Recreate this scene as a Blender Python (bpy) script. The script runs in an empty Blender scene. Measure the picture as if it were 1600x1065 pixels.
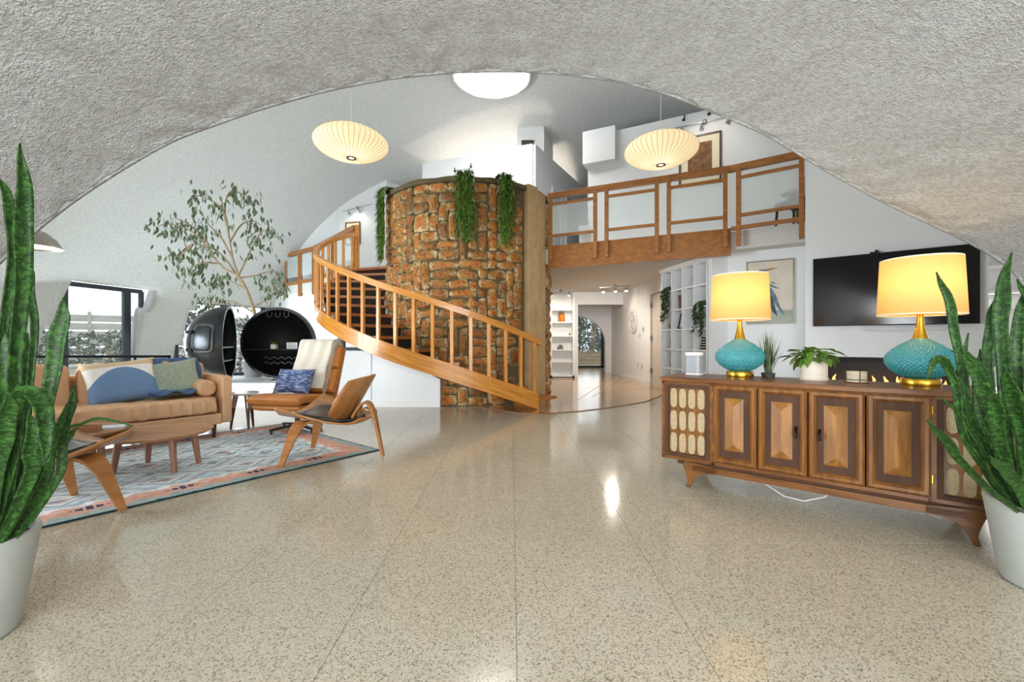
import bpy, bmesh, math, random
from mathutils import Vector, Matrix, noise
random.seed(7)
S = bpy.context.scene
COL = S.collection
PI = math.pi
# ------------------------------------------------------------------ camera, world, light, exposure
FOC = 670.0
cam = bpy.data.objects.new('camera', bpy.data.cameras.new('camera'))
COL.objects.link(cam)
cam.data.sensor_width = 36.0
cam.data.lens = FOC / 1600 * 36
cam.data.clip_start = 0.05
cam.data.clip_end = 300
cam.location = (0, 0, 1.0)
cam.rotation_euler = (PI / 2, 0, 0)
S.camera = cam
w = bpy.data.worlds.new('overcast_sky')
S.world = w
w.use_nodes = True
w.node_tree.nodes['Background'].inputs[0].default_value = (0.86, 0.93, 1.0, 1)
w.node_tree.nodes['Background'].inputs[1].default_value = 1.35
S.view_settings.view_transform = 'Standard'
S.view_settings.look = 'None'
S.view_settings.gamma = 1
S.view_settings.use_curve_mapping = False
S.view_settings.exposure = 0.45
S.cycles.use_denoising = True
S.cycles.max_bounces = 9
S.cycles.diffuse_bounces = 5
S.cycles.glossy_bounces = 4
S.cycles.transmission_bounces = 6
S.cycles.sample_clamp_indirect = 6


def area(name, loc, direction, sx, sy, energy, col=(1, 1, 1), shape='RECTANGLE', spread=PI):
    l = bpy.data.lights.new(name, 'AREA')
    l.shape = shape
    l.size = sx
    l.size_y = sy
    l.energy = energy
    l.color = col
    l.spread = spread
    o = bpy.data.objects.new(name, l)
    COL.objects.link(o)
    o.location = loc
    o.rotation_euler = Vector(direction).to_track_quat('-Z', 'Y').to_euler()
    return o


# daylight at the openings; the rear and left windows are additions
area('added_rear_window_light', (0.2, -3.3, 1.4), (0, 1, 0.30), 4.6, 1.7, 300, (0.94, 0.97, 1.0))  # added for brightness, at an invented window behind the camera
area('skylight_daylight', (-0.35, 8.1, 6.42), (0, 0, -1), 1.35, 1.35, 120, (1, 0.98, 0.95), 'DISK')
area('garden_window_daylight', (-8.6, 8.9, 1.1), (1, -0.12, 0.12), 2.6, 1.7, 80, (0.8, 0.93, 1))
area('added_left_window_light', (-7.0, 3.0, 1.2), (1, 0.22, 0.10), 2.8, 1.7, 270, (0.86, 0.95, 1))  # added to brighten the room, at an invented window off the left edge
area('hall_door_daylight', (2.3, 15.7, 1.15), (0, -1, 0.05), 1.8, 1.7, 9, (0.95, 0.98, 1))
area('side_window_daylight', (6.35, 5.45, 1.05), (-0.75, -0.66, 0.1), 1.5, 0.75, 30, (1, 0.97, 0.92))
area('garden_door_daylight', (-7.3, 11.2, 1.1), (0.9, -0.45, 0.12), 2.0, 1.5, 40, (0.8, 0.93, 1))


def spot(name, loc, target, energy, col=(1, 0.85, 0.62), ang=70, size=0.05):
    l = bpy.data.lights.new(name, 'SPOT')
    l.energy = energy
    l.color = col
    l.spot_size = math.radians(ang)
    l.spot_blend = 0.7
    l.shadow_soft_size = size
    o = bpy.data.objects.new(name, l)
    COL.objects.link(o)
    o.location = loc
    o.rotation_euler = (Vector(target) - Vector(loc)).to_track_quat('-Z', 'Y').to_euler()
    return o


def bulb(name, loc, energy, col=(1, 0.8, 0.5), size=0.05):
    l = bpy.data.lights.new(name, 'POINT')
    l.energy = energy
    l.color = col
    l.shadow_soft_size = size
    o = bpy.data.objects.new(name, l)
    COL.objects.link(o)
    o.location = loc
    return o


# ------------------------------------------------------------------ helpers
def at(px, py, Y):
    return Vector(((px - 800) * Y / FOC, Y, 1 + (532.5 - py) * Y / FOC))


def gnd(px, py):
    return at(px, py, FOC / (py - 532.5))


def lin(h):
    if isinstance(h, str):
        h = h.lstrip('#')
        c = [int(h[i:i + 2], 16) / 255 for i in (0, 2, 4)]
    else:
        c = [x / 255 for x in h]
    return tuple((x / 12.92 if x <= 0.04045 else ((x + 0.055) / 1.055) ** 2.4) for x in c) + (1,)


def newmat(name):
    m = bpy.data.materials.new(name)
    m.use_nodes = True
    nt = m.node_tree
    return m, nt, nt.nodes['Principled BSDF']


def nd(nt, typ, **kw):
    n = nt.nodes.new(typ)
    for k, v in kw.items():
        if k.startswith('_'):
            setattr(n, k[1:], v)
        else:
            n.inputs[k.replace('__', ' ')].default_value = v
    return n


def ramp(nt, src, stops, interp='LINEAR'):
    r = nt.nodes.new('ShaderNodeValToRGB')
    r.color_ramp.interpolation = interp
    e = r.color_ramp.elements
    while len(e) < len(stops):
        e.new(0.5)
    for i, (p, c) in enumerate(stops):
        e[i].position = p
        e[i].color = c
    nt.links.new(src, r.inputs[0])
    return r.outputs[0]


def mat(name, col, rough=0.5, metal=0.0, var=0.12, scale=12.0, bump=0.0, bscale=60.0, coat=0.0, sheen=0.0, emit=0.0, spec=0.5):
    """Principled surface with a little procedural tone variation and relief."""
    m, nt, b = newmat(name)
    c = lin(col)
    tc = nd(nt, 'ShaderNodeTexCoord')
    if var > 0:
        n = nd(nt, 'ShaderNodeTexNoise', Scale=scale, Detail=4.0)
        nt.links.new(tc.outputs['Object'], n.inputs['Vector'])
        lo = tuple(x * (1 - var) for x in c[:3]) + (1,)
        hi = tuple(min(1, x * (1 + var)) for x in c[:3]) + (1,)
        nt.links.new(ramp(nt, n.outputs['Fac'], [(0.3, lo), (0.7, hi)]), b.inputs['Base Color'])
    else:
        b.inputs['Base Color'].default_value = c
    if bump > 0:
        n2 = nd(nt, 'ShaderNodeTexNoise', Scale=bscale, Detail=3.0)
        nt.links.new(tc.outputs['Object'], n2.inputs['Vector'])
        bp = nd(nt, 'ShaderNodeBump', Strength=bump, Distance=0.02)
        nt.links.new(n2.outputs['Fac'], bp.inputs['Height'])
        nt.links.new(bp.outputs['Normal'], b.inputs['Normal'])
    b.inputs['Roughness'].default_value = rough
    b.inputs['Metallic'].default_value = metal
    b.inputs['Coat Weight'].default_value = coat
    b.inputs['Sheen Weight'].default_value = sheen
    b.inputs['Specular IOR Level'].default_value = spec
    if emit > 0:
        b.inputs['Emission Color'].default_value = c
        b.inputs['Emission Strength'].default_value = emit
    return m


def wood(name, c1, c2, axis=0, scale=3.0, rough=0.4, coat=0.15, stretch=9.0):
    """Grain streaks running along one local axis."""
    m, nt, b = newmat(name)
    tc = nd(nt, 'ShaderNodeTexCoord')
    mp = nd(nt, 'ShaderNodeMapping')
    s = [stretch * scale] * 3
    s[axis] = scale
    mp.inputs['Scale'].default_value = s
    oi = nd(nt, 'ShaderNodeObjectInfo')
    ad = nd(nt, 'ShaderNodeVectorMath', _operation='ADD')
    mu = nd(nt, 'ShaderNodeVectorMath', _operation='SCALE')
    mu.inputs['Scale'].default_value = 7.0
    cmb = nd(nt, 'ShaderNodeCombineXYZ')
    for i in range(3):
        nt.links.new(oi.outputs['Random'], cmb.inputs[i])
    nt.links.new(cmb.outputs[0], mu.inputs[0])
    nt.links.new(tc.outputs['Object'], mp.inputs['Vector'])
    nt.links.new(mp.outputs[0], ad.inputs[0])
    nt.links.new(mu.outputs[0], ad.inputs[1])
    n = nd(nt, 'ShaderNodeTexNoise', Scale=1.0, Detail=6.0, Roughness=0.6, Distortion=0.6)
    nt.links.new(ad.outputs[0], n.inputs['Vector'])
    a, c = lin(c1), lin(c2)
    mid = tuple((a[i] + c[i]) / 2 for i in range(3)) + (1,)
    nt.links.new(ramp(nt, n.outputs['Fac'], [(0.28, a), (0.5, mid), (0.72, c)]), b.inputs['Base Color'])
    bp = nd(nt, 'ShaderNodeBump', Strength=0.12, Distance=0.005)
    nt.links.new(n.outputs['Fac'], bp.inputs['Height'])
    nt.links.new(bp.outputs['Normal'], b.inputs['Normal'])
    b.inputs['Roughness'].default_value = rough
    b.inputs['Coat Weight'].default_value = coat
    b.inputs['Coat Roughness'].default_value = 0.25
    return m


def glassmat(name, col=(1, 1, 1, 1), alpha=0.12, rough=0.02):
    m, nt, b = newmat(name)
    out = nt.nodes['Material Output']
    tr = nd(nt, 'ShaderNodeBsdfTransparent')
    tr.inputs[0].default_value = col
    mx = nd(nt, 'ShaderNodeMixShader')
    mx.inputs[0].default_value = alpha
    b.inputs['Base Color'].default_value = col
    b.inputs['Roughness'].default_value = rough
    nt.links.new(tr.outputs[0], mx.inputs[1])
    nt.links.new(b.outputs[0], mx.inputs[2])
    nt.links.new(mx.outputs[0], out.inputs[0])
    return m


class MB:
    def __init__(s):
        s.v, s.f, s.uv = [], [], None

    def add(s, vs, fs):
        o = len(s.v)
        s.v += [tuple(p) for p in vs]
        s.f += [tuple(i + o for i in f) for f in fs]
        return s

    def box(s, cx, cy, cz, sx, sy, sz, M=None):
        vs = [Vector((x * sx / 2, y * sy / 2, z * sz / 2)) for z in (-1, 1) for y in (-1, 1) for x in (-1, 1)]
        if M is not None:
            vs = [M @ p for p in vs]
        vs = [p + Vector((cx, cy, cz)) for p in vs]
        return s.add(vs, [(0, 2, 3, 1), (4, 5, 7, 6), (0, 1, 5, 4), (2, 6, 7, 3), (0, 4, 6, 2), (1, 3, 7, 5)])

    def bb(s, x0, x1, y0, y1, z0, z1):
        return s.box((x0 + x1) / 2, (y0 + y1) / 2, (z0 + z1) / 2, x1 - x0, y1 - y0, z1 - z0)

    def beam(s, p, q, wd, ht, up=(0, 0, 1)):
        p, q = Vector(p), Vector(q)
        d = (q - p)
        L = d.length
        d.normalize()
        side = d.cross(Vector(up))
        if side.length < 1e-4:
            side = d.cross(Vector((1, 0, 0)))
        side.normalize()
        u = side.cross(d)
        M = Matrix((d, side, u)).transposed()
        c = (p + q) / 2
        return s.box(c.x, c.y, c.z, L, wd, ht, M)

    def grid(s, rows, cu=False, cv=False):
        n, m = len(rows), len(rows[0])
        vs = [p for r in rows for p in r]
        fs = []
        for i in range(n if cv else n - 1):
            for j in range(m if cu else m - 1):
                a, b_ = i * m + j, i * m + (j + 1) % m
                c, d = ((i + 1) % n) * m + (j + 1) % m, ((i + 1) % n) * m + j
                fs.append((a, b_, c, d))
        return s.add(vs, fs)

    def tube(s, pts, r, n=8, caps=True):
        pts = [Vector(p) for p in pts]
        rr = r if isinstance(r, (list, tuple)) else [r] * len(pts)
        rows = []
        up = Vector((0.13, 0.31, 0.94)).normalized()
        for i, p in enumerate(pts):
            d = (pts[min(i + 1, len(pts) - 1)] - pts[max(i - 1, 0)]).normalized()
            a = d.cross(up)
            if a.length < 1e-3:
                a = d.cross(Vector((1, 0, 0)))
            a.normalize()
            b_ = a.cross(d)
            rows.append([p + (a * math.cos(2 * PI * k / n) + b_ * math.sin(2 * PI * k / n)) * rr[i] for k in range(n)])
        o = len(s.v)
        s.grid(rows, cu=True)
        if caps:
            s.f.append(tuple(o + k for k in range(n))[::-1])
            e = o + (len(rows) - 1) * n
            s.f.append(tuple(e + k for k in range(n)))
        return s

    def cyl(s, x, y, z0, z1, r0, r1=None, n=20):
        return s.tube([(x, y, z0), (x, y, z1)], [r0, r0 if r1 is None else r1], n)

    def lathe(s, prof, n=32, c=(0, 0, 0), closed=False):
        rows = [[Vector((c[0] + r * math.cos(2 * PI * k / n), c[1] + r * math.sin(2 * PI * k / n), c[2] + z)) for k in range(n)] for r, z in prof]
        return s.grid(rows, cu=True, cv=closed)

    def prism(s, poly, z0, z1):
        n = len(poly)
        vs = [(x, y, z0) for x, y in poly] + [(x, y, z1) for x, y in poly]
        fs = [tuple(range(n))[::-1], tuple(range(n, 2 * n))] + [(i, (i + 1) % n, n + (i + 1) % n, n + i) for i in range(n)]
        return s.add(vs, fs)

    def sphere(s, c, r, n=12, m=8, sq=(1, 1, 1)):
        rows = []
        for i in range(m + 1):
            a = -PI / 2 + PI * i / m
            rows.append([Vector((c[0] + r * sq[0] * math.cos(a) * math.cos(2 * PI * k / n), c[1] + r * sq[1] * math.cos(a) * math.sin(2 * PI * k / n), c[2] + r * sq[2] * math.sin(a))) for k in range(n)])
        return s.grid(rows, cu=True)

    def xf(s, M):
        s.v = [tuple(M @ Vector(p)) for p in s.v]
        return s

    def build(s, name, m, parent=None, smooth=False, bevel=0.0, seg=2, solid=0.0, subdiv=0, kind=None, label=None, ang=40, clean=False):
        me = bpy.data.meshes.new(name)
        me.from_pydata(s.v, [], s.f)
        me.validate()
        bm = bmesh.new()
        bm.from_mesh(me)
        if clean:
            bmesh.ops.remove_doubles(bm, verts=bm.verts, dist=1e-5)
        bmesh.ops.recalc_face_normals(bm, faces=bm.faces)
        bm.to_mesh(me)
        bm.free()
        if s.uv:
            ul = me.uv_layers.new(name='UVMap')
            for lp in me.loops:
                ul.data[lp.index].uv = s.uv[lp.vertex_index]
        me.materials.append(m)
        if smooth:
            me.polygons.foreach_set('use_smooth', [True] * len(me.polygons))
            me.set_sharp_from_angle(angle=math.radians(ang))
        o = bpy.data.objects.new(name, me)
        COL.objects.link(o)
        if parent is not None:
            o.parent = parent
        if solid:
            md = o.modifiers.new('thickness', 'SOLIDIFY')
            md.thickness = solid
            md.offset = 0
        if bevel:
            md = o.modifiers.new('edge', 'BEVEL')
            md.width = bevel
            md.segments = seg
            md.limit_method = 'ANGLE'
            md.angle_limit = math.radians(40)
            if smooth is False:
                pass
        if subdiv:
            md = o.modifiers.new('soft', 'SUBSURF')
            md.levels = subdiv
            md.render_levels = subdiv
        if kind:
            o['kind'] = kind
        if label:
            o['label'] = label
        return o


def thing(name, label, cat, loc=(0, 0, 0), rotz=0.0, group=None):
    o = bpy.data.objects.new(name, None)
    o.empty_display_size = 0.1
    COL.objects.link(o)
    o.location = loc
    o.rotation_euler = (0, 0, rotz)
    o['label'] = label
    o['category'] = cat
    if group:
        o['group'] = group
    return o


def tag(o, label, cat, group=None):
    o['label'] = label
    o['category'] = cat
    if group:
        o['group'] = group
    return o


def struct(o, label=None):
    o['kind'] = 'structure'
    if label:
        o['label'] = label
    return o


def sempty(name, label=None, loc=(0, 0, 0), rotz=0):
    o = bpy.data.objects.new(name, None)
    COL.objects.link(o)
    o.location = loc
    o.rotation_euler = (0, 0, rotz)
    return struct(o, label)


def dup(root, loc=None, rotz=None, label=None):
    r = root.copy()
    COL.objects.link(r)
    if loc is not None:
        r.location = loc
    if rotz is not None:
        r.rotation_euler = (0, 0, rotz)
    if label:
        r['label'] = label
    for ch in list(root.children):
        c = ch.copy()
        COL.objects.link(c)
        c.parent = r
        for g in list(ch.children):
            d = g.copy()
            COL.objects.link(d)
            d.parent = c
    return r


def tab(x, T):
    if x <= T[0][0]:
        return T[0][1]
    for (a, p), (b_, q) in zip(T, T[1:]):
        if x <= b_:
            t = (x - a) / (b_ - a)
            return p + (q - p) * t
    return T[-1][1]


def pillow_mb(wd, ht, th, n=14, pinch=0.10, sag=0.0):
    """Soft square cushion in the local XZ plane, thickness along Y."""
    mb = MB()
    for sgn in (1, -1):
        rows = []
        for i in range(n + 1):
            v = -1 + 2 * i / n
            row = []
            for j in range(n + 1):
                u = -1 + 2 * j / n
                t = (max(0, 1 - u ** 4) * max(0, 1 - v ** 4)) ** 0.45
                x = u * (1 - pinch * (1 - v * v) * abs(u) ** 3) * wd / 2
                z = v * (1 - pinch * (1 - u * u) * abs(v) ** 3) * ht / 2
                row.append(Vector((x, sgn * t * th / 2, z)))
            rows.append(row)
        mb.grid(rows)
    return mb


def softbox(sx, sy, sz, n=10, p=6.0, puff=0.0):
    """Rounded upholstery block centred on the origin (superellipsoid-like)."""
    mb = MB()
    m = 4 * n
    rows = []
    for i in range(n + 1):
        a = -PI / 2 + PI * i / n
        ca, sa = math.cos(a), math.sin(a)
        e = 2.0 / p
        row = []
        for k in range(m):
            t = 2 * PI * (k + 0.5) / m
            c, s_ = math.cos(t), math.sin(t)
            f = lambda q: math.copysign(abs(q) ** e, q)
            row.append(Vector((sx / 2 * f(ca) * f(c), sy / 2 * f(ca) * f(s_), sz / 2 * f(sa))))
        rows.append(row)
    mb.grid(rows, cu=True)
    return mb


U = Vector((0.622, 0.783, 0))
V = Vector((-0.783, 0.622, 0))
ROT_U = math.atan2(0.783, 0.622)
# ------------------------------------------------------------------ shared materials
def plaster(name, c1, c2, scale=38.0, bump=0.6, fine=140.0):
    m, nt, b = newmat(name)
    tc = nd(nt, 'ShaderNodeTexCoord')
    n = nd(nt, 'ShaderNodeTexNoise', Scale=scale, Detail=5.0, Roughness=0.65)
    n2 = nd(nt, 'ShaderNodeTexNoise', Scale=fine, Detail=3.0, Roughness=0.6)
    nt.links.new(tc.outputs['Object'], n.inputs['Vector'])
    nt.links.new(tc.outputs['Object'], n2.inputs['Vector'])
    nt.links.new(ramp(nt, n.outputs['Fac'], [(0.3, lin(c1)), (0.62, lin(c2))]), b.inputs['Base Color'])
    mx = nd(nt, 'ShaderNodeMath', _operation='ADD')
    nt.links.new(n.outputs['Fac'], mx.inputs[0])
    nt.links.new(n2.outputs['Fac'], mx.inputs[1])
    bp = nd(nt, 'ShaderNodeBump', Strength=bump, Distance=0.035)
    nt.links.new(mx.outputs[0], bp.inputs['Height'])
    nt.links.new(bp.outputs['Normal'], b.inputs['Normal'])
    b.inputs['Roughness'].default_value = 0.95
    b.inputs['Specular IOR Level'].default_value = 0.15
    return m


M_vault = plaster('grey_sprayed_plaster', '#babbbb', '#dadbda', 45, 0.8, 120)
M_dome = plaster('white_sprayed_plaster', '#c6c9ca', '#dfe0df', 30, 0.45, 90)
M_white = mat('white_wall_paint', '#eceef0', 0.75, var=0.015, scale=3, bump=0.03, bscale=200)
M_hallceil = plaster('hall_ceiling_plaster', '#cfcdc9', '#e3e1dd', 60, 0.4, 150)
M_trim = mat('white_trim_paint', '#efefee', 0.45, var=0.01)
M_black = mat('black_metal', '#17181a', 0.45, 0.1, var=0.1)
M_dark = mat('dark_window_frame', '#33383d', 0.4, 0.4, var=0.05)
M_glass = glassmat('clear_glass', (0.97, 1, 1, 1), 0.07, 0.01)
M_oak = wood('golden_oak', '#b06a24', '#dc9a48', 0, 4.0, 0.35, 0.2, 7)
M_oakz = wood('golden_oak_upright', '#bb7428', '#e0a052', 2, 4.0, 0.35, 0.2, 7)
M_tread = wood('stair_oak', '#8a4c1c', '#b87434', 0, 4.0, 0.4, 0.15, 6)
M_fascia = wood('brown_oak_fascia', '#7f4a18', '#b0712c', 0, 2.2, 0.4, 0.15, 9)
M_rail = wood('balcony_oak', '#8a5320', '#b5783a', 0, 3.0, 0.4, 0.15, 9)
M_walnut = wood('walnut', '#4f2c0e', '#8a5725', 0, 2.5, 0.38, 0.12, 8)
M_walnutz = wood('walnut_upright', '#57310f', '#936028', 2, 3.2, 0.38, 0.12, 9)
M_walnutd = wood('dark_walnut', '#3a200d', '#553317', 2, 3.0, 0.7, 0.0, 8)
M_brass = mat('brushed_brass', '#e6b63f', 0.24, 1.0, var=0.06, scale=40)
M_leather = mat('tan_leather', '#d2a67c', 0.5, var=0.1, scale=7, bump=0.25, bscale=14)
M_leatherb = mat('cognac_leather', '#b5702f', 0.42, var=0.12, scale=6, bump=0.15, bscale=25)
M_soil = mat('potting_soil', '#2a1d14', 0.95, var=0.4, scale=40, bump=0.6)
M_stem = mat('green_stem', '#5b7a35', 0.6)
M_bark = mat('pale_bark', '#a08d70', 0.8, var=0.2, scale=20, bump=0.3)

# ------------------------------------------------------------------ floor: terrazzo tiles
def terrazzo():
    m, nt, b = newmat('terrazzo')
    g = nd(nt, 'ShaderNodeNewGeometry')
    v1 = nd(nt, 'ShaderNodeTexVoronoi', Scale=210.0)
    v2 = nd(nt, 'ShaderNodeTexNoise', Scale=300.0, Detail=2.0)
    big = nd(nt, 'ShaderNodeTexNoise', Scale=0.9, Detail=3.0)
    for n in (v1, v2, big):
        nt.links.new(g.outputs['Position'], n.inputs['Vector'])
    sep = nd(nt, 'ShaderNodeSeparateColor')
    nt.links.new(v1.outputs['Color'], sep.inputs[0])
    base = ramp(nt, sep.outputs[0], [(0.0, lin('#837b6b')), (0.12, lin('#9f9682')), (0.24, lin('#c1b7a2')), (0.55, lin('#cbc2ad')), (0.85, lin('#d7cfbd')), (1.0, lin('#b2a995'))], 'LINEAR')
    spk = ramp(nt, v2.outputs['Fac'], [(0.30, (0.42, 0.39, 0.34, 1)), (0.40, (1, 1, 1, 1))])
    mx = nd(nt, 'ShaderNodeMix', _data_type='RGBA', _blend_type='MULTIPLY')
    mx.inputs[0].default_value = 1.0
    nt.links.new(base, mx.inputs[6])
    nt.links.new(spk, mx.inputs[7])
    tint = ramp(nt, big.outputs['Fac'], [(0.3, (0.93, 0.93, 0.92, 1)), (0.7, (1.03, 1.02, 1.0, 1))])
    oi = nd(nt, 'ShaderNodeObjectInfo')
    t2 = ramp(nt, oi.outputs['Random'], [(0.0, (0.965, 0.965, 0.965, 1)), (1.0, (1, 1, 1, 1))])
    m2 = nd(nt, 'ShaderNodeMix', _data_type='RGBA', _blend_type='MULTIPLY')
    m2.inputs[0].default_value = 1.0
    nt.links.new(mx.outputs[2], m2.inputs[6])
    nt.links.new(tint, m2.inputs[7])
    m3 = nd(nt, 'ShaderNodeMix', _data_type='RGBA', _blend_type='MULTIPLY')
    m3.inputs[0].default_value = 1.0
    nt.links.new(m2.outputs[2], m3.inputs[6])
    nt.links.new(t2, m3.inputs[7])
    nt.links.new(m3.outputs[2], b.inputs['Base Color'])
    rr = ramp(nt, big.outputs['Fac'], [(0.3, (0.09, 0.09, 0.09, 1)), (0.7, (0.16, 0.16, 0.16, 1))])
    nt.links.new(rr, b.inputs['Roughness'])
    b.inputs['Specular IOR Level'].default_value = 0.55
    return m


M_terr = terrazzo()
M_grout = mat('grey_grout', '#bdb4a0', 0.7, var=0.1)
floor = sempty('floor', 'beige speckled terrazzo floor laid in large square tiles')
MB().bb(-10.5, 8, -4, 18, -0.06, -0.004).build('subfloor', M_grout, floor)
TS = 0.6
tile_me = None
TX0, TX1, TY0, TY1 = -12, 8, 1, 14        # tile index range built one by one
tmb = MB().bb(-TS / 2 + 0.001, TS / 2 - 0.001, -TS / 2 + 0.001, TS / 2 - 0.001, -0.004, 0)
t0 = tmb.build('tile', M_terr, floor, bevel=0.0006, seg=1)
first = True
rest = MB()
for iy in range(-6, 30):
    for ix in range(-17, 13):
        cx, cy = 0.015 + (ix + 0.5) * TS, 1.523 + (iy - 1.5) * TS
        near = 0.6 < cy < 6.6 and abs(cx) < 1.22 * cy + 0.45 and ix >= -9
        if near:
            if first:
                t0.location = (cx, cy, 0)
                first = False
            else:
                c = t0.copy()
                COL.objects.link(c)
                c.location = (cx, cy, 0)
        else:
            rest.bb(cx - TS / 2 + 0.0013, cx + TS / 2 - 0.0013, cy - TS / 2 + 0.0013, cy + TS / 2 - 0.0013, -0.004, 0)
rest.build('tiles_beyond', M_terr, floor, kind='stuff')

# hall floor: honey-coloured polished wood, curved front edge
hall_edge = [(-1.0, 6.9), (0.1, 5.95), (0.43, 5.86), (0.95, 6.08), (1.55, 6.48), (2.2, 7.05), (2.66, 7.72), (2.9, 8.2)]
M_hallfloor = wood('honey_wood_floor', '#b98a52', '#d1a873', 1, 1.2, 0.12, 0.5, 6)
hf = sempty('floor_hall', 'polished honey coloured hall floor with a curved edge')
MB().prism(hall_edge + [(3.3, 8.2), (3.3, 16.2), (-1.0, 16.2)], -0.002, 0.006).build('boards', M_hallfloor, hf)
strip = MB()
rows = []
for i, (x, y) in enumerate(hall_edge):
    rows.append([(x, y - 0.012, 0.0), (x, y - 0.012, 0.009), (x, y + 0.012, 0.009), (x, y + 0.012, 0.0)])
strip.grid(rows)
strip.build('edge_strip', mat('brown_edge_strip', '#8a6236', 0.4), hf)
js = MB()
for k in range(6):
    js.beam((1.1 + 0.32 * k, 7.2 + 0.4 * k, 0.0062), (3.2, 13.0 - 0.9 * k, 0.0062), 0.012, 0.001)
js.beam((0.4, 9.3, 0.0062), (3.2, 8.6, 0.0062), 0.012, 0.001)
js.beam((0.4, 11.0, 0.0062), (3.2, 10.4, 0.0062), 0.012, 0.001)
js.build('joint', mat('joint_filler', '#a57a48', 0.5), hf)

# ------------------------------------------------------------------ near vault with its arch lip
ARCH_PX = [(0, 402), (55, 354), (110, 311), (185, 262), (265, 216), (330, 193), (400, 168), (500, 140), (600, 120), (700, 110), (780, 107), (870, 111), (950, 121), (1030, 139),
           (1100, 165), (1200, 207), (1300, 268), (1400, 322), (1500, 368), (1550, 394), (1600, 430)]
arch = []
for px, py in ARCH_PX:
    Y = 2.31 / (1 - 0.1186 * (px - 800) / FOC)
    p = at(px, py, Y)
    arch.append((p.x, p.z))
arch = [(-3.20, 0.0), (-3.10, 0.5), (-2.80, 1.0)] + arch + [(3.40, 1.0), (3.52, 0.5), (3.56, 0.0)]
# resample finely and roughen
fine = []
for (a, b_), (c, d) in zip(arch, arch[1:]):
    L = math.hypot(c - a, d - b_)
    k = max(1, int(L / 0.025))
    for i in range(k):
        fine.append((a + (c - a) * i / k, b_ + (d - b_) * i / k))
fine.append(arch[-1])
# smooth the polyline corners
for _ in range(14):
    fine = [fine[0]] + [((fine[i - 1][0] + 2 * fine[i][0] + fine[i + 1][0]) / 4, (fine[i - 1][1] + 2 * fine[i][1] + fine[i + 1][1]) / 4) for i in range(1, len(fine) - 1)] + [fine[-1]]


def arch_y(x):
    return 2.31 + 0.1186 * x


def rough3(p, amp, sc):
    return noise.noise(Vector(p) * sc) * amp


rows = []
NV = 46
for k in range(NV + 1):
    t = k / NV
    t = t ** 1.6
    row = []
    for x, z in fine:
        g = 1 + 0.10 * t
        y = arch_y(x) * (1 - t) + (-3.6) * t
        zz = z * (1 + 0.13 * t)
        xx = x * g
        a = 0.012
        row.append(Vector((xx + rough3((xx, y, zz), a, 14), y + (rough3((xx * 1.3, 4, zz), 0.012, 17) if k == 0 else 0), max(0, zz + (rough3((xx + 9, y, zz), a, 14) + rough3((xx, y + 3, zz), 0.008, 45) if z > 0 else 0)))))
    rows.append(row)
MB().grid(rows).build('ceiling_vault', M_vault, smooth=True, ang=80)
bpy.data.objects['ceiling_vault']['kind'] = 'structure'
bpy.data.objects['ceiling_vault']['label'] = 'grey sprayed plaster vault with a wide arched opening'
backrow = rows[-1]

# end wall behind the camera, with a wide window added for brightness
bw = MB()
bx0, bx1 = -3.3, 4.1
bw.bb(bx0, -2.3, -3.75, -3.6, 0, 3.0)
bw.bb(2.9, bx1, -3.75, -3.6, 0, 3.0)
bw.bb(-2.3, 2.9, -3.75, -3.6, 0, 0.4)
bw.bb(-2.3, 2.9, -3.75, -3.6, 2.3, 3.0)
struct(bw.build('wall_rear', M_white))
wr = sempty('window_rear_added', 'wide added window behind the entry vault, out of view')
for x in (-2.3, -0.57, 1.17, 2.9):
    MB().bb(x - 0.03, x + 0.03, -3.72, -3.64, 0.4, 2.3).build('mullion', M_dark, wr)
MB().bb(-2.3, 2.9, -3.69, -3.68, 0.4, 2.3).build('pane', M_glass, wr)

# ------------------------------------------------------------------ big dome
DC = Vector((-0.38, 8.1, 0))
DR, DA = 9.0, 6.1


def dome_z(x, y):
    d = math.hypot(x - DC.x, y - DC.y)
    return DA * math.sqrt(max(0, 1 - (d / DR) ** 2))


def dome_theta(px, z=1.2):
    """angle around the dome centre at which the sight line of pixel column px meets the shell at height z"""
    d = Vector(((px - 800) / FOC, 1, 0)).normalized()
    r = DR * math.sqrt(1 - (z / DA) ** 2)
    b_ = d.dot(DC)
    t = b_ + math.sqrt(b_ * b_ - DC.length_squared + r * r)
    p = d * t - DC
    return math.atan2(p.y, p.x)


NT, NA = 360, 62
amax = math.acos(0.72 / DR)
W1a, W1b = dome_theta(78), dome_theta(216)
W2a, W2b = dome_theta(286), dome_theta(455)


def in_open(th, z):
    if th < 0:
        th += 2 * PI
    if z > 2.32:
        return False
    zt = 2.06 + 0.10 * (th - min(W1a, W1b)) / abs(W1a - W1b)
    lo1, hi1 = min(W1a, W1b), max(W1a, W1b)
    if lo1 + 0.012 * (1.2 - z) < th < hi1 + 0.035 * max(0, (1.5 - z)) and z < 2.18 - 0.9 * max(0, th - hi1 + 0.03):
        return True
    lo2, hi2 = min(W2a, W2b), max(W2a, W2b)
    if lo2 < th < hi2 + 0.02 * (1.2 - z) and z < 2.02:
        return True
    if math.radians(205) < th < math.radians(226) and z < 2.1:  # opening of the added left window
        return True
    # hall door and side window
    if math.radians(54) < th < math.radians(76) and z < 2.2:
        return True
    if math.radians(330) < th < math.radians(352) and 0.5 < z < 2.1:
        return True
    return False


grid_v = {}
mb = MB()


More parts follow.
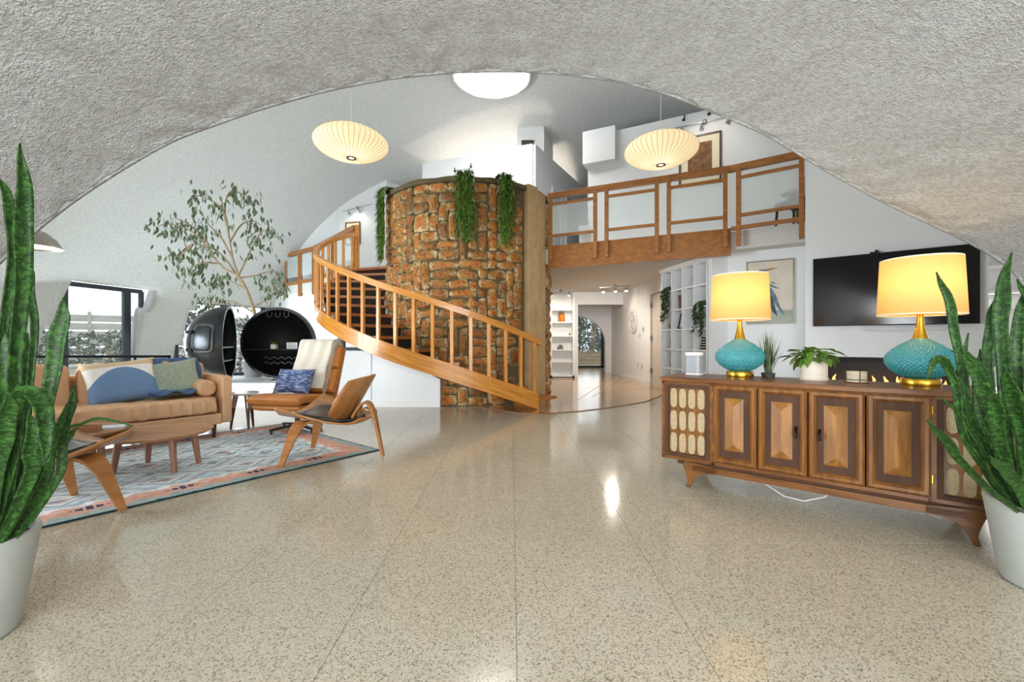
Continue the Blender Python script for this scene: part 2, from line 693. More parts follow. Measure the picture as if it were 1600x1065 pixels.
def dv(i, k):
    i %= NT
    if (i, k) in grid_v:
        return grid_v[(i, k)]
    th = 2 * PI * i / NT
    if k <= 24:
        z = 2.4 * k / 24
        a = math.asin(z / DA)
    else:
        a0 = math.asin(2.4 / DA)
        a = a0 + (amax - a0) * (k - 24) / (NA - 24)
    r, z = DR * math.cos(a), DA * math.sin(a)
    x, y = DC.x + r * math.cos(th), DC.y + r * math.sin(th)
    q = noise.noise(Vector((x, y, z)) * 1.1) * 0.05
    x += q * math.cos(th)
    y += q * math.sin(th)
    mb.v.append((x, y, z))
    grid_v[(i, k)] = len(mb.v) - 1
    return grid_v[(i, k)]


for i in range(NT):
    th = 2 * PI * (i + 0.5) / NT
    for k in range(NA):
        ids = [dv(i, k), dv(i + 1, k), dv(i + 1, k + 1), dv(i, k + 1)]
        c = sum((Vector(mb.v[j]) for j in ids), Vector()) / 4
        if c.y < arch_y(c.x) - 0.05:
            continue
        if in_open(th, c.z):
            continue
        mb.f.append(tuple(ids))
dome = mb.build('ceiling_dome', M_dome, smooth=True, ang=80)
md = dome.modifiers.new('shell', 'SOLIDIFY')
md.thickness = 0.28
md.offset = -1
struct(dome, 'white sprayed plaster dome with a round skylight at its top')
# recalc normals may point either way; aim the thickness outwards
nrm = dome.data.polygons[0].normal
cpos = dome.data.polygons[0].center
out = (cpos - Vector((DC.x, DC.y, 0))).dot(nrm)
md.offset = 1 if out > 0 else -1

# gable of the arch, joining vault and dome
rows = []
N = len(fine)
inner, outer = [], []
for x, z in fine:
    inner.append(Vector((x, arch_y(x) + 0.02, z)))
    d = Vector((x - 0.4, z))
    s = 1.0
    for _ in range(400):
        xx, zz = 0.4 + d.x * s, d.y * s
        yy = arch_y(xx) + 0.06
        if math.hypot(xx - DC.x, yy - DC.y) >= DR or dome_z(xx, yy) < zz or s > 3.2:
            break
        s += 0.01
    outer.append(Vector((0.4 + d.x * s, arch_y(0.4 + d.x * s) + 0.06, d.y * s + 0.02)))
mid = [(a + b_) / 2 for a, b_ in zip(inner, outer)]
struct(MB().grid([inner, mid, outer]).build('wall_arch', M_vault, smooth=True, ang=80, solid=0.02))

# skylight: rough white shaft and a clear cover
sk = sempty('window_4', 'round skylight with a rough white plaster shaft')
prof = []
sh = MB()
rows = []
for k in range(8):
    z = 5.98 + 0.09 * k
    row = []
    for i in range(72):
        th = 2 * PI * i / 72
        r = 0.72 + 0.02 * noise.noise(Vector((math.cos(th) * 3, math.sin(th) * 3, z * 7))) + 0.015 * noise.noise(Vector((math.cos(th) * 9, math.sin(th) * 9, z * 20)))
        row.append(Vector((DC.x + r * math.cos(th), DC.y + r * math.sin(th), z)))
    rows.append(row)
sh.grid(rows, cu=True)
sh.build('shaft', mat('bright_white_plaster', '#f4f4f2', 0.9, var=0.02, bump=0.4, bscale=25), sk, smooth=True, ang=80, solid=0.03)
MB().lathe([(0.76, 6.62), (0.6, 6.74), (0.35, 6.82), (0.01, 6.85)], 40, (DC.x, DC.y, 0)).build('pane', M_glass, sk, smooth=True)

# ------------------------------------------------------------------ garden windows in the dome
def window(name, label, p0, p1, z1, bars, door=False):
    """glazing between plan points p0 -> p1"""
    p0, p1 = Vector(p0), Vector(p1)
    r = sempty(name, label)
    d = (p1 - p0)
    L = d.length
    MB().beam((p0.x, p0.y, 0.04), (p1.x, p1.y, 0.04), 0.09, 0.08).build('sill', M_dark, r)
    MB().beam((p0.x, p0.y, z1), (p1.x, p1.y, z1), 0.09, 0.09).build('head', M_dark, r)
    ts = [0.0] + bars + [1.0]
    for t, wd in [(0.0, 0.08)] + [(q, 0.15) for q in bars] + [(1.0, 0.08)]:
        c = p0 + d * t
        e = d.normalized() * wd / 2
        MB().beam((c.x - e.x, c.y - e.y, z1 / 2), (c.x + e.x, c.y + e.y, z1 / 2), 0.08, z1).build('mullion', M_dark, r)
    for a, b_ in zip(ts, ts[1:]):
        qa, qb = p0 + d * (a + 0.01), p0 + d * (b_ - 0.01)
        MB().beam((qa.x, qa.y, z1 / 2), (qb.x, qb.y, z1 / 2), 0.012, z1 - 0.08).build('pane', M_glass, r)
    return r


def shell_pt(px, z=1.0, extra=0.12):
    th = dome_theta(px, z)
    r = DR * math.sqrt(1 - (z / DA) ** 2) + extra
    return (DC.x + r * math.cos(th), DC.y + r * math.sin(th), 0)


w1 = window('window_1', 'dark framed sliding garden door under the dome edge', shell_pt(40), shell_pt(226), 2.2, [0.30, 0.85])
hb = Vector(shell_pt(186, 1.0, -0.02))
MB().tube([(hb.x, hb.y, 0.75), (hb.x + 0.05, hb.y - 0.03, 0.8), (hb.x + 0.05, hb.y - 0.03, 1.0), (hb.x, hb.y, 1.05)], 0.012, 8).build('door_handle', M_dark, w1)
def ring_pt(deg, z=1.0, extra=0.12):
    r = DR * math.sqrt(1 - (z / DA) ** 2) + extra
    return (DC.x + r * math.cos(math.radians(deg)), DC.y + r * math.sin(math.radians(deg)), 0)


window('window_left_added', 'added window left of the seating, out of view', ring_pt(226), ring_pt(205), 2.15, [0.34, 0.67])  # unseen glazing added to bring in more daylight
window('window_2', 'low window band behind the round bar cabinets', shell_pt(280), shell_pt(470), 2.05, [0.33, 0.66])

# ------------------------------------------------------------------ upper floor, its supports and the rooms around
UF = [(0.58, 7.50), (3.22, 6.30), (3.95, 5.80), (6.4, 5.6), (6.4, 12.2), (3.2, 12.6), (-6.4, 13.2), (-6.58, 12.5), (-5.3, 11.5), (-3.45, 9.38), (-2.2, 8.78), (0.1, 8.3)]
uf = sempty('floor_upper', 'upper gallery floor with plastered underside')
MB().prism(UF, 2.34, 2.6).build('slab', M_hallceil, uf)


def wallseg(mb, a, b_, z0, z1, t=0.12):
    a, b_ = Vector((a[0], a[1], 0)), Vector((b_[0], b_[1], 0))
    return mb.beam((a.x, a.y, (z0 + z1) / 2), (b_.x, b_.y, (z0 + z1) / 2), t, z1 - z0)


def wall(name, pts, z0, z1, t=0.12, label=None, m=None):
    mb = MB()
    for a, b_ in zip(pts, pts[1:]):
        wallseg(mb, a, b_, z0, z1, t)
    return struct(mb.build(name, m or M_white), label)


# hall: right wall, back wall with niche, arch wall, glass door
wall('wall_hall', [(3.10, 11.75), (3.10, 9.45)], 0, 2.34, 0.12, 'white hall wall carrying the round relief')
wall('wall_hall_head', [(3.10, 9.45), (3.10, 8.0)], 2.02, 2.34)
MB().bb(3.02, 3.045, 9.45, 11.70, 0.006, 0.10).build('baseboard_hall', M_trim)
struct(bpy.data.objects['baseboard_hall'])
bwh = MB()
bwh.bb(-1.6, 1.81, 11.75, 11.9, 0, 2.34)
bwh.bb(1.81, 3.10, 11.75, 11.9, 2.0, 2.34)
struct(bwh.build('wall_hall_back', M_white))
# arch wall deeper in
ax0, ax1, aw = 1.35, 3.2, []
cx, hw, zs, zt = 1.75, 1.18, 0.95, 1.85
top = [(cx + hw * math.cos(a), zs + (zt - zs) * math.sin(a)) for a in [PI * i / 24 for i in range(25)]]
poly = [(0.3, 0), (0.3, 2.34), (3.4, 2.34), (3.4, 0), (cx + hw, 0)] + top + [(cx - hw, 0)]
am = MB()
n = len(poly)
am.add([(x, 13.4, z) for x, z in poly] + [(x, 13.62, z) for x, z in poly], [tuple(range(n)), tuple(range(2 * n - 1, n - 1, -1))] + [(i, (i + 1) % n, n + (i + 1) % n, n + i) for i in range(n)])
struct(am.build('wall_inner_arch', M_white), 'white wall with an arched opening at the end of the hall')
wall('wall_hall_side', [(3.16, 11.75), (3.16, 13.4)], 0, 2.34)
wall('wall_passage_side', [(3.62, 13.6), (3.75, 15.98)], 0, 2.34)
MB().bb(0.3, 3.8, 11.9, 16.2, 2.34, 2.44).build('ceiling_hall_end', M_hallceil)
struct(bpy.data.objects['ceiling_hall_end'])
d1 = sempty('door_1', 'dark framed glass door at the end of the hall')
for x in (1.2, 2.3, 3.38):
    MB().bb(x - 0.06, x + 0.06, 15.96, 16.04, 0, 2.25).build('door_frame', M_dark, d1)
MB().bb(1.2, 3.4, 15.96, 16.04, 0, 0.08).build('threshold', M_dark, d1)
MB().bb(1.2, 3.4, 15.96, 16.04, 2.0, 2.3).build('door_head', M_dark, d1)
MB().bb(1.25, 2.24, 15.99, 16.01, 0.08, 2.0).build('pane', M_glass, d1)
MB().bb(2.36, 3.32, 15.99, 16.01, 0.08, 2.0).build('pane', M_glass, d1)
MB().tube([(3.3, 15.93, 0.75), (3.3, 15.9, 0.8), (3.3, 15.9, 1.0), (3.3, 15.93, 1.05)], 0.014, 6).build('door_handle', M_dark, d1)
# half open door in the right hall wall
d2 = sempty('door_2', 'beige hall door in its frame beside the cube shelves')
M_door = mat('beige_door_paint', '#cfc6bb', 0.5, var=0.03)
MB().bb(3.04, 3.12, 9.36, 9.45, 0, 2.02).build('door_frame', mat('greige_frame_paint', '#b9b0a4', 0.5), d2)
MB().bb(3.06, 3.10, 8.30, 9.36, 0.01, 2.0).build('door_leaf', M_door, d2)
for z in (0.3, 1.0, 1.72):
    MB().bb(3.02, 3.06, 9.33, 9.38, z, z + 0.11).build('hinge', mat('satin_nickel', '#8b8680', 0.3, 0.9), d2)

# cube shelf end panel, painting wall, television wall
wall('wall_shelf_end', [(3.36, 6.66), (3.06, 6.62)], 0, 2.34, 0.1)
wall('wall_shelf_back', [(3.42, 6.62), (3.18, 8.12)], 0, 2.34, 0.1)
wall('wall_painting', [(3.34, 6.62), (4.30, 6.01)], 0, 2.60, 0.12, 'white wall carrying the bird painting')
TV0 = Vector((5.12, 4.70, 0))


def tvp(s, off=0.0, z=0.0):
    """point on the television wall: s metres to the left-far of the screen's near end, off in front"""
    p = TV0 + V * s - U * off
    return (p.x, p.y, z)


ROT_V = math.atan2(V.y, V.x)
twm = MB()
fa, fb, fz0, fz1 = 0.12, 1.40, 0.30, 0.80    # fireplace opening along s
T = 0.45


def tvblock(s0, s1, z0, z1, m=None, d0=0.0, d1=-T):
    a, b_ = TV0 + V * s0, TV0 + V * s1
    c0, c1 = -U * d0, -U * d1
    pts = [a + c0, b_ + c0, b_ + c1, a + c1]
    (m or twm).prism([(p.x, p.y) for p in pts], z0, z1)


SL, SR = 1.578, -0.07
tvblock(SR, SL, fz1, 5.2)
tvblock(SR, SL, 0, fz0)
tvblock(SR, fa, fz0, fz1)
tvblock(fb, SL, fz0, fz1)
struct(twm.build('wall_television', M_white), 'white chimney wall carrying the television and fireplace')
# recess right of the television wall, with a window
wr_pts = [(6.55, 5.75), (7.6, 4.2)]
rw = MB()
a, b_ = Vector((5.9, 6.2, 0)), Vector((7.5, 4.6, 0))
dd = (b_ - a)
for t0_, t1_, z0, z1 in ((0, 0.06, 0, 2.6), (0.06, 1, 1.42, 2.6), (0.06, 1, 0, 0.62)):
    wallseg(rw, a + dd * t0_, a + dd * t1_, z0, z1, 0.12)
struct(rw.build('wall_recess', M_white))
w5 = sempty('window_5', 'bright side window beyond the television wall')
for z in (0.64, 1.40):
    MB().beam((a.x, a.y, z), (b_.x, b_.y, z), 0.07, 0.04).build('window_frame', M_trim, w5)
for t in (0.06, 0.38, 0.7, 1.0):
    c = a + dd * t
    MB().beam((c.x, c.y, 0.62), (c.x, c.y, 1.42), 0.05, 0.05).build('mullion', M_trim, w5)
MB().beam((a.x, a.y, 1.02), (b_.x, b_.y, 1.02), 0.008, 0.76).build('pane', M_glass, w5)
for z in (1.62, 1.95):
    o = MB().beam((a.x - 0.14, a.y - 0.14, z), (b_.x - 0.14, b_.y - 0.14, z), 0.2, 0.03).build('trim_%d' % (1 if z < 1.8 else 2), M_trim)
    struct(o)

# upstairs walls
bx = wall('wall_upper_centre', [(-2.15, 10.46), (0.463, 9.4), (1.86, 11.88)], 2.6, 5.3, 0.12, 'white upstairs room block above the stone tower')
wall('wall_upper_rear', [(1.86, 11.88), (-0.9, 12.7), (-2.15, 10.46)], 2.6, 5.0)
bulb('upstairs_room_lamp_light', (-0.2, 11.2, 3.3), 75, (1, 0.88, 0.74), 0.15)
e1, e2 = Vector((0.463, 9.4, 0)), Vector((1.86, 11.88, 0))
de = (e2 - e1)
ne = Vector((de.y, -de.x, 0)).normalized()
for i, (t0_, t1_, z1) in enumerate(((0.30, 0.50, 4.6), (0.60, 0.95, 4.75))):
    dr = sempty('door_%d' % (3 + i), 'upstairs doorway in the white room block')
    for (sa, sb, za, zb) in ((t0_, t0_ + 0.02, 2.6, z1), (t1_ - 0.02, t1_, 2.6, z1), (t0_, t1_, z1, z1 + 0.06)):
        p, q = e1 + de * sa + ne * 0.07, e1 + de * sb + ne * 0.07
        MB().beam((p.x, p.y, (za + zb) / 2), (q.x, q.y, (za + zb) / 2), 0.03, zb - za).build('door_frame', M_trim, dr)
    p, q = e1 + de * (t0_ + 0.02) + ne * 0.062, e1 + de * (t1_ - 0.02) + ne * 0.062
    MB().beam((p.x, p.y, (2.6 + z1) / 2), (q.x, q.y, (2.6 + z1) / 2), 0.015, z1 - 2.6).build('door_leaf', mat('pale_grey_door_%d' % i, '#c9ccd0', 0.5, var=0.02), dr)
cb = MB()
cb.prism([(0.115, 9.95), (0.735, 9.85), (1.0, 10.5), (0.4, 10.6)], 5.28, 6.05)
ch = struct(cb.build('wall_upper_flue', M_white), 'small white flue box on top of the upstairs block')
MB().bb(0.22, 0.50, 9.86, 9.93, 5.36, 5.62).build('niche', mat('dark_niche', '#3a3834', 0.8), ch)
MB().bb(0.19, 0.53, 9.85, 9.90, 5.62, 5.66).build('niche_frame', M_trim, ch)
MB().bb(0.32, 0.44, 9.83, 9.87, 5.36, 5.50).build('niche_object', mat('pale_grey_item', '#b9bcc0', 0.5), ch)
wall('wall_upper_gallery', [(1.58, 8.80), (4.83, 7.08), (6.4, 6.25)], 2.6, 5.15, 0.14, 'white upstairs gallery wall carrying the framed print')
sf = MB()
sf.prism([(1.42, 8.62), (2.0, 8.34), (2.12, 8.6), (1.55, 8.9)], 4.55, 5.2)
struct(sf.build('trim_3', M_white))
wall('wall_upper_side', [(1.62, 8.86), (2.3, 10.4)], 2.6, 4.6, 0.1)
wall('wall_landing_room', [(-6.2, 12.5), (-4.8, 11.9), (-3.33, 11.5), (-2.5, 12.8)], 2.6, 5.4, 0.12, 'white landing wall carrying the small framed print')
MB().bb(-0.45, 0.45, -0.02, 0.02, 0, 2.05).xf(Matrix.Translation((-2.95, 12.0, 2.6)) @ Matrix.Rotation(math.atan2(1.3, 0.83), 4, 'Z')).build('door_5', mat('landing_door_paint', '#dfe2e5', 0.5, var=0.01))
struct(bpy.data.objects['door_5'], 'white landing door beside the stone tower')
wall('wall_under_landing', [(-7.2, 13.1), (-6.5, 12.55), (-5.3, 11.6), (-3.4, 9.6), (-2.3, 8.95)], 0, 2.34, 0.12, 'white wall below the landing')

# low wall below the stair and the plinth of the bar
lw = MB()
pts = [(-3.02, 0), (-1.09, 0), (-1.09, 0.42), (-1.95, 0.85), (-3.02, 0.85)]
n = len(pts)
lw.add([(x, 6.50, z) for x, z in pts] + [(x, 6.64, z) for x, z in pts], [tuple(range(n)), tuple(range(2 * n - 1, n - 1, -1))] + [(i, (i + 1) % n, n + (i + 1) % n, n + i) for i in range(n)])
lwo = struct(lw.build('wall_low', M_white), 'low white wall below the curved stair')
MB().bb(-3.02, -1.09, 6.485, 6.50, 0.0, 0.09).build('skirting', M_trim, lwo)
MB().bb(-3.1, -1.95, 6.52, 7.1, 0.855, 0.90).build('counter', mat('dark_counter', '#3d4245', 0.35), lwo)
MB().bb(-2.14, -2.13, 6.494, 6.50, 0.1, 0.85).build('panel_joint', mat('grey_joint', '#c3c6c9', 0.6), lwo)
pl = MB().bb(-5.35, -3.03, 6.50, 7.9, 0, 0.36).build('wall_plinth', M_white)
struct(pl, 'low white plinth below the round bar cabinets')
# ------------------------------------------------------------------ stone tower
TC = Vector((-0.797, 8.08, 0))
TR = 1.49


def tw(phi, r, z=0.0):
    a = math.radians(phi)
    return Vector((TC.x - r * math.sin(a), TC.y - r * math.cos(a), z))


def stone_mat():
    m, nt, b = newmat('rust_stone')
    tc = nd(nt, 'ShaderNodeTexCoord')
    oi = nd(nt, 'ShaderNodeObjectInfo')
    g = nd(nt, 'ShaderNodeNewGeometry')
    sub = nd(nt, 'ShaderNodeVectorMath', _operation='SUBTRACT')
    sub.inputs[1].default_value = (0.5, 0.5, 0.5)
    nt.links.new(tc.outputs['Generated'], sub.inputs[0])
    ab = nd(nt, 'ShaderNodeVectorMath', _operation='ABSOLUTE')
    nt.links.new(sub.outputs[0], ab.inputs[0])
    sp = nd(nt, 'ShaderNodeSeparateXYZ')
    nt.links.new(ab.outputs[0], sp.inputs[0])
    mx = nd(nt, 'ShaderNodeMath', _operation='MAXIMUM')
    nt.links.new(sp.outputs[0], mx.inputs[0])
    nt.links.new(sp.outputs[2], mx.inputs[1])
    n = nd(nt, 'ShaderNodeTexNoise', Scale=9.0, Detail=6.0, Roughness=0.7)
    nt.links.new(g.outputs['Position'], n.inputs['Vector'])
    ma = nd(nt, 'ShaderNodeMath', _operation='MULTIPLY_ADD')
    ma.inputs[1].default_value = 0.85
    nt.links.new(n.outputs['Fac'], ma.inputs[0])
    nt.links.new(mx.outputs[0], ma.inputs[2])
    rust = ramp(nt, ma.outputs[0], [(0.42, lin('#a85e15')), (0.58, lin('#bf7a2a')), (0.70, lin('#a67334')), (0.80, lin('#b8945d')), (0.89, lin('#d6c59c')), (0.97, lin('#8d7a55'))])
    rnd = ramp(nt, oi.outputs['Random'], [(0.0, (0.5, 0.45, 0.42, 1)), (0.2, (0.72, 0.68, 0.62, 1)), (0.5, (0.95, 0.9, 0.85, 1)), (0.8, (1.1, 0.98, 0.86, 1)), (1, (0.85, 0.84, 0.82, 1))])
    mm = nd(nt, 'ShaderNodeMix', _data_type='RGBA', _blend_type='MULTIPLY')
    mm.inputs[0].default_value = 1
    nt.links.new(rust, mm.inputs[6])
    nt.links.new(rnd, mm.inputs[7])
    n2 = nd(nt, 'ShaderNodeTexNoise', Scale=24.0, Detail=4.0)
    nt.links.new(g.outputs['Position'], n2.inputs['Vector'])
    dk = ramp(nt, n2.outputs['Fac'], [(0.36, (0.25, 0.18, 0.13, 1)), (0.50, (1, 1, 1, 1))])
    m2 = nd(nt, 'ShaderNodeMix', _data_type='RGBA', _blend_type='MULTIPLY')
    m2.inputs[0].default_value = 0.75
    nt.links.new(mm.outputs[2], m2.inputs[6])
    nt.links.new(dk, m2.inputs[7])
    nt.links.new(m2.outputs[2], b.inputs['Base Color'])
    bp = nd(nt, 'ShaderNodeBump', Strength=0.5, Distance=0.02)
    nt.links.new(n2.outputs['Fac'], bp.inputs['Height'])
    nt.links.new(bp.outputs['Normal'], b.inputs['Normal'])
    b.inputs['Roughness'].default_value = 0.6
    return m


M_stone = stone_mat()
tower = thing('stone_tower', 'round rust-brown stone tower that the curved stair climbs around', 'tower', (TC.x, TC.y, 0))
M_mortar = mat('grey_mortar', '#66583f', 0.9, var=0.25, scale=9, bump=0.6, bscale=50)
MB().lathe([(TR - 0.035, 0.0), (TR - 0.035, 3.46), (TR - 0.2, 3.46)], 96).build('mortar_core', M_mortar, tower, smooth=True)
rows = []
cop = MB()
for r0, z0 in ((TR - 0.22, 3.45), (TR - 0.22, 3.53), (TR + 0.015, 3.53), (TR + 0.02, 3.455)):
    row = []
    for i in range(120):
        a = 2 * PI * i / 120
        j = 0.02 * noise.noise(Vector((math.cos(a) * 6, math.sin(a) * 6, z0)))
        row.append(Vector(((r0 + j) * math.cos(a), (r0 + j) * math.sin(a), z0 + (j * 0.8 if z0 > 3.5 else 0))))
    rows.append(row)
cop.grid(rows, cu=True, cv=True)
cop.build('coping', M_mortar, tower, smooth=True)
CW = 0.155
rng = random.Random(11)
sizes = [(2, 1), (2, 1), (2, 1), (1, 2), (1, 2), (1, 1), (1, 1), (3, 1), (2, 2), (2, 1), (1, 3)]
dphi = math.degrees(CW / TR)
NCOL = int(176 / dphi)
NROW = 23
CH = 3.45 / NROW
occ = [[False] * NCOL for _ in range(NROW)]
jit = {}


def corner(c_, r_):
    """grid corner of the masonry, nudged so courses wander"""
    if (c_, r_) not in jit:
        jit[(c_, r_)] = (rng.uniform(-0.024, 0.024), 0 if r_ in (0, NROW) else rng.uniform(-0.026, 0.026))
    dx, dz = jit[(c_, r_)]
    return Vector((c_ * CW + dx, r_ * CH + dz))


def stone_obj(c_, r_, wc, hc):
    q00, q10, q01, q11 = corner(c_, r_), corner(c_ + wc, r_), corner(c_, r_ + hc), corner(c_ + wc, r_ + hc)
    mid = (q00 + q10 + q01 + q11) / 4
    n_, m_ = 5, 5
    gap = 0.006
    hw, hh = wc * CW / 2, hc * CH / 2
    depth = rng.uniform(0.026, 0.048)
    tilt, tilt2 = rng.uniform(-0.012, 0.012), rng.uniform(-0.012, 0.012)
    rd = rng.uniform(0.06, 0.18)
    rws = []
    for i in range(m_ + 1):
        v = i / m_
        row = []
        for j in range(n_ + 1):
            u = j / n_
            p = (q00 * (1 - u) + q10 * u) * (1 - v) + (q01 * (1 - u) + q11 * u) * v - mid
            uu, vv = 2 * u - 1, 2 * v - 1
            k = 1 - rd * (abs(uu * vv)) ** 2.5
            x = p.x * k * (1 - gap / hw) + (rng.uniform(-0.006, 0.006))
            z = p.y * k * (1 - gap / hh) + (rng.uniform(-0.006, 0.006))
            edge = max(abs(uu), abs(vv))
            y = -depth * (1 - edge ** 3.2) + (tilt * uu + tilt2 * vv) * (1 - edge ** 4) + rng.uniform(-0.004, 0.004) + x * x / (2 * TR)
            row.append(Vector((x, y, z)))
        rws.append(row)
    bm_ = MB().grid(rws)
    per = [rws[0][j] for j in range(n_ + 1)] + [rws[i][n_] for i in range(1, m_ + 1)] + [rws[m_][j] for j in range(n_ - 1, -1, -1)] + [rws[i][0] for i in range(m_ - 1, 0, -1)]
    bm_.grid([per, [p + Vector((0, 0.05, 0)) for p in per]], cu=True)
    o = bm_.build('stone', M_stone, tower, smooth=True, ang=55, clean=True)
    phi = -88 + math.degrees(mid.x / TR)
    p = tw(phi, TR - 0.004 + rng.uniform(-0.006, 0.006)) - TC
    o.location = (p.x, p.y, mid.y + 0.003)
    o.rotation_euler = (0, 0, -math.radians(phi))
    return o


PANEL = (-64.5, -42.5)
nst = 0
for r_ in range(NROW):
    for c_ in range(NCOL):
        if occ[r_][c_]:
            continue
        rng.shuffle(sizes)
        for wc, hc in sizes + [(1, 1)]:
            if c_ + wc > NCOL or r_ + hc > NROW:
                continue
            if any(occ[r_ + i][c_ + j] for i in range(hc) for j in range(wc)):
                continue
            break
        for i in range(hc):
            for j in range(wc):
                occ[r_ + i][c_ + j] = True
        phi = -88 + (c_ + wc / 2) * dphi
        half = wc / 2 * dphi
        if phi + half > PANEL[0] + 0.5 and phi - half < PANEL[1] - 0.5:
            continue
        stone_obj(c_, r_, wc, hc)
        nst += 1
print('stones', nst)
M_panel = mat('beige_cast_band', '#c4a678', 0.8, var=0.14, scale=5, bump=0.3, bscale=18)
for ph in (-48.4, -58.4):
    o = MB().bb(-0.127, 0.127, -0.03, 0.06, 0.0, 3.56 if ph > -50 else 3.50).build('facing_board', M_panel, tower, bevel=0.006)
    p = tw(ph, TR + 0.015) - TC
    o.location = (p.x, p.y, 0)
    o.rotation_euler = (0, 0, -math.radians(ph))

# ------------------------------------------------------------------ curved stair
CAPT = [(-35, 1.00), (-33, 1.03), (4.4, 1.55), (24, 1.80), (75, 2.56), (97, 3.02), (116, 3.37)]
RADT = [(-35, 2.15), (-33, 2.16), (4.4, 2.34), (24, 2.42), (75, 2.68), (97, 2.76), (116, 2.86)]


def smooth_tab(x, T):
    return sum(tab(x + d, T) for d in (-9, -6, -3, 0, 3, 6, 9)) / 7 if -20 < x < 105 else tab(x, T)


capz = lambda ph: smooth_tab(ph, CAPT)
rad = lambda ph: smooth_tab(ph, RADT)
stair = thing('curved_staircase', 'curved oak staircase with slatted balustrade winding round the stone tower', 'staircase', (TC.x, TC.y, 0))


def sweep(ph0, ph1, step, dr, zlo, zhi):
    rows = []
    n_ = int((ph1 - ph0) / step)
    for i in range(n_ + 1):
        ph = ph0 + (ph1 - ph0) * i / n_
        r, z = rad(ph), capz(ph)
        row = [tw(ph, r - dr, max(0.0, z + zlo)), tw(ph, r + dr, max(0.0, z + zlo)), tw(ph, r + dr, z + zhi), tw(ph, r - dr, z + zhi)]
        rows.append([p - TC for p in row])
    m_ = MB()
    m_.grid(rows, cu=True)
    m_.f.append((0, 1, 2, 3))
    e = len(rows) * 4 - 4
    m_.f.append((e + 3, e + 2, e + 1, e))
    return m_


def oak_swept():
    """oak whose grain follows the curve around the tower"""
    m, nt, b = newmat('bent_oak')
    tc = nd(nt, 'ShaderNodeTexCoord')
    sp = nd(nt, 'ShaderNodeSeparateXYZ')
    nt.links.new(tc.outputs['Object'], sp.inputs[0])
    an = nd(nt, 'ShaderNodeMath', _operation='ARCTAN2')
    nt.links.new(sp.outputs[0], an.inputs[0])
    nt.links.new(sp.outputs[1], an.inputs[1])
    # height measured across the climbing board
    k = nd(nt, 'ShaderNodeMath', _operation='MULTIPLY_ADD')
    k.inputs[1].default_value = -0.83
    nt.links.new(an.outputs[0], k.inputs[0])
    nt.links.new(sp.outputs[2], k.inputs[2])
    cb_ = nd(nt, 'ShaderNodeCombineXYZ')
    s1 = nd(nt, 'ShaderNodeMath', _operation='MULTIPLY')
    s1.inputs[1].default_value = 5.0
    nt.links.new(an.outputs[0], s1.inputs[0])
    s2 = nd(nt, 'ShaderNodeMath', _operation='MULTIPLY')
    s2.inputs[1].default_value = 26.0
    nt.links.new(k.outputs[0], s2.inputs[0])
    nt.links.new(s1.outputs[0], cb_.inputs[0])
    nt.links.new(s2.outputs[0], cb_.inputs[1])
    n = nd(nt, 'ShaderNodeTexNoise', Scale=1.0, Detail=6.0, Roughness=0.6, Distortion=0.5)
    nt.links.new(cb_.outputs[0], n.inputs['Vector'])
    nt.links.new(ramp(nt, n.outputs['Fac'], [(0.28, lin('#b0691f')), (0.5, lin('#c9852f')), (0.72, lin('#dc9c47'))]), b.inputs['Base Color'])
    b.inputs['Roughness'].default_value = 0.35
    b.inputs['Coat Weight'].default_value = 0.2
    return m


M_bent = oak_swept()
sweep(-34.5, 116, 2.0, 0.035, -0.085, 0.0).build('handrail', M_bent, stair, smooth=True, ang=50)
sweep(-33, 116, 2.0, 0.024, -1.03, -0.80).build('stringer', M_bent, stair, smooth=True, ang=50)
bal0 = None
for i in range(24):
    ph = -31.0 + 6.25 * i
    z1 = capz(ph) - 0.06
    z0 = max(0.1, capz(ph) - 0.98)
    m_ = MB().bb(-0.024, 0.024, -0.022, 0.022, z0, z1)
    o = m_.build('baluster', M_oakz, stair, bevel=0.004, seg=1)
    p = tw(ph, rad(ph)) - TC
    o.location = (p.x, p.y, 0)
    o.rotation_euler = (0, 0, -math.radians(ph))
M_riser = mat('dark_stair_riser', '#2b1f19', 0.8, var=0.2, scale=10)
NTR = 13
trph = []
for i in range(NTR + 1):
    zt_ = 0.17 + 0.18 * i
    lo, hi = -40.0, 118.0
    for _ in range(40):
        md_ = (lo + hi) / 2
        if capz(md_) < zt_ + 0.79:
            lo = md_
        else:
            hi = md_
    trph.append((max(lo, -33), zt_))
for i, (ph, zt_) in enumerate(trph):
    nxt = trph[i + 1][0] if i + 1 < len(trph) else ph + 10
    a0, a1 = ph - 3.0, nxt + 1.5
    if i == 0:
        a0 = ph - 10
    m_ = MB()
    rows = []
    for k in range(6):
        a = a0 + (a1 - a0) * k / 5
        ro = rad(a) - 0.03
        if i == 0 and a < -33.5:
            ro = rad(-33) + 0.0
        rows.append([p - TC for p in (tw(a, 1.535, zt_ - 0.045), tw(a, ro, zt_ - 0.045), tw(a, ro, zt_), tw(a, 1.535, zt_))])
    m_.grid(rows, cu=True)
    m_.f.append((0, 1, 2, 3))
    e = 20
    m_.f.append((e + 3, e + 2, e + 1, e))
    m_.build('tread', M_tread, stair)
    a = ph + 0.2
    zlo = zt_ - 0.18 if i else 0.006
    rows = []
    m_ = MB()
    p0, p1 = tw(a, 1.54), tw(a, rad(a) - (0.13 if i else 0.06))
    m_.beam((p0.x - TC.x, p0.y - TC.y, (zlo + zt_ - 0.045) / 2), (p1.x - TC.x, p1.y - TC.y, (zlo + zt_ - 0.045) / 2), 0.02, zt_ - 0.045 - zlo)
    m_.build('riser', M_riser if i else M_tread, stair)
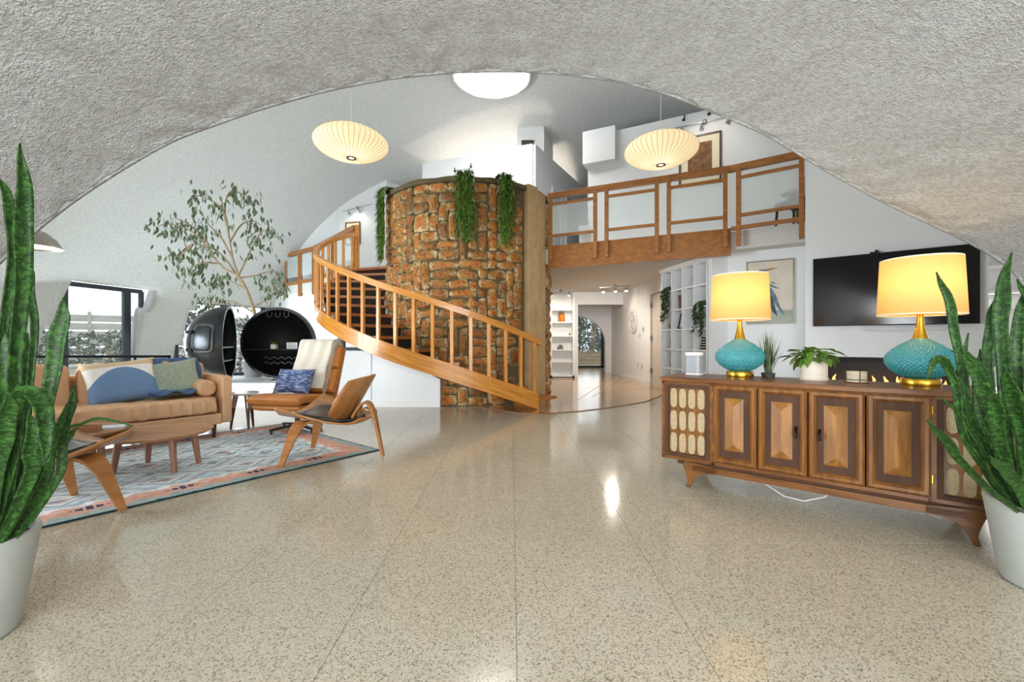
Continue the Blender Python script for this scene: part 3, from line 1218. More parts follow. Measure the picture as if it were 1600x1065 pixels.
# newel rail at the top of the flight
pe = tw(116, rad(116)) - TC
o = MB().bb(-0.035, 0.035, -0.035, 0.035, 2.35, 3.52).build('newel', M_oakz, stair, bevel=0.005)
o.location = (pe.x, pe.y, 0)

# ------------------------------------------------------------------ trailing plants on the tower
def leafmat(name, c1, c2, rough=0.45):
    m, nt, b = newmat(name)
    g = nd(nt, 'ShaderNodeNewGeometry')
    n = nd(nt, 'ShaderNodeTexNoise', Scale=18.0, Detail=2.0)
    nt.links.new(g.outputs['Position'], n.inputs['Vector'])
    nt.links.new(ramp(nt, n.outputs['Fac'], [(0.3, lin(c1)), (0.7, lin(c2))]), b.inputs['Base Color'])
    b.inputs['Roughness'].default_value = rough
    return m


M_trail = leafmat('trailing_green', '#35591a', '#7da244')


def blade(mb_, p, d, L, wd, droop=0.3, n=3, side=None):
    p, d = Vector(p), Vector(d).normalized()
    s_ = side or d.cross(Vector((0, 0, 1)))
    if s_.length < 1e-3:
        s_ = Vector((1, 0, 0))
    s_.normalize()
    o = len(mb_.v)
    for i in range(n + 1):
        t = i / n
        c = p + d * L * t + Vector((0, 0, -droop * L * t * t))
        w_ = wd * math.sin(PI * min(1, 0.22 + 0.78 * t)) * 0.5 if i < n else 0.0005
        mb_.v += [tuple(c - s_ * w_), tuple(c + s_ * w_)]
    for i in range(n):
        mb_.f.append((o + 2 * i, o + 2 * i + 1, o + 2 * i + 3, o + 2 * i + 2))


for phi, wd, zt_, zb, lab in ((60, 0.26, 3.62, 2.42, 'long trailing green plant hanging at the landing side of the stone tower'),
                              (-3.2, 0.28, 3.60, 2.50, 'broad trailing green plant hanging down the front of the stone tower'),
                              (-26, 0.22, 3.57, 2.46, 'trailing green plant on the stone tower nearest its beige facing boards')):
    p = tw(phi, TR + 0.03)
    t = thing('trailing_plant', lab, 'plant', (p.x, p.y, 3.53), -math.radians(phi), 'trailing plants on the stone tower')
    rg = random.Random(int(phi * 10))
    pb = MB().bb(-wd * 0.45, wd * 0.45, -0.02, 0.10, 0.0, 0.06)
    pb.build('planter', M_soil, t)
    st, fo = MB(), MB()
    for k in range(28):
        x = rg.uniform(-wd / 2, wd / 2)
        Lz = (zt_ - zb) * (rg.uniform(0.6, 1.0))
        pts = [(x, 0.02, 0.05), (x, -0.07, 0.06)]
        ns = 9
        for i in range(1, ns + 1):
            pts.append((x + rg.uniform(-0.02, 0.02), -0.10 + rg.uniform(-0.02, 0.01), 0.04 - Lz * i / ns))
        st.tube(pts, 0.003, 4)
        nl = int(Lz * 36)
        for i in range(nl):
            tt = rg.random()
            z = 0.06 - Lz * tt
            a = rg.uniform(-PI, 0)
            blade(fo, (x + rg.uniform(-0.015, 0.015), -0.095 + rg.uniform(-0.02, 0.01), z), (math.cos(a) * 0.8, math.sin(a) * 0.7, rg.uniform(-1.0, 0.3)), rg.uniform(0.09, 0.15), 0.020, 0.5)
    st.build('stem', M_stem, t, kind='stuff')
    fo.build('foliage', M_trail, t, kind='stuff')

# ------------------------------------------------------------------ balcony
M_frost = glassmat('frosted_panel', (0.95, 0.98, 0.98, 1), 0.28, 0.25)
fas = MB()
A0, A1, A2 = Vector((0.584, 7.47, 0)), Vector((3.20, 6.265, 0)), Vector((3.93, 5.74, 0))
fas.beam((A0.x + 0.055, A0.y - 0.025, 2.445), (A1.x, A1.y, 2.445), 0.06, 0.39)
tag(fas.build('balcony_fascia', M_fascia), 'wide brown oak fascia board along the balcony edge', 'fascia')
bpy.data.objects['balcony_fascia']['kind'] = 'thing'
rail = thing('balcony_railing', 'oak balcony railing with frosted panels between paired posts', 'railing', (A0.x, A0.y, 2.6), math.atan2(A1.y - A0.y, A1.x - A0.x))
L1 = (A1 - A0).length
ang2 = math.atan2(A2.y - A1.y, A2.x - A1.x) - math.atan2(A1.y - A0.y, A1.x - A0.x)
L2 = (A2 - A1).length


def rl(s):
    """local x,y of a point s metres along the railing line"""
    if s <= L1:
        return Vector((s, 0, 0))
    return Vector((L1, 0, 0)) + Vector((math.cos(ang2), math.sin(ang2), 0)) * (s - L1)


def rail_s(px):
    k = (px - 800) / FOC
    for A, B, off, L in ((A0, A1, 0, L1), (A1, A2, L1, L2)):
        d = B - A
        t = (k * A.y - A.x) / (d.x - k * d.y)
        if t <= 1.001 or A is A1:
            return off + t * L


m_ = MB()
ca = [rl(-0.04), rl(L1)]
m_.beam((0.055, -0.01, 0.905), (L1 + 0.02, -0.01, 0.905), 0.09, 0.09)
m_.build('handrail', M_rail, rail, bevel=0.006)
e = rl(L1 + L2)
MB().beam((L1, -0.01, 0.905), (e.x, e.y - 0.01, 0.905), 0.09, 0.09).build('handrail', M_rail, rail, bevel=0.006)
for pa, pb_ in ((862.5, 931.5), (949, 1027), (1045.5, 1133), (1153.5, 1251)):
    sa, sb = rail_s(pa), rail_s(pb_)
    for s_ in (sa, sb):
        q = rl(s_)
        o = MB().bb(-0.03, 0.03, -0.025, 0.025, -0.24, 0.87).build('post', M_rail, rail, bevel=0.004)
        o.location = (q.x, q.y - 0.062, 0)
        if s_ > L1:
            o.rotation_euler = (0, 0, ang2)
    a, b_ = rl(sa), rl(sb)
    for z in (0.74, 0.20):
        MB().beam((a.x, a.y - 0.062, z), (b_.x, b_.y - 0.062, z), 0.035, 0.045).build('crossbar', M_rail, rail)
    MB().beam((a.x, a.y - 0.062, 0.47), (b_.x, b_.y - 0.062, 0.47), 0.008, 0.50).build('frosted_panel', M_frost, rail)
a, b_ = rl(L1), rl(L1 + L2)
MB().beam((a.x, a.y - 0.04, 0.03), (b_.x, b_.y - 0.04, 0.03), 0.06, 0.05).build('bottom_rail', M_rail, rail)

lr = thing('landing_railing', 'short oak landing railing with clear panels beyond the stair', 'railing', (-5.3, 11.5, 2.6))
p0, p1, p2 = Vector((-1.30, 1.0, 0)), Vector((0, 0, 0)), Vector((1.86, -2.12, 0))
for a, b_ in ((p0, p1), (p1, p2)):
    MB().beam((a.x, a.y, 0.88), (b_.x, b_.y, 0.88), 0.08, 0.10).build('handrail', M_rail, lr)
    MB().beam((a.x, a.y, 0.04), (b_.x, b_.y, 0.04), 0.05, 0.09).build('bottom_rail', M_rail, lr)
    for t in (0.03, 0.5, 0.56, 0.97):
        c = a + (b_ - a) * t
        MB().bb(c.x - 0.03, c.x + 0.03, c.y - 0.03, c.y + 0.03, -0.35, 0.84).build('post', M_rail, lr)
    for t0_, t1_ in ((0.05, 0.48), (0.58, 0.95)):
        c, d = a + (b_ - a) * t0_, a + (b_ - a) * t1_
        MB().beam((c.x, c.y, 0.50), (d.x, d.y, 0.50), 0.008, 0.58).build('clear_panel', M_frost, lr)
# ------------------------------------------------------------------ sideboard
ROT_S = math.atan2(-0.622, 0.783)
SB0 = Vector((1.058, 3.03, 0))
XS, YS = Vector((0.783, -0.622, 0)), Vector((0.622, 0.783, 0))


def sbp(x, y, z=0.75):
    p = SB0 + XS * x + YS * y
    return (p.x, p.y, z)


sb = thing('sideboard', 'long walnut sideboard with faceted doors standing on the terrazzo', 'sideboard', SB0, ROT_S)
LEN, DEP = 1.706, 0.45
c = MB()
c.bb(0, LEN, DEP - 0.015, DEP, 0.182, 0.72)
c.bb(0, 0.022, 0.0, DEP, 0.182, 0.72)
c.bb(LEN - 0.022, LEN, 0.0, DEP, 0.182, 0.72)
c.bb(0, LEN, 0.0, DEP, 0.182, 0.205)
c.bb(0, LEN, 0.0, DEP, 0.700, 0.72)
for x in (0.333, 1.373):
    c.bb(x - 0.018, x + 0.018, 0.0, DEP, 0.182, 0.72)
c.build('carcass', M_walnut, sb, bevel=0.002, seg=1)
MB().bb(-0.008, LEN + 0.008, -0.010, DEP + 0.004, 0.72, 0.75).build('top', M_walnut, sb, bevel=0.004)
M_cloth = mat('tan_grille_cloth', '#b3a07e', 0.95, var=0.12, scale=60, bump=0.3, bscale=300)
for x0 in (0.022, 1.391):
    pw, pz0, pz1 = 0.293, 0.205, 0.70
    g = thing.__globals__['MB']().bb(x0 + 0.022, x0 + pw - 0.022, 0.018, 0.034, pz0 + 0.02, pz1 - 0.02).build('grille', M_walnutz, sb)
    fr = MB()
    fr.bb(x0, x0 + 0.024, 0.0, 0.034, pz0, pz1)
    fr.bb(x0 + pw - 0.024, x0 + pw, 0.0, 0.034, pz0, pz1)
    fr.bb(x0 + 0.024, x0 + pw - 0.024, 0.0, 0.034, pz0, pz0 + 0.022)
    fr.bb(x0 + 0.024, x0 + pw - 0.024, 0.0, 0.034, pz1 - 0.022, pz1)
    fr.build('grille_frame', M_walnutd, g)
    for r_ in range(3):
        for k in range(4):
            cx = x0 + 0.056 + k * 0.0605
            cz = pz0 + 0.092 + r_ * 0.154
            pts = []
            for i in range(24):
                a = 2 * PI * i / 24
                ex = 0.55
                pts.append((cx + 0.023 * math.copysign(abs(math.cos(a)) ** ex, math.cos(a)) * (1 - 0.10 * math.sin(a) ** 2), cz + 0.066 * math.copysign(abs(math.sin(a)) ** 0.5, math.sin(a))))
            m_ = MB()
            n_ = len(pts)
            m_.add([(x, 0.0185, z) for x, z in pts] + [(x, 0.0145, z) for x, z in pts], [tuple(range(n_, 2 * n_))] + [(i, (i + 1) % n_, n_ + (i + 1) % n_, n_ + i) for i in range(n_)])
            m_.build('grille_cloth', M_cloth, g)
M_golden = wood('golden_walnut', '#6c4217', '#ad7634', 2, 3.0, 0.38, 0.1, 9)
M_iron = mat('dark_bronze', '#2a211b', 0.35, 0.9)
for k in range(4):
    x0 = 0.333 + 0.26 * k
    W_, z0, z1 = 0.256, 0.207, 0.716
    dr = MB().bb(x0 + 0.04, x0 + W_ - 0.04, 0.004, 0.02, z0 + 0.04, z1 - 0.04).build('door', M_walnutd, sb)
    fw = 0.042
    f = MB()

    # mitred, rounded frame mouldings
    def mould(a, b_, inward):
        m2 = MB()
        a, b_ = Vector(a), Vector(b_)
        d = (b_ - a).normalized()
        inn = Vector(inward)
        rows = []
        for t, yy in ((0, 0.02), (0, -0.004), (0.25, -0.016), (0.6, -0.016), (0.85, -0.006), (1.0, 0.008), (1.0, 0.02)):
            q0 = a + inn * fw * t + d * fw * t + Vector((0, yy, 0))
            q1 = b_ + inn * fw * t - d * fw * t + Vector((0, yy, 0))
            rows.append([q0, q1])
        f.grid(rows)

    xa, xb = x0 + 0.002, x0 + W_
    mould((xa, 0, z0), (xb, 0, z0), (0, 0, 1))
    mould((xb, 0, z1), (xa, 0, z1), (0, 0, -1))
    mould((xa, 0, z1), (xa, 0, z0), (1, 0, 0))
    mould((xb, 0, z0), (xb, 0, z1), (-1, 0, 0))
    f.build('door_frame', M_walnutz, dr, smooth=True, ang=35)
    # faceted raised centre
    hx, hz0, hz1 = 0.054, z0 + 0.085, z1 - 0.085
    cx = x0 + W_ / 2
    vs = [(cx - hx, 0.004, hz0), (cx + hx, 0.004, hz0), (cx + hx, 0.004, hz1), (cx - hx, 0.004, hz1), (cx, -0.02, hz0 + 0.05), (cx, -0.02, hz1 - 0.05)]
    MB().add(vs, [(0, 1, 4), (1, 2, 5, 4), (2, 3, 5), (3, 0, 4, 5)]).build('raised_panel', M_golden, dr)
    if k in (1, 2):
        hxx = x0 + (W_ - 0.055 if k == 1 else 0.055)
        m_ = MB()
        m_.tube([(hxx, -0.002, 0.435), (hxx, -0.02, 0.442), (hxx, -0.02, 0.478), (hxx, -0.002, 0.485)], 0.0045, 8)
        m_.bb(hxx - 0.007, hxx + 0.007, -0.001, 0.004, 0.425, 0.495)
        m_.build('pull', M_iron, dr, label='small dark metal pull')
    if k in (0, 3):
        hx_ = xa - 0.004 if k == 0 else xb + 0.004
        for z in (0.28, 0.63):
            MB().cyl(hx_, -0.002, z, z + 0.04, 0.005, n=8).build('hinge', M_brass, dr)
base = MB()
base.bb(0.20, LEN - 0.20, 0.012, 0.034, 0.118, 0.160)
base.bb(0.20, LEN - 0.20, DEP - 0.05, DEP - 0.03, 0.118, 0.160)
base.build('base_rail', M_walnut, sb, bevel=0.004)
MB().bb(0.10, LEN - 0.10, 0.03, DEP - 0.03, 0.150, 0.183).build('plinth', M_walnutd, sb)
for xa, sg in ((0.17, 1), (LEN - 0.17, -1)):
    for y in (0.012, DEP - 0.05):
        # curved sabre leg outline in the x-z plane
        o_ = [(0.0, 0.0), (0.024, 0.0), (0.052, 0.055), (0.075, 0.092), (0.12, 0.112), (0.20, 0.120), (0.20, 0.160), (-0.005, 0.182), (-0.02, 0.150), (-0.002, 0.10), (0.012, 0.05)]
        # splay the foot outward
        pts = [(xa + sg * (px_ - 0.01), z) for px_, z in o_]
        n_ = len(pts)
        m_ = MB()
        m_.add([(x, y, z) for x, z in pts] + [(x, y + 0.034, z) for x, z in pts], [tuple(range(n_)), tuple(range(2 * n_ - 1, n_ - 1, -1))] + [(i, (i + 1) % n_, n_ + (i + 1) % n_, n_ + i) for i in range(n_)])
        m_.build('leg', M_walnut, sb, bevel=0.003)

# ------------------------------------------------------------------ table lamps
def lamp_shade_mat():
    m, nt, b = newmat('lit_linen_shade')
    tc = nd(nt, 'ShaderNodeTexCoord')
    n = nd(nt, 'ShaderNodeTexNoise', Scale=220.0, Detail=2.0)
    nt.links.new(tc.outputs['Object'], n.inputs['Vector'])
    out = nt.nodes['Material Output']
    nt.links.new(ramp(nt, n.outputs['Fac'], [(0.3, lin('#e8c98c')), (0.7, lin('#f5dca6'))]), b.inputs['Base Color'])
    b.inputs['Roughness'].default_value = 0.9
    b.inputs['Emission Color'].default_value = lin('#ffbf42')
    b.inputs['Emission Strength'].default_value = 0.33
    tl = nd(nt, 'ShaderNodeBsdfTranslucent')
    tl.inputs[0].default_value = lin('#ffdf85')
    mx = nd(nt, 'ShaderNodeMixShader')
    mx.inputs[0].default_value = 0.45
    nt.links.new(b.outputs[0], mx.inputs[1])
    nt.links.new(tl.outputs[0], mx.inputs[2])
    nt.links.new(mx.outputs[0], out.inputs[0])
    return m


M_shade = lamp_shade_mat()
M_teal = mat('teal_glass', '#3f959b', 0.16, var=0.04, coat=0.3)
M_bulb = mat('lit_bulb', '#ffd890', 0.4, var=0, emit=6)


def make_lamp(label, loc):
    t = thing('table_lamp', label, 'lamp', loc, 0.3, 'teal lamps on the sideboard')
    MB().lathe([(0.0, 0), (0.084, 0), (0.086, 0.004), (0.086, 0.036), (0.082, 0.041), (0.0, 0.041)], 40).build('foot', M_brass, t, smooth=True)
    # hobnail body
    prof = []
    H0, H1, R = 0.041, 0.265, 0.150
    key = [(0.0, 0.055), (0.06, 0.085), (0.2, 0.125), (0.35, 0.146), (0.45, 0.150), (0.58, 0.142), (0.72, 0.115), (0.85, 0.078), (0.95, 0.046), (1.0, 0.034)]
    rows = []
    NR, NN = 76, 180
    for i in range(NR + 1):
        tt = i / NR
        r = (tab(tt - 0.03, key) + 2 * tab(tt, key) + tab(tt + 0.03, key)) / 4 if 0.03 < tt < 0.97 else tab(tt, key)
        row = []
        for k in range(NN):
            a = 2 * PI * k / NN
            b1 = math.cos(18 * a + tt * 34) * math.cos(18 * a - tt * 34)
            q = 0.0105 * abs(b1) ** 0.8 * min(1, r / 0.09) * min(1, (1 - tt) * 6 + 0.1)
            row.append(Vector(((r + q) * math.cos(a), (r + q) * math.sin(a), H0 + (H1 - H0) * tt)))
        rows.append(row)
    MB().grid(rows, cu=True).build('body', M_teal, t, smooth=True, ang=70)
    MB().lathe([(0.036, 0.262), (0.034, 0.268), (0.026, 0.30), (0.018, 0.34), (0.0145, 0.38), (0.014, 0.43), (0.010, 0.44), (0.010, 0.47), (0.0, 0.47)], 32).build('neck', M_brass, t, smooth=True)
    bl = MB().sphere((0, 0, 0.545), 0.03, 16, 10, (1, 1, 1.3)).build('light_bulb', M_bulb, t, smooth=True)
    MB().cyl(0, 0, 0.46, 0.51, 0.014, n=14).build('socket', M_brass, t)
    sh_ = MB().lathe([(0.188, 0.395), (0.174, 0.71)], 64).build('shade', M_shade, t, smooth=True, solid=0.002)
    MB().lathe([(0.1895, 0.394), (0.1895, 0.402), (0.186, 0.402), (0.186, 0.394)], 64, closed=True).build('lower_hem', mat('shade_hem', '#efe2c2', 0.8), sh_)
    MB().lathe([(0.1755, 0.703), (0.1755, 0.711), (0.172, 0.711), (0.172, 0.703)], 64, closed=True).build('upper_hem', mat('shade_hem', '#efe2c2', 0.8), sh_)
    sp = MB()
    for k in range(3):
        a = 2 * PI * k / 3
        sp.tube([(0, 0, 0.66), (0.175 * math.cos(a), 0.175 * math.sin(a), 0.705)], 0.002, 5)
    sp.cyl(0, 0, 0.47, 0.70, 0.003, n=6)
    sp.build('harp', M_brass, t)
    p = Vector(loc)
    bulb('lamp_glow', (p.x, p.y, p.z + 0.60), 1.5, (1, 0.80, 0.45), 0.045)
    return t


make_lamp('teal hobnail lamp beside the grey wireless speaker and tall grass', sbp(0.438, 0.31))
make_lamp('teal hobnail lamp nearest the snake plant, in front of the television', sbp(1.354, 0.285))

# wireless speaker
t = thing('wireless_speaker', 'small silver mesh speaker with white top on the walnut sideboard', 'speaker', sbp(0.125, 0.345), ROT_S)
softs = MB()
pts = [(0.058 * math.copysign(abs(math.cos(a)) ** 0.5, math.cos(a)), 0.055 * math.copysign(abs(math.sin(a)) ** 0.5, math.sin(a))) for a in [2 * PI * i / 40 for i in range(40)]]
MB().prism(pts, 0.010, 0.142).build('mesh_body', mat('silver_mesh', '#9fa2a6', 0.5, 0.2, var=0.06, scale=120), t, smooth=True)
MB().prism([(x * 1.02, y * 1.02) for x, y in pts], 0.142, 0.165).build('top_cap', mat('white_plastic', '#ededed', 0.4, var=0), t, smooth=True, bevel=0.004)
MB().prism([(x * 1.02, y * 1.02) for x, y in pts], 0.0, 0.010).build('bottom_cap', mat('white_plastic_base', '#dddddd', 0.4, var=0), t, smooth=True)

# tall grass
M_grass = leafmat('grass_blade_green', '#33462a', '#6d8257')
t = thing('grass_plant', 'spiky green grass plant behind the smaller-looking teal lamp', 'plant', sbp(0.60, 0.385))
MB().lathe([(0.0, 0), (0.038, 0), (0.044, 0.03), (0.040, 0.03), (0.036, 0.022), (0.0, 0.022)], 24).build('pot', mat('dark_pot', '#3c3a36', 0.6), t, smooth=True)
rg = random.Random(3)
fo = MB()
for k in range(85):
    a = rg.uniform(0, 2 * PI)
    sp_ = abs(rg.gauss(0, 0.22))
    p = (0.024 * math.cos(a) * rg.random(), 0.024 * math.sin(a) * rg.random(), 0.02)
    blade(fo, p, (math.cos(a) * sp_, math.sin(a) * sp_, 1), rg.uniform(0.20, 0.36), 0.0065, 0.10 + sp_ * 0.4, 5)
fo.build('foliage', M_grass, t, kind='stuff')

# pothos
def veined(name, c1, c2, edge):
    m, nt, b = newmat(name)
    uv = nd(nt, 'ShaderNodeTexCoord')
    sp = nd(nt, 'ShaderNodeSeparateXYZ')
    nt.links.new(uv.outputs['UV'], sp.inputs[0])
    n = nd(nt, 'ShaderNodeTexNoise', Scale=14.0, Detail=3.0)
    nt.links.new(uv.outputs['UV'], n.inputs['Vector'])
    nt.links.new(ramp(nt, n.outputs['Fac'], [(0.32, lin(c1)), (0.55, lin(c2)), (0.72, lin(edge))]), b.inputs['Base Color'])
    b.inputs['Roughness'].default_value = 0.38
    return m


M_pothos = veined('pothos_leaf', '#2f5416', '#54812a', '#a9bd5a')
t = thing('potted_pothos', 'leafy variegated pothos in a cream cylinder pot on the sideboard', 'plant', sbp(0.86, 0.34))
MB().lathe([(0.0, 0.012), (0.070, 0.012), (0.074, 0.018), (0.074, 0.122), (0.070, 0.124), (0.068, 0.11), (0.0, 0.108)], 40).build('pot', mat('cream_ceramic', '#e6ddcd', 0.45, var=0.03), t, smooth=True)
MB().lathe([(0.0, 0), (0.076, 0), (0.080, 0.010), (0.080, 0.016), (0.0, 0.014)], 40).build('saucer', mat('cream_saucer', '#d9cdb9', 0.45, var=0.03), t, smooth=True)
MB().lathe([(0.0, 0.111), (0.067, 0.108)], 24).build('soil', M_soil, t)
rg = random.Random(5)
for k in range(34):
    a = rg.uniform(0, 2 * PI)
    el = rg.uniform(0.25, 1.4)
    rr = rg.uniform(0.02, 0.05)
    L0 = rg.uniform(0.03, 0.085)
    base_ = Vector((rr * math.cos(a), rr * math.sin(a), 0.115))
    d = Vector((math.cos(a) * math.cos(el), math.sin(a) * math.cos(el), math.sin(el)))
    tip = base_ + d * L0
    m_ = MB()
    m_.tube([base_, base_ + d * L0 * 0.5, tip], 0.0016, 5)
    m_.build('stalk', M_stem, t)
    L = rg.uniform(0.065, 0.10)
    wd = L * 0.72
    side = d.cross(Vector((0, 0, 1))).normalized()
    fwd = (Vector((math.cos(a), math.sin(a), 0)) * 0.8 + Vector((0, 0, rg.uniform(-0.9, 0.5)))).normalized()
    up = side.cross(fwd)
    m_ = MB()
    m_.uv = []
    rows = []
    for i in range(7):
        tt = i / 6
        hw_ = wd / 2 * (math.sin(PI * tt ** 0.62)) ** 0.8 if 0 < i < 6 else 0.001
        row = []
        for j in range(-2, 3):
            s_ = j / 2
            q = tip + fwd * L * tt + side * hw_ * s_ + up * (0.010 * abs(s_) * math.sin(PI * tt)) - Vector((0, 0, 0.018 * tt * tt))
            row.append(q)
            m_.uv.append((s_ * 0.5 + 0.5 + k, tt + k * 0.37))
        rows.append(row)
    m_.grid(rows)
    m_.build('leaf', M_pothos, t, smooth=True)

# coaster stack
t = thing('coaster_holder', 'wire coaster holder on a dark tray between pothos and lamp', 'holder', sbp(1.075, 0.27), ROT_S)
MB().lathe([(0.0, 0), (0.062, 0), (0.064, 0.006), (0.0, 0.006)], 30).build('tray', M_walnut, t, smooth=True)
M_co = mat('pale_stone_coaster', '#d8c9ae', 0.7, var=0.1, scale=30)
for k in range(6):
    o = MB().lathe([(0.0, 0.0), (0.049, 0.0), (0.05, 0.003), (0.049, 0.0095), (0.0, 0.0095)], 30).build('coaster', M_co, smooth=True)
    o.location = Vector(sbp(1.075, 0.27)) + Vector((0, 0, 0.0065 + k * 0.0105))
    tag(o, ['lowest', 'second lowest', 'third', 'fourth', 'fifth', 'topmost'][k] + ' pale round coaster in the wire holder', 'coaster', 'coasters in the wire holder')
h = MB()
for a in (0.3, 1.87, 3.44, 5.0):
    h.tube([(0.053 * math.cos(a), 0.053 * math.sin(a), 0.005), (0.053 * math.cos(a), 0.053 * math.sin(a), 0.076)], 0.0022, 6)
for z in (0.02, 0.076):
    h.tube([(0.053 * math.cos(a), 0.053 * math.sin(a), z) for a in [2 * PI * i / 24 for i in range(25)]], 0.002, 5, False)
h.build('wire_holder', mat('dark_wire', '#3a2c20', 0.4, 0.7), t)

# lamp cord below the sideboard
pp = [Vector(sbp(*q)) for q in ((0.55, 0.30, 0.152), (0.60, 0.22, 0.03), (0.72, 0.18, 0.008), (0.82, 0.16, 0.006), (0.93, 0.22, 0.02), (1.0, 0.28, 0.152))]
cv = MB()
cv.tube([tuple(sum((Vector(pp[max(0, min(5, i + d))]) * w_ for d, w_ in ((-1, 0.2), (0, 0.6), (1, 0.2))), Vector())) for i in range(6)], 0.004, 6)
tag(cv.build('lamp_cord', mat('white_cable', '#e3e3e0', 0.5, var=0), smooth=True), 'white cable looping under the walnut sideboard', 'cable')

# ------------------------------------------------------------------ snake plants
def snake_mat():
    m, nt, b = newmat('snake_plant_leaf')
    tc = nd(nt, 'ShaderNodeTexCoord')
    sp = nd(nt, 'ShaderNodeSeparateXYZ')
    nt.links.new(tc.outputs['UV'], sp.inputs[0])
    mp = nd(nt, 'ShaderNodeMapping')
    mp.inputs['Scale'].default_value = (2.2, 24.0, 1.0)
    nt.links.new(tc.outputs['UV'], mp.inputs['Vector'])
    n = nd(nt, 'ShaderNodeTexNoise', Scale=1.0, Detail=4.0, Roughness=0.6, Distortion=1.2)
    nt.links.new(mp.outputs[0], n.inputs['Vector'])
    g = ramp(nt, n.outputs['Fac'], [(0.30, lin('#12240d')), (0.48, lin('#1f3f15')), (0.66, lin('#41702a'))])
    nt.links.new(g, b.inputs['Base Color'])
    b.inputs['Roughness'].default_value = 0.48
    b.inputs['Specular IOR Level'].default_value = 0.3
    bp = nd(nt, 'ShaderNodeBump', Strength=0.15, Distance=0.004)
    nt.links.new(n.outputs['Fac'], bp.inputs['Height'])
    nt.links.new(bp.outputs['Normal'], b.inputs['Normal'])
    return m


M_snake = snake_mat()
M_snake_edge = mat('leaf_yellow_margin', '#a9a955', 0.5, var=0.1)


def catmull(P, n):
    P = [P[0] * 2 - P[1]] + P + [P[-1] * 2 - P[-2]]
    out_ = []
    for i in range(1, len(P) - 2):
        for k in range(n):
            t = k / n
            a, b_, c, d = P[i - 1], P[i], P[i + 1], P[i + 2]
            out_.append(0.5 * ((2 * b_) + (c - a) * t + (2 * a - 5 * b_ + 4 * c - d) * t * t + (3 * b_ - a - 3 * c + d) * t ** 3))
    out_.append(P[-2])
    return out_


def snake_plant(label, center, leaves, seed, rt=0.206, rb=0.16, h=0.34):
    t = thing('snake_plant', label, 'plant', center)
    MB().lathe([(0.0, 0), (rb - 0.02, 0), (rb - 0.004, 0.006), (rb, 0.02), (rt, h - 0.008), (rt - 0.004, h), (rt - 0.016, h), (rt - 0.02, h - 0.04), (0.0, h - 0.04)], 64).build('pot', mat('pale_grey_pot', '#b0b4ae', 0.6, var=0.02), t, smooth=True)
    MB().lathe([(0.0, h - 0.034), (rt - 0.021, h - 0.038)], 32).build('soil', M_soil, t)
    rg = random.Random(seed)
    C = Vector(center)
    view = C.normalized()
    k = 0
    for path, w0, lift, *dy in leaves:
        dep = dy[0] if dy else rg.uniform(-0.10, 0.10)
        pts = []
        npt = len(path)
        for i, (px, py) in enumerate(path):
            Y = C.y + dep * (0.55 + 0.8 * i / npt)
            p = at(px, py, Y) - C
            pts.append(p)
        # root: inside the pot
        b0 = pts[0]
        rxy = math.hypot(b0.x, b0.y)
        lim = rt - 0.05
        if rxy > lim:
            f_ = lim / rxy
            b0 = Vector((b0.x * f_, b0.y * f_, b0.z))
        b0.z = h - 0.05
        pts[0] = b0
        cp = catmull(pts, 6)
        n_ = len(cp)
        tw_ = rg.uniform(-0.5, 0.5)
        m_ = MB()
        m_.uv = []
        rows = []
        wm = 0.50 * w0 * C.y / FOC
        for i, p in enumerate(cp):
            tt = i / (n_ - 1)
            d = (cp[min(n_ - 1, i + 1)] - cp[max(0, i - 1)]).normalized()
            s0 = d.cross(view)
            if s0.length < 0.05:
                s0 = Vector((1, 0, 0))
            s0.normalize()
            up = d.cross(s0)
            sd = (s0 * math.cos(tw_ * (1 - 0.5 * tt)) + up * math.sin(tw_ * (1 - 0.5 * tt)))
            un = d.cross(sd)
            prof = min(1.0, 0.62 + 0.55 * tt) if tt < 0.6 else max(0.0, 1 - ((tt - 0.6) / 0.4) ** 2.0)
            hw_ = max(0.0008, wm * 0.5 * prof)
            row = []
            for j in range(-3, 4):
                s_ = j / 3
                row.append(p + sd * hw_ * s_ + un * hw_ * 0.38 * (s_ * s_ - 0.3) + sd * 0.003 * math.sin(tt * 19 + seed) * abs(s_))
                m_.uv.append((s_ * 0.5 + 0.5 + k * 1.7, tt * 2.0 + k * 3.1))
            rows.append(row)
        m_.grid(rows)
        m_.build('leaf', M_snake, t, smooth=True, solid=0.0035, ang=80)
        k += 1
    return t


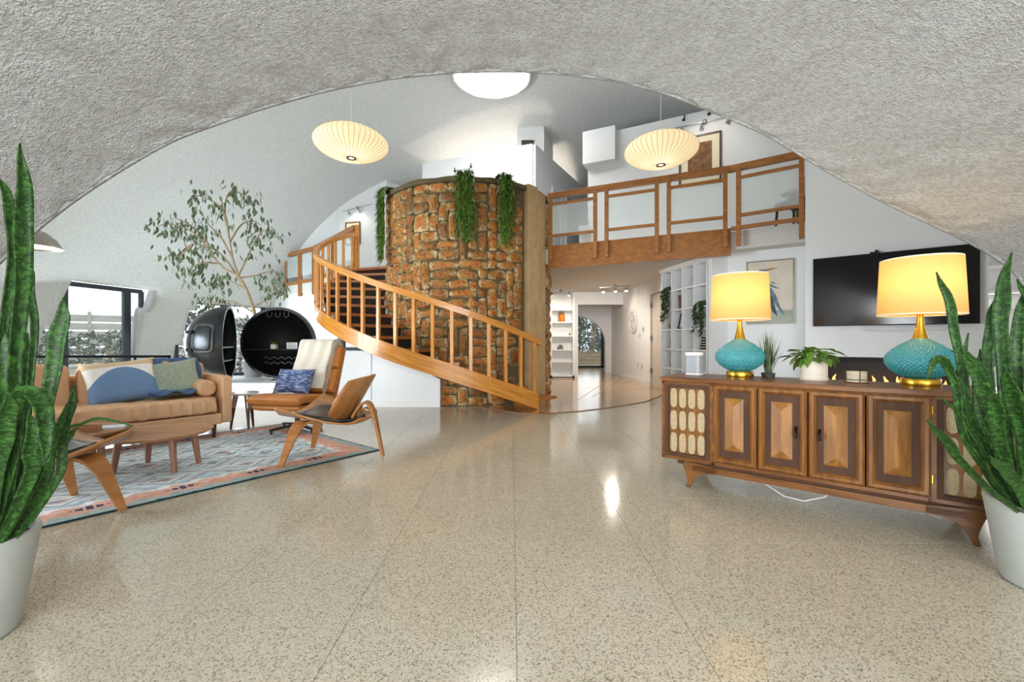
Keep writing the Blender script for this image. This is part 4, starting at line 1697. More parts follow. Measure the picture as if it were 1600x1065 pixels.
LL = [
    ([(12, 838), (18, 650), (31, 480), (37, 380), (36, 290), (32, 224)], 46, 0, -0.02),
    ([(-15, 838), (-2, 620), (14, 450), (20, 360), (8, 300), (-6, 272)], 30, 0, 0.04),
    ([(52, 830), (70, 650), (84, 565), (95, 505), (101, 464)], 46, 0, 0.06),
    ([(25, 830), (22, 690), (30, 622), (48, 612), (66, 640), (73, 690), (66, 728)], 44, 0, -0.10),
    ([(60, 832), (82, 705), (104, 652), (118, 602)], 32, 0, 0.08),
    ([(62, 800), (92, 690), (130, 660), (170, 655), (207, 666)], 8, 0, 0.02),
    ([(34, 838), (42, 760), (50, 700), (47, 640)], 40, 0, -0.08),
    ([(-6, 840), (0, 720), (12, 650), (16, 612)], 44, 0, -0.12),
    ([(45, 830), (51, 570), (48, 450), (43, 398)], 22, 0, 0.10),
    ([(66, 836), (58, 740), (72, 690), (82, 640)], 36, 0, -0.06),
    ([(20, 838), (8, 700), (2, 560), (-12, 470)], 44, 0, 0.02),
    ([(70, 832), (84, 760), (100, 690), (122, 668)], 26, 0, 0.03),
    ([(5, 838), (28, 700), (40, 600), (44, 520)], 40, 0, 0.10),
    ([(-25, 838), (-20, 740), (-30, 600), (-50, 420)], 44, 0, 0.0),
    ([(40, 836), (66, 760), (78, 700), (110, 625)], 34, 0, 0.05),
    ([(-20, 838), (-40, 700), (-80, 560), (-130, 500)], 40, 0, 0.05),
    ([(-120, 860), (-110, 640), (-95, 430), (-90, 300)], 44, 0, 0.06),
    ([(-150, 870), (-170, 680), (-190, 520), (-215, 420)], 42, 0, 0.0),
    ([(-90, 870), (-100, 720), (-130, 600), (-150, 540)], 44, 0, -0.10),
    ([(-170, 880), (-210, 740), (-260, 640), (-300, 600)], 40, 0, -0.04),
    ([(-70, 860), (-75, 700), (-66, 560), (-70, 440)], 44, 0, 0.09),
]
RL = [
    ([(1588, 800), (1572, 640), (1565, 520), (1567, 455), (1580, 394)], 40, 0, 0.05),
    ([(1568, 800), (1552, 680), (1545, 570), (1548, 505), (1553, 467)], 30, 0, 0.08),
    ([(1548, 795), (1516, 640), (1496, 535), (1480, 462), (1462, 425)], 24, 0, -0.02),
    ([(1540, 795), (1512, 690), (1492, 600), (1478, 566), (1458, 565), (1450, 592)], 26, 0, -0.05),
    ([(1552, 800), (1522, 742), (1482, 692), (1447, 654)], 28, 0, -0.12),
    ([(1560, 800), (1532, 700), (1502, 650), (1470, 620)], 12, 0, -0.04),
    ([(1602, 792), (1580, 745), (1545, 712)], 34, 0, -0.14),
    ([(1612, 800), (1596, 640), (1588, 530), (1606, 440)], 34, 0, 0.06),
    ([(1592, 800), (1564, 700), (1532, 600), (1500, 542)], 34, 0, -0.08),
    ([(1640, 800), (1625, 600), (1612, 480), (1588, 436)], 26, 0, 0.04),
    ([(1560, 800), (1542, 680), (1530, 620), (1528, 555)], 34, 0, 0.02),
    ([(1582, 800), (1566, 700), (1542, 610), (1530, 545)], 32, 0, 0.10),
    ([(1608, 800), (1600, 690), (1582, 620), (1570, 575)], 42, 0, -0.10),
    ([(1575, 800), (1570, 720), (1556, 640), (1550, 610)], 38, 0, -0.12),
    ([(1556, 800), (1524, 700), (1505, 600), (1512, 520)], 26, 0, 0.05),
    ([(1630, 800), (1640, 640), (1660, 520)], 38, 0, 0.0),
    ([(1600, 800), (1612, 680), (1606, 560)], 40, 0, 0.0),
    ([(1560, 800), (1545, 600), (1510, 552), (1486, 548)], 12, 0, 0.02),
    ([(1650, 800), (1680, 650), (1720, 520)], 38, 0, 0.02),
]
snake_plant('tall snake plant in a pale grey pot beside the shell chair', (-1.867, 1.427, 0), LL, 2)
snake_plant('bushy snake plant in a pale grey pot in front of the sideboard', (2.21, 1.74, 0), RL, 4)
# ------------------------------------------------------------------ rug
def rug_mat():
    m, nt, b = newmat('woven_rug')
    tc = nd(nt, 'ShaderNodeTexCoord')
    sp = nd(nt, 'ShaderNodeSeparateXYZ')
    nt.links.new(tc.outputs['Object'], sp.inputs[0])

    def M(op, a, b_=None, c=None):
        n = nd(nt, 'ShaderNodeMath', _operation=op)
        for i, x in enumerate((a, b_, c)):
            if x is None:
                continue
            if isinstance(x, (int, float)):
                n.inputs[i].default_value = x
            else:
                nt.links.new(x, n.inputs[i])
        return n.outputs[0]

    def mixc(fac, a, b_):
        n = nd(nt, 'ShaderNodeMix', _data_type='RGBA')
        nt.links.new(fac, n.inputs[0])
        for i, x in ((6, a), (7, b_)):
            if isinstance(x, tuple):
                n.inputs[i].default_value = x
            else:
                nt.links.new(x, n.inputs[i])
        return n.outputs[2]

    u, v = sp.outputs[0], sp.outputs[1]
    RLn, RW = 2.4, 2.0
    fu = lambda s, k, o=0.0: M('ABSOLUTE', M('SUBTRACT', M('FRACT', M('MULTIPLY_ADD', s, k, o)), 0.5))
    # distance to the border
    du = M('SUBTRACT', RLn / 2, M('ABSOLUTE', u))
    dv_ = M('SUBTRACT', RW / 2, M('ABSOLUTE', v))
    d = M('MINIMUM', du, dv_)
    along = M('ADD', u, v)
    zig = M('MULTIPLY', fu(along, 5.5), 0.10)
    nz = nd(nt, 'ShaderNodeTexNoise', Scale=26.0, Detail=3.0)
    nt.links.new(tc.outputs['Object'], nz.inputs['Vector'])
    jit = M('MULTIPLY', M('SUBTRACT', nz.outputs['Fac'], 0.5), 0.05)
    # field of nested diamonds
    dia = M('ADD', M('ADD', fu(u, 1.9), M('MULTIPLY', fu(v, 1.9, 0.5), 1.0)), jit)
    field = ramp(nt, dia, [(0.0, lin('#3f4a5e')), (0.09, lin('#c9928a')), (0.16, lin('#dfe6e8')), (0.25, lin('#66748a')), (0.30, lin('#cbd9df')), (0.40, lin('#b6c9d2')), (0.47, lin('#d9a99a')), (0.51, lin('#56637a')), (0.55, lin('#c3d5dc')), (0.7, lin('#9fb6c2')), (0.78, lin('#e3e9e8')), (0.86, lin('#6f7f93')), (0.92, lin('#d0b9a9'))], 'CONSTANT')
    # small hooked motifs
    mo = M('ADD', M('MULTIPLY', fu(u, 5.0), 1.0), fu(v, 5.0))
    mot = M('LESS_THAN', M('ADD', mo, M('MULTIPLY', jit, 4.0)), 0.24)
    nz2 = nd(nt, 'ShaderNodeTexNoise', Scale=3.0, Detail=1.0)
    nt.links.new(tc.outputs['Object'], nz2.inputs['Vector'])
    mot = M('MULTIPLY', mot, M('GREATER_THAN', nz2.outputs['Fac'], 0.47))
    field = mixc(mot, field, lin('#5a6375'))
    # pale stripes across
    st = M('LESS_THAN', fu(v, 3.0), 0.05)
    field = mixc(st, field, lin('#e6ecec'))
    wash = nd(nt, 'ShaderNodeMix', _data_type='RGBA')
    wash.inputs[0].default_value = 0.36
    nt.links.new(field, wash.inputs[6])
    wash.inputs[7].default_value = lin('#cfdfe5')
    field = wash.outputs[2]
    # border
    dz = M('ADD', d, zig)
    bord = ramp(nt, M('ADD', dz, jit), [(0.0, lin('#31474c')), (0.02, lin('#a3b2b0')), (0.115, lin('#d9a795')), (0.22, lin('#e0b9a9')), (0.27, lin('#e9ecea')), (0.31, lin('#a9c0cb'))], 'CONSTANT')
    bm1 = M('LESS_THAN', M('ADD', M('MULTIPLY', fu(u, 2.2), 1.2), M('ABSOLUTE', M('MULTIPLY', M('SUBTRACT', d, 0.17), 6.0))), 0.26)
    bm1 = M('MULTIPLY', bm1, M('GREATER_THAN', M('ADD', fu(u, 22.0), jit), 0.14))
    bord = mixc(bm1, bord, lin('#4b4f66'))
    tot = mixc(M('GREATER_THAN', M('ADD', d, M('MULTIPLY', zig, 0.4)), 0.33), bord, field)
    edge = M('LESS_THAN', d, 0.014)
    tot = mixc(edge, tot, lin('#22383d'))
    fade = ramp(nt, nz.outputs['Fac'], [(0.35, (0.9, 0.9, 0.9, 1)), (0.65, (1.12, 1.12, 1.12, 1))])
    mm = nd(nt, 'ShaderNodeMix', _data_type='RGBA', _blend_type='MULTIPLY')
    mm.inputs[0].default_value = 1
    nt.links.new(tot, mm.inputs[6])
    nt.links.new(fade, mm.inputs[7])
    nt.links.new(mm.outputs[2], b.inputs['Base Color'])
    b.inputs['Roughness'].default_value = 0.95
    b.inputs['Specular IOR Level'].default_value = 0.1
    w_ = nd(nt, 'ShaderNodeTexNoise', Scale=350.0)
    nt.links.new(tc.outputs['Object'], w_.inputs['Vector'])
    bp = nd(nt, 'ShaderNodeBump', Strength=0.25, Distance=0.003)
    nt.links.new(w_.outputs['Fac'], bp.inputs['Height'])
    nt.links.new(bp.outputs['Normal'], b.inputs['Normal'])
    return m


RC = Vector((-1.21, 3.92, 0)) - U * 1.2 + V * 1.0
rug = MB().bb(-1.2, 1.2, -1.0, 1.0, 0.0005, 0.009).build('rug', rug_mat(), bevel=0.003)
rug.location = RC
rug.rotation_euler = (0, 0, ROT_U)
tag(rug, 'pale blue and salmon patterned rug under the seating', 'rug')
RZ = 0.009

# ------------------------------------------------------------------ sofa
SO = Vector((-2.92, 4.48, 0))          # front corner at the free arm; x along U (negative = away), y along V
sofa = thing('sofa', 'tan leather sofa with tufted seat in front of the garden windows', 'sofa', (SO.x, SO.y, RZ), ROT_U)
M_leg = wood('dark_leg_wood', '#3a2014', '#57331f', 2, 4)
SLn, SDp = 2.25, 0.90
MB().bb(-SLn + 0.09, -0.09, 0.0, SDp - 0.05, 0.14, 0.25).build('base', M_leather, sofa, bevel=0.015)
for x in (-0.045, -SLn + 0.045):
    o = softbox(0.095, SDp - 0.02, 0.49, 12, 14).xf(Matrix.Translation((x, SDp / 2 - 0.01, 0.385))).build('arm', M_leather, sofa, smooth=True, ang=60)
o = MB().bb(-SLn + 0.1, -0.1, SDp - 0.16, SDp - 0.02, 0.14, 0.66).build('back_frame', M_leather, sofa, bevel=0.03, seg=3)


def wrinkled(sx, sy, sz, amp, freq, seed, p=10):
    mb_ = softbox(sx, sy, sz, 26, p)
    out_ = []
    for q in mb_.v:
        v = Vector(q)
        nrm_ = Vector((v.x / sx, v.y / sy, v.z / sz)).normalized()
        s_ = noise.noise(Vector((v.x * freq[0] + seed, v.y * freq[1], v.z * freq[2]))) * amp + noise.noise(Vector((v.x * freq[0] * 2.3, v.y * freq[1] * 2, v.z * freq[2] * 2 + seed))) * amp * 0.5
        out_.append(tuple(v + nrm_ * s_))
    mb_.v = out_
    return mb_


def long_seat():
    """one long tufted cushion built as a lofted tube so folds stay fine"""
    L_, D_, H_ = SLn - 0.2, 0.66, 0.17
    rows = []
    n_, m_ = 300, 40
    for i in range(n_ + 1):
        x = -L_ / 2 + L_ * i / n_
        endf = min(1.0, ((L_ / 2 - abs(x)) / 0.04 + 0.02)) ** 0.5
        row = []
        for k in range(m_):
            a = 2 * PI * (k + 0.5) / m_
            f = lambda q: math.copysign(abs(q) ** 0.28, q)
            y, z = D_ / 2 * f(math.cos(a)), H_ / 2 * f(math.sin(a))
            front = max(0, -y / D_ * 2) ** 3
            fold = 0.020 * front * (1 - 2.6 * abs(noise.noise(Vector((x * 13 + z * 8, z * 6, 2)))) + 0.5 * noise.noise(Vector((x * 30 + z * 20, z * 12, 5))))
            topw = 0.006 * noise.noise(Vector((x * 9, y * 9, 1)))
            # tuft rows
            tq = 0.0
            if z > 0:
                for ty in (-0.12, 0.12):
                    tx = (x / 0.36) - round(x / 0.36)
                    tq -= 0.014 * math.exp(-((tx * 0.36) ** 2 + (y - ty) ** 2) / 0.004)
            row.append(Vector((x, y * endf - fold, (z + topw + tq) * (0.6 + 0.4 * endf))))
        rows.append(row)
    mb_ = MB()
    mb_.grid(rows, cu=True)
    mb_.f.append(tuple(range(m_))[::-1])
    e_ = n_ * m_
    mb_.f.append(tuple(e_ + k for k in range(m_)))
    return mb_


long_seat().xf(Matrix.Translation((-SLn / 2, 0.345, 0.335))).build('seat_cushion', M_leather, sofa, smooth=True, ang=70)
for x in (-0.59, -1.62):
    wrinkled(0.99, 0.24, 0.42, 0.014, (6, 8, 6), x, 8).xf(Matrix.Translation((x, 0.64, 0.56)) @ Matrix.Rotation(-0.16, 4, 'X')).build('back_cushion', M_leather, sofa, smooth=True, ang=70)
bo = MB()
n_ = 24
rows = []
for y, r in ((0.10, 0.0), (0.10, 0.05), (0.105, 0.075), (0.125, 0.083), (0.50, 0.083), (0.52, 0.075), (0.525, 0.0)):
    rows.append([Vector((-0.19 + r * math.cos(2 * PI * k / n_), y, 0.505 + r * math.sin(2 * PI * k / n_))) for k in range(n_)])
bo.grid(rows, cu=True)
bo.build('bolster', M_leather, sofa, smooth=True, ang=70)
for x in (-0.14, -SLn + 0.14):
    for y in (0.09, SDp - 0.12):
        MB().tube([(x, y, 0.0), (x, y, 0.15)], [0.016, 0.026], 12).build('leg', M_leg, sofa, smooth=True)


def on_sofa(x, y, z):
    p = SO + U * x + V * y
    return Vector((p.x, p.y, z + RZ))


# landscape pillow: cream top, white band, denim hill
def hill_mat():
    m, nt, b = newmat('hill_pillow_cloth')
    tc = nd(nt, 'ShaderNodeTexCoord')
    sp = nd(nt, 'ShaderNodeSeparateXYZ')
    nt.links.new(tc.outputs['Object'], sp.inputs[0])
    q = nd(nt, 'ShaderNodeMath', _operation='MULTIPLY')
    nt.links.new(sp.outputs[0], q.inputs[0])
    nt.links.new(sp.outputs[0], q.inputs[1])
    k = nd(nt, 'ShaderNodeMath', _operation='MULTIPLY_ADD')
    k.inputs[1].default_value = 2.6
    nt.links.new(q.outputs[0], k.inputs[0])
    nt.links.new(sp.outputs[2], k.inputs[2])
    r = ramp(nt, k.outputs[0], [(0.0, lin('#6d8cb3')), (0.12, lin('#f1efea'))], 'CONSTANT')
    k2 = nd(nt, 'ShaderNodeMath', _operation='GREATER_THAN')
    k2.inputs[1].default_value = 0.135
    nt.links.new(sp.outputs[2], k2.inputs[0])
    mx = nd(nt, 'ShaderNodeMix', _data_type='RGBA')
    nt.links.new(k2.outputs[0], mx.inputs[0])
    nt.links.new(r, mx.inputs[6])
    mx.inputs[7].default_value = lin('#d8bf9d')
    n = nd(nt, 'ShaderNodeTexNoise', Scale=90.0)
    nt.links.new(tc.outputs['Object'], n.inputs['Vector'])
    mm = nd(nt, 'ShaderNodeMix', _data_type='RGBA', _blend_type='MULTIPLY')
    mm.inputs[0].default_value = 1
    nt.links.new(mx.outputs[2], mm.inputs[6])
    nt.links.new(ramp(nt, n.outputs['Fac'], [(0.3, (0.85, 0.85, 0.85, 1)), (0.7, (1.05, 1.05, 1.05, 1))]), mm.inputs[7])
    nt.links.new(mm.outputs[2], b.inputs['Base Color'])
    b.inputs['Roughness'].default_value = 0.9
    return m


def place_pillow(name, label, m_, w_, h_, th, x, y, z, tilt, yaw, roll=0.0):
    o = pillow_mb(w_, h_, th, 18).build(name, m_, smooth=True, clean=True, ang=80)
    o.location = on_sofa(x, y, z)
    o.rotation_euler = (Matrix.Rotation(ROT_U + yaw, 4, 'Z') @ Matrix.Rotation(-tilt, 4, 'X') @ Matrix.Rotation(roll, 4, 'Y')).to_euler()
    tag(o, label, 'pillow', 'throw pillows on the sofa')
    return o


place_pillow('throw_pillow', 'cream and white pillow with a denim blue hill on the sofa', hill_mat(), 0.56, 0.44, 0.15, -0.80, 0.38, 0.605, 0.42, 0.06, -0.10)
M_sage = mat('sage_weave', '#9aa592', 0.95, var=0.18, scale=45, bump=0.4, bscale=120)
place_pillow('throw_pillow', 'sage grey woven pillow leaning beside the sofa bolster', M_sage, 0.52, 0.40, 0.15, -0.42, 0.42, 0.60, 0.42, -0.05, -0.14)
# blue throw
M_throw = mat('blue_throw', '#49648c', 0.95, var=0.15, scale=12, bump=0.4, bscale=60)
rows = []
for i in range(41):
    s_ = i / 40
    row = []
    for j in range(17):
        q = j / 16
        # down the backrest, along the seat, bunching towards the arm
        if s_ < 0.45:
            y, z = 0.60 - 0.22 * (s_ / 0.45) ** 1.5 + 0.0, 0.80 - 0.36 * (s_ / 0.45)
            y = 0.52 + 0.10 * (1 - s_ / 0.45)
            z = 0.81 - 0.36 * (s_ / 0.45)
        else:
            k = (s_ - 0.45) / 0.55
            y, z = 0.56 - 0.42 * k, 0.45
        x = -0.16 - 0.40 * q - 0.22 * max(0, s_ - 0.45) * q
        f_ = 0.022 * math.sin(q * 15 + s_ * 5) + 0.016 * noise.noise(Vector((q * 7, s_ * 9, 1)))
        row.append(on_sofa(x + 0.03 * math.sin(s_ * 8), y - (0.05 + f_ if s_ < 0.45 else 0), z + (0.032 + f_ if s_ >= 0.45 else 0)))
    rows.append(row)
tag(MB().grid(rows).build('throw_blanket', M_throw, smooth=True, ang=80, solid=0.012), 'crumpled blue throw behind the sage pillow on the sofa', 'blanket')

# ------------------------------------------------------------------ coffee tables
M_wal2 = wood('coffee_table_walnut', '#8f5d3a', '#b98a62', 0, 2.6, 0.5, 0.05, 8)
M_wal3 = wood('coffee_table_leg', '#7d5238', '#a1735a', 2, 3.0, 0.4, 0.15, 8)


def coffee(name, label, c, R, h, angs, ring):
    t = thing(name, label, 'table', (c[0], c[1], RZ), 0.0, 'nesting coffee tables')
    MB().lathe([(0.0, h - 0.026), (R - 0.03, h - 0.026), (R - 0.004, h - 0.010), (R, h - 0.004), (R - 0.002, h), (0.0, h)], 72).build('tabletop', M_wal2, t, smooth=True, ang=30)
    for a in angs:
        ca, sa = math.cos(a), math.sin(a)
        MB().tube([(ring * ca, ring * sa, 0), (ring * 0.86 * ca, ring * 0.86 * sa, h - 0.026)], [0.018, 0.026], 14).build('leg', M_wal3, t, smooth=True)
    return t


coffee('coffee_table', 'lower round walnut coffee table nearest the sofa arm', (-2.76, 3.34), 0.36, 0.29, [-0.5, 0.6, 2.5, 3.7], 0.26)
coffee('coffee_table', 'taller small round walnut coffee table holding books and a box', (-3.10, 3.06), 0.30, 0.355, [-0.25, -2.1, 2.0], 0.25)
# wooden box and books on the small table
bz = 0.355 + RZ


def book(label, c, w_, d_, h_, rot, col):
    t = thing('book', label, 'book', (c[0], c[1], c[2]), rot, 'books on the small coffee table')
    MB().bb(-w_ / 2, w_ / 2, -d_ / 2, d_ / 2, 0, 0.003).build('cover', mat('book_cover', col, 0.5, var=0.03), t)
    MB().bb(-w_ / 2, w_ / 2, -d_ / 2, d_ / 2, h_ - 0.003, h_).build('cover', mat('book_cover', col, 0.5, var=0.03), t)
    MB().bb(-w_ / 2 + 0.004, w_ / 2 - 0.003, -d_ / 2 + 0.003, d_ / 2 - 0.003, 0.003, h_ - 0.003).build('pages', mat('paper', '#f1eee6', 0.8, var=0.02), t)
    MB().bb(-w_ / 2 - 0.002, -w_ / 2 + 0.002, -d_ / 2, d_ / 2, 0, h_).build('spine', mat('book_cover', col, 0.5, var=0.03), t)


book('white book lying beside the small walnut box', (-3.16, 3.02, bz), 0.20, 0.15, 0.016, 0.7, '#dfe3e6')
book('pale grey book lying behind the small walnut box', (-2.93, 3.13, bz), 0.17, 0.12, 0.014, 0.5, '#c7d0d6')
t = thing('wooden_box', 'small open walnut box on the small coffee table', 'box', (-2.985, 3.00, bz), 0.15)
for (x0, x1, y0, y1, z0, z1, nm) in ((-0.072, 0.072, -0.045, -0.037, 0, 0.045, 'side'), (-0.072, 0.072, 0.037, 0.045, 0, 0.045, 'side'), (-0.072, -0.064, -0.037, 0.037, 0, 0.045, 'end'), (0.064, 0.072, -0.037, 0.037, 0, 0.045, 'end'), (-0.064, 0.064, -0.037, 0.037, 0, 0.006, 'bottom')):
    MB().bb(x0, x1, y0, y1, z0, z1).build(nm, M_wal2, t)

# ------------------------------------------------------------------ plywood shell chairs
M_ply = wood('shell_plywood', '#8f5a2a', '#b9804a', 0, 2.4, 0.32, 0.25, 7)
M_pad = mat('black_seat_leather', '#25282b', 0.28, var=0.1, scale=14, bump=0.1, bscale=30)


def ribbon(path, widths, thick, side):
    path = [Vector(p) for p in path]
    cp = catmull(path, 5)
    n_ = len(cp)
    sd = Vector(side).normalized()
    rows = []
    for i, p in enumerate(cp):
        tt = i / (n_ - 1) * (len(widths) - 1)
        k = min(int(tt), len(widths) - 2)
        w_ = widths[k] + (widths[k + 1] - widths[k]) * (tt - k)
        d = (cp[min(n_ - 1, i + 1)] - cp[max(0, i - 1)]).normalized()
        nn = d.cross(sd).normalized()
        s2 = nn.cross(d).normalized()
        rows.append([p + s2 * w_ / 2 + nn * thick / 2, p - s2 * w_ / 2 + nn * thick / 2, p - s2 * w_ / 2 - nn * thick / 2, p + s2 * w_ / 2 - nn * thick / 2])
    m_ = MB()
    m_.grid(rows, cu=True)
    m_.f.append((3, 2, 1, 0))
    e_ = (n_ - 1) * 4
    m_.f.append((e_, e_ + 1, e_ + 2, e_ + 3))
    return m_


def seat_pt(u, v, lift=0.0):
    bz_ = tab(v, [(0, 0.372), (0.15, 0.36), (0.3, 0.343), (0.6, 0.31), (0.82, 0.30), (0.92, 0.315), (1.0, 0.35)])
    hw_ = 0.45 * (1 - 0.50 * v ** 2.2)
    return Vector((0.40 - 0.68 * v - 0.07 * u * u * (1 - v) + 0.04 * abs(u) ** 3 * v, u * hw_, bz_ + 0.115 * abs(u) ** 2.3 * (1 - 0.85 * v) + lift))


def back_pt(u, v, off=0.0):
    y = 0.36 * u * math.sqrt(1 - 0.30 * v * v)
    s_ = v * math.sqrt(1 - 0.55 * u * u)
    base_ = Vector((-0.165, y, 0.495)) + Vector((-0.50, 0, 0.866)) * 0.235 * s_
    base_ += Vector((0.866, 0, 0.5)) * (0.085 * u * u - off)
    return base_


def make_shell(label, loc, rot):
    t = thing('shell_chair', label, 'chair', loc, rot, 'plywood shell chairs')
    rows = [[seat_pt(-1 + 2 * j / 24, i / 20) for j in range(25)] for i in range(21)]
    MB().grid(rows).build('seat', M_ply, t, smooth=True, ang=70, solid=0.014)
    rows = [[seat_pt(0.62 * (-1 + 2 * j / 16) * (1 - 0.25 * abs(2 * (i / 14) - 1) ** 4), 0.16 + 0.68 * i / 14, 0.022) for j in range(17)] for i in range(15)]
    MB().grid(rows).build('seat_pad', M_pad, t, smooth=True, ang=70, solid=0.028)
    rows = [[back_pt(-1 + 2 * j / 20, -1 + 2 * i / 14) for j in range(21)] for i in range(15)]
    MB().grid(rows).build('backrest', M_ply, t, smooth=True, ang=70, solid=0.013)
    rows = [[back_pt(0.72 * (-1 + 2 * j / 14), 0.72 * (-1 + 2 * i / 10), -0.018) for j in range(15)] for i in range(11)]
    MB().grid(rows).build('back_pad', M_pad, t, smooth=True, ang=70, solid=0.022)
    for s_ in (1, -1):
        ribbon([(0.36, s_ * 0.30, 0.0), (0.315, s_ * 0.262, 0.16), (0.275, s_ * 0.225, 0.285), (0.235, s_ * 0.185, 0.325), (0.17, s_ * 0.12, 0.322), (0.06, s_ * 0.05, 0.308)], [0.034, 0.062, 0.088, 0.092, 0.085, 0.06], 0.021, (1, 0, 0)).build('leg', M_ply, t, smooth=True, ang=40)
    ribbon([(-0.36, 0, 0.0), (-0.325, 0, 0.17), (-0.285, 0, 0.36), (-0.245, 0, 0.45), (-0.19, 0, 0.455), (-0.14, 0, 0.39), (-0.09, 0, 0.315), (0.0, 0, 0.292)], [0.036, 0.06, 0.085, 0.095, 0.10, 0.10, 0.09, 0.06], 0.023, (0, 1, 0)).build('leg', M_ply, t, smooth=True, ang=40)
    ribbon([(-0.30, 0, 0.30), (-0.262, 0, 0.395), (-0.20, 0, 0.415), (-0.15, 0, 0.36)], [0.05, 0.07, 0.07, 0.05], 0.012, (0, 1, 0)).build('leg_ply', M_ply, t, smooth=True, ang=40)
    MB().tube([back_pt(0.5, 0.1, 0.008), back_pt(0.5, 0.1, 0.012)], 0.008, 10).build('screw', M_brass, t)
    MB().tube([back_pt(0.5, -0.5, 0.008), back_pt(0.5, -0.5, 0.012)], 0.008, 10).build('screw', M_brass, t)
    return t


ch1 = make_shell('plywood shell chair with black pad in front of the leather lounge chair', (-1.475, 3.69, RZ), PI + 0.04)
dup(ch1, (-2.70, 2.31, RZ), math.atan2(0.907, 0.42), 'plywood shell chair half hidden behind the tall snake plant')

# ------------------------------------------------------------------ leather lounge chair
LC = Vector((-2.38, 4.80, 0))
lfw = Vector((-0.17, -0.985, 0)).normalized()
lc = thing('lounge_chair', 'cognac leather swivel lounge chair facing the sofa', 'chair', (LC.x, LC.y, RZ), math.atan2(lfw.y, lfw.x))
# seat: two stacked slabs, curved
def slab(path, wd, th, p=6, cuts=10):
    path = catmull([Vector(q) for q in path], 6)
    rows = []
    for i, q in enumerate(path):
        d = (path[min(len(path) - 1, i + 1)] - path[max(0, i - 1)]).normalized()
        nn = d.cross(Vector((0, 1, 0))).normalized()
        tt = i / (len(path) - 1)
        endf = min(1, (min(tt, 1 - tt) / 0.05 + 0.15)) ** 0.5
        row = []
        for k in range(24):
            a = 2 * PI * (k + 0.5) / 24
            f = lambda s_: math.copysign(abs(s_) ** (2 / p), s_)
            row.append(q + Vector((0, 1, 0)) * wd / 2 * f(math.cos(a)) + nn * th / 2 * endf * f(math.sin(a)))
        rows.append(row)
    m_ = MB()
    m_.grid(rows, cu=True)
    m_.f.append(tuple(range(24))[::-1])
    e_ = (len(rows) - 1) * 24
    m_.f.append(tuple(e_ + k for k in range(24)))
    return m_


slab([(0.42, 0, 0.37), (0.30, 0, 0.385), (0.05, 0, 0.36), (-0.22, 0, 0.325)], 0.60, 0.10).build('seat_cushion', M_leatherb, lc, smooth=True, ang=60)
slab([(0.38, 0, 0.30), (0.2, 0, 0.285), (-0.05, 0, 0.26), (-0.26, 0, 0.28)], 0.56, 0.07).build('seat_shell', M_leatherb, lc, smooth=True, ang=60)
slab([(-0.20, 0, 0.40), (-0.27, 0, 0.52), (-0.33, 0, 0.66)], 0.58, 0.11).build('back_cushion', M_leatherb, lc, smooth=True, ang=60)
slab([(-0.335, 0, 0.67), (-0.375, 0, 0.78), (-0.42, 0, 0.92)], 0.56, 0.11).build('head_cushion', M_leatherb, lc, smooth=True, ang=60)
slab([(-0.26, 0, 0.28), (-0.34, 0, 0.50), (-0.41, 0, 0.70), (-0.48, 0, 0.90)], 0.56, 0.03).build('back_shell', M_leatherb, lc, smooth=True, ang=60)
MB().cyl(0.03, 0, 0.05, 0.27, 0.028, n=16).build('column', M_black, lc)
for k in range(4):
    a = PI / 4 + k * PI / 2 + 0.35
    MB().beam((0.03, 0, 0.07), (0.03 + 0.30 * math.cos(a), 0.30 * math.sin(a), 0.045), 0.035, 0.02).build('base_leg', M_black, lc)
    MB().cyl(0.03 + 0.285 * math.cos(a), 0.285 * math.sin(a), 0.0, 0.04, 0.012, n=10).build('glide', M_black, lc)


def on_lounge(x, y, z):
    p = Vector((x, y, z))
    return Matrix.Translation((LC.x, LC.y, RZ)) @ Matrix.Rotation(math.atan2(lfw.y, lfw.x), 4, 'Z') @ p


M_knit = mat('cream_knit', '#ddd3c3', 0.95, var=0.1, scale=80, bump=0.4, bscale=160)
path = [(-0.535, 0.80), (-0.52, 0.955), (-0.46, 1.005), (-0.395, 0.985), (-0.345, 0.92), (-0.30, 0.79), (-0.255, 0.67), (-0.20, 0.55), (-0.145, 0.45)]
cp = catmull([Vector((x, 0, z)) for x, z in path], 6)
rows = []
for i, q in enumerate(cp):
    rows.append([on_lounge(q.x + 0.008 * math.sin(j * 1.3 + i * 0.1), -0.26 + 0.44 * j / 14 + 0.01 * math.sin(i * 0.3), q.z) for j in range(15)])
bl = thing('throw_blanket', 'cream fringed throw draped over the leather lounge chair', 'blanket', (0, 0, 0))
MB().grid(rows).build('cloth', M_knit, bl, smooth=True, ang=80, solid=0.012)
fr = MB()
rg = random.Random(4)
for i in range(2, len(cp)):
    q = cp[i]
    for j in range(2):
        b0 = on_lounge(q.x + 0.01, 0.185, q.z - 0.012 * j)
        b1 = on_lounge(q.x + 0.022 + rg.uniform(0, 0.01), 0.215 + rg.uniform(0, 0.015), q.z - 0.02 - 0.012 * j)
        b2 = on_lounge(q.x + 0.02, 0.222 + rg.uniform(0, 0.02), q.z - 0.05 - 0.012 * j)
        fr.tube([b0, b1, b2], 0.003, 4)
fr.build('fringe', mat('fringe_yarn', '#b7a893', 0.95), bl, kind='stuff')
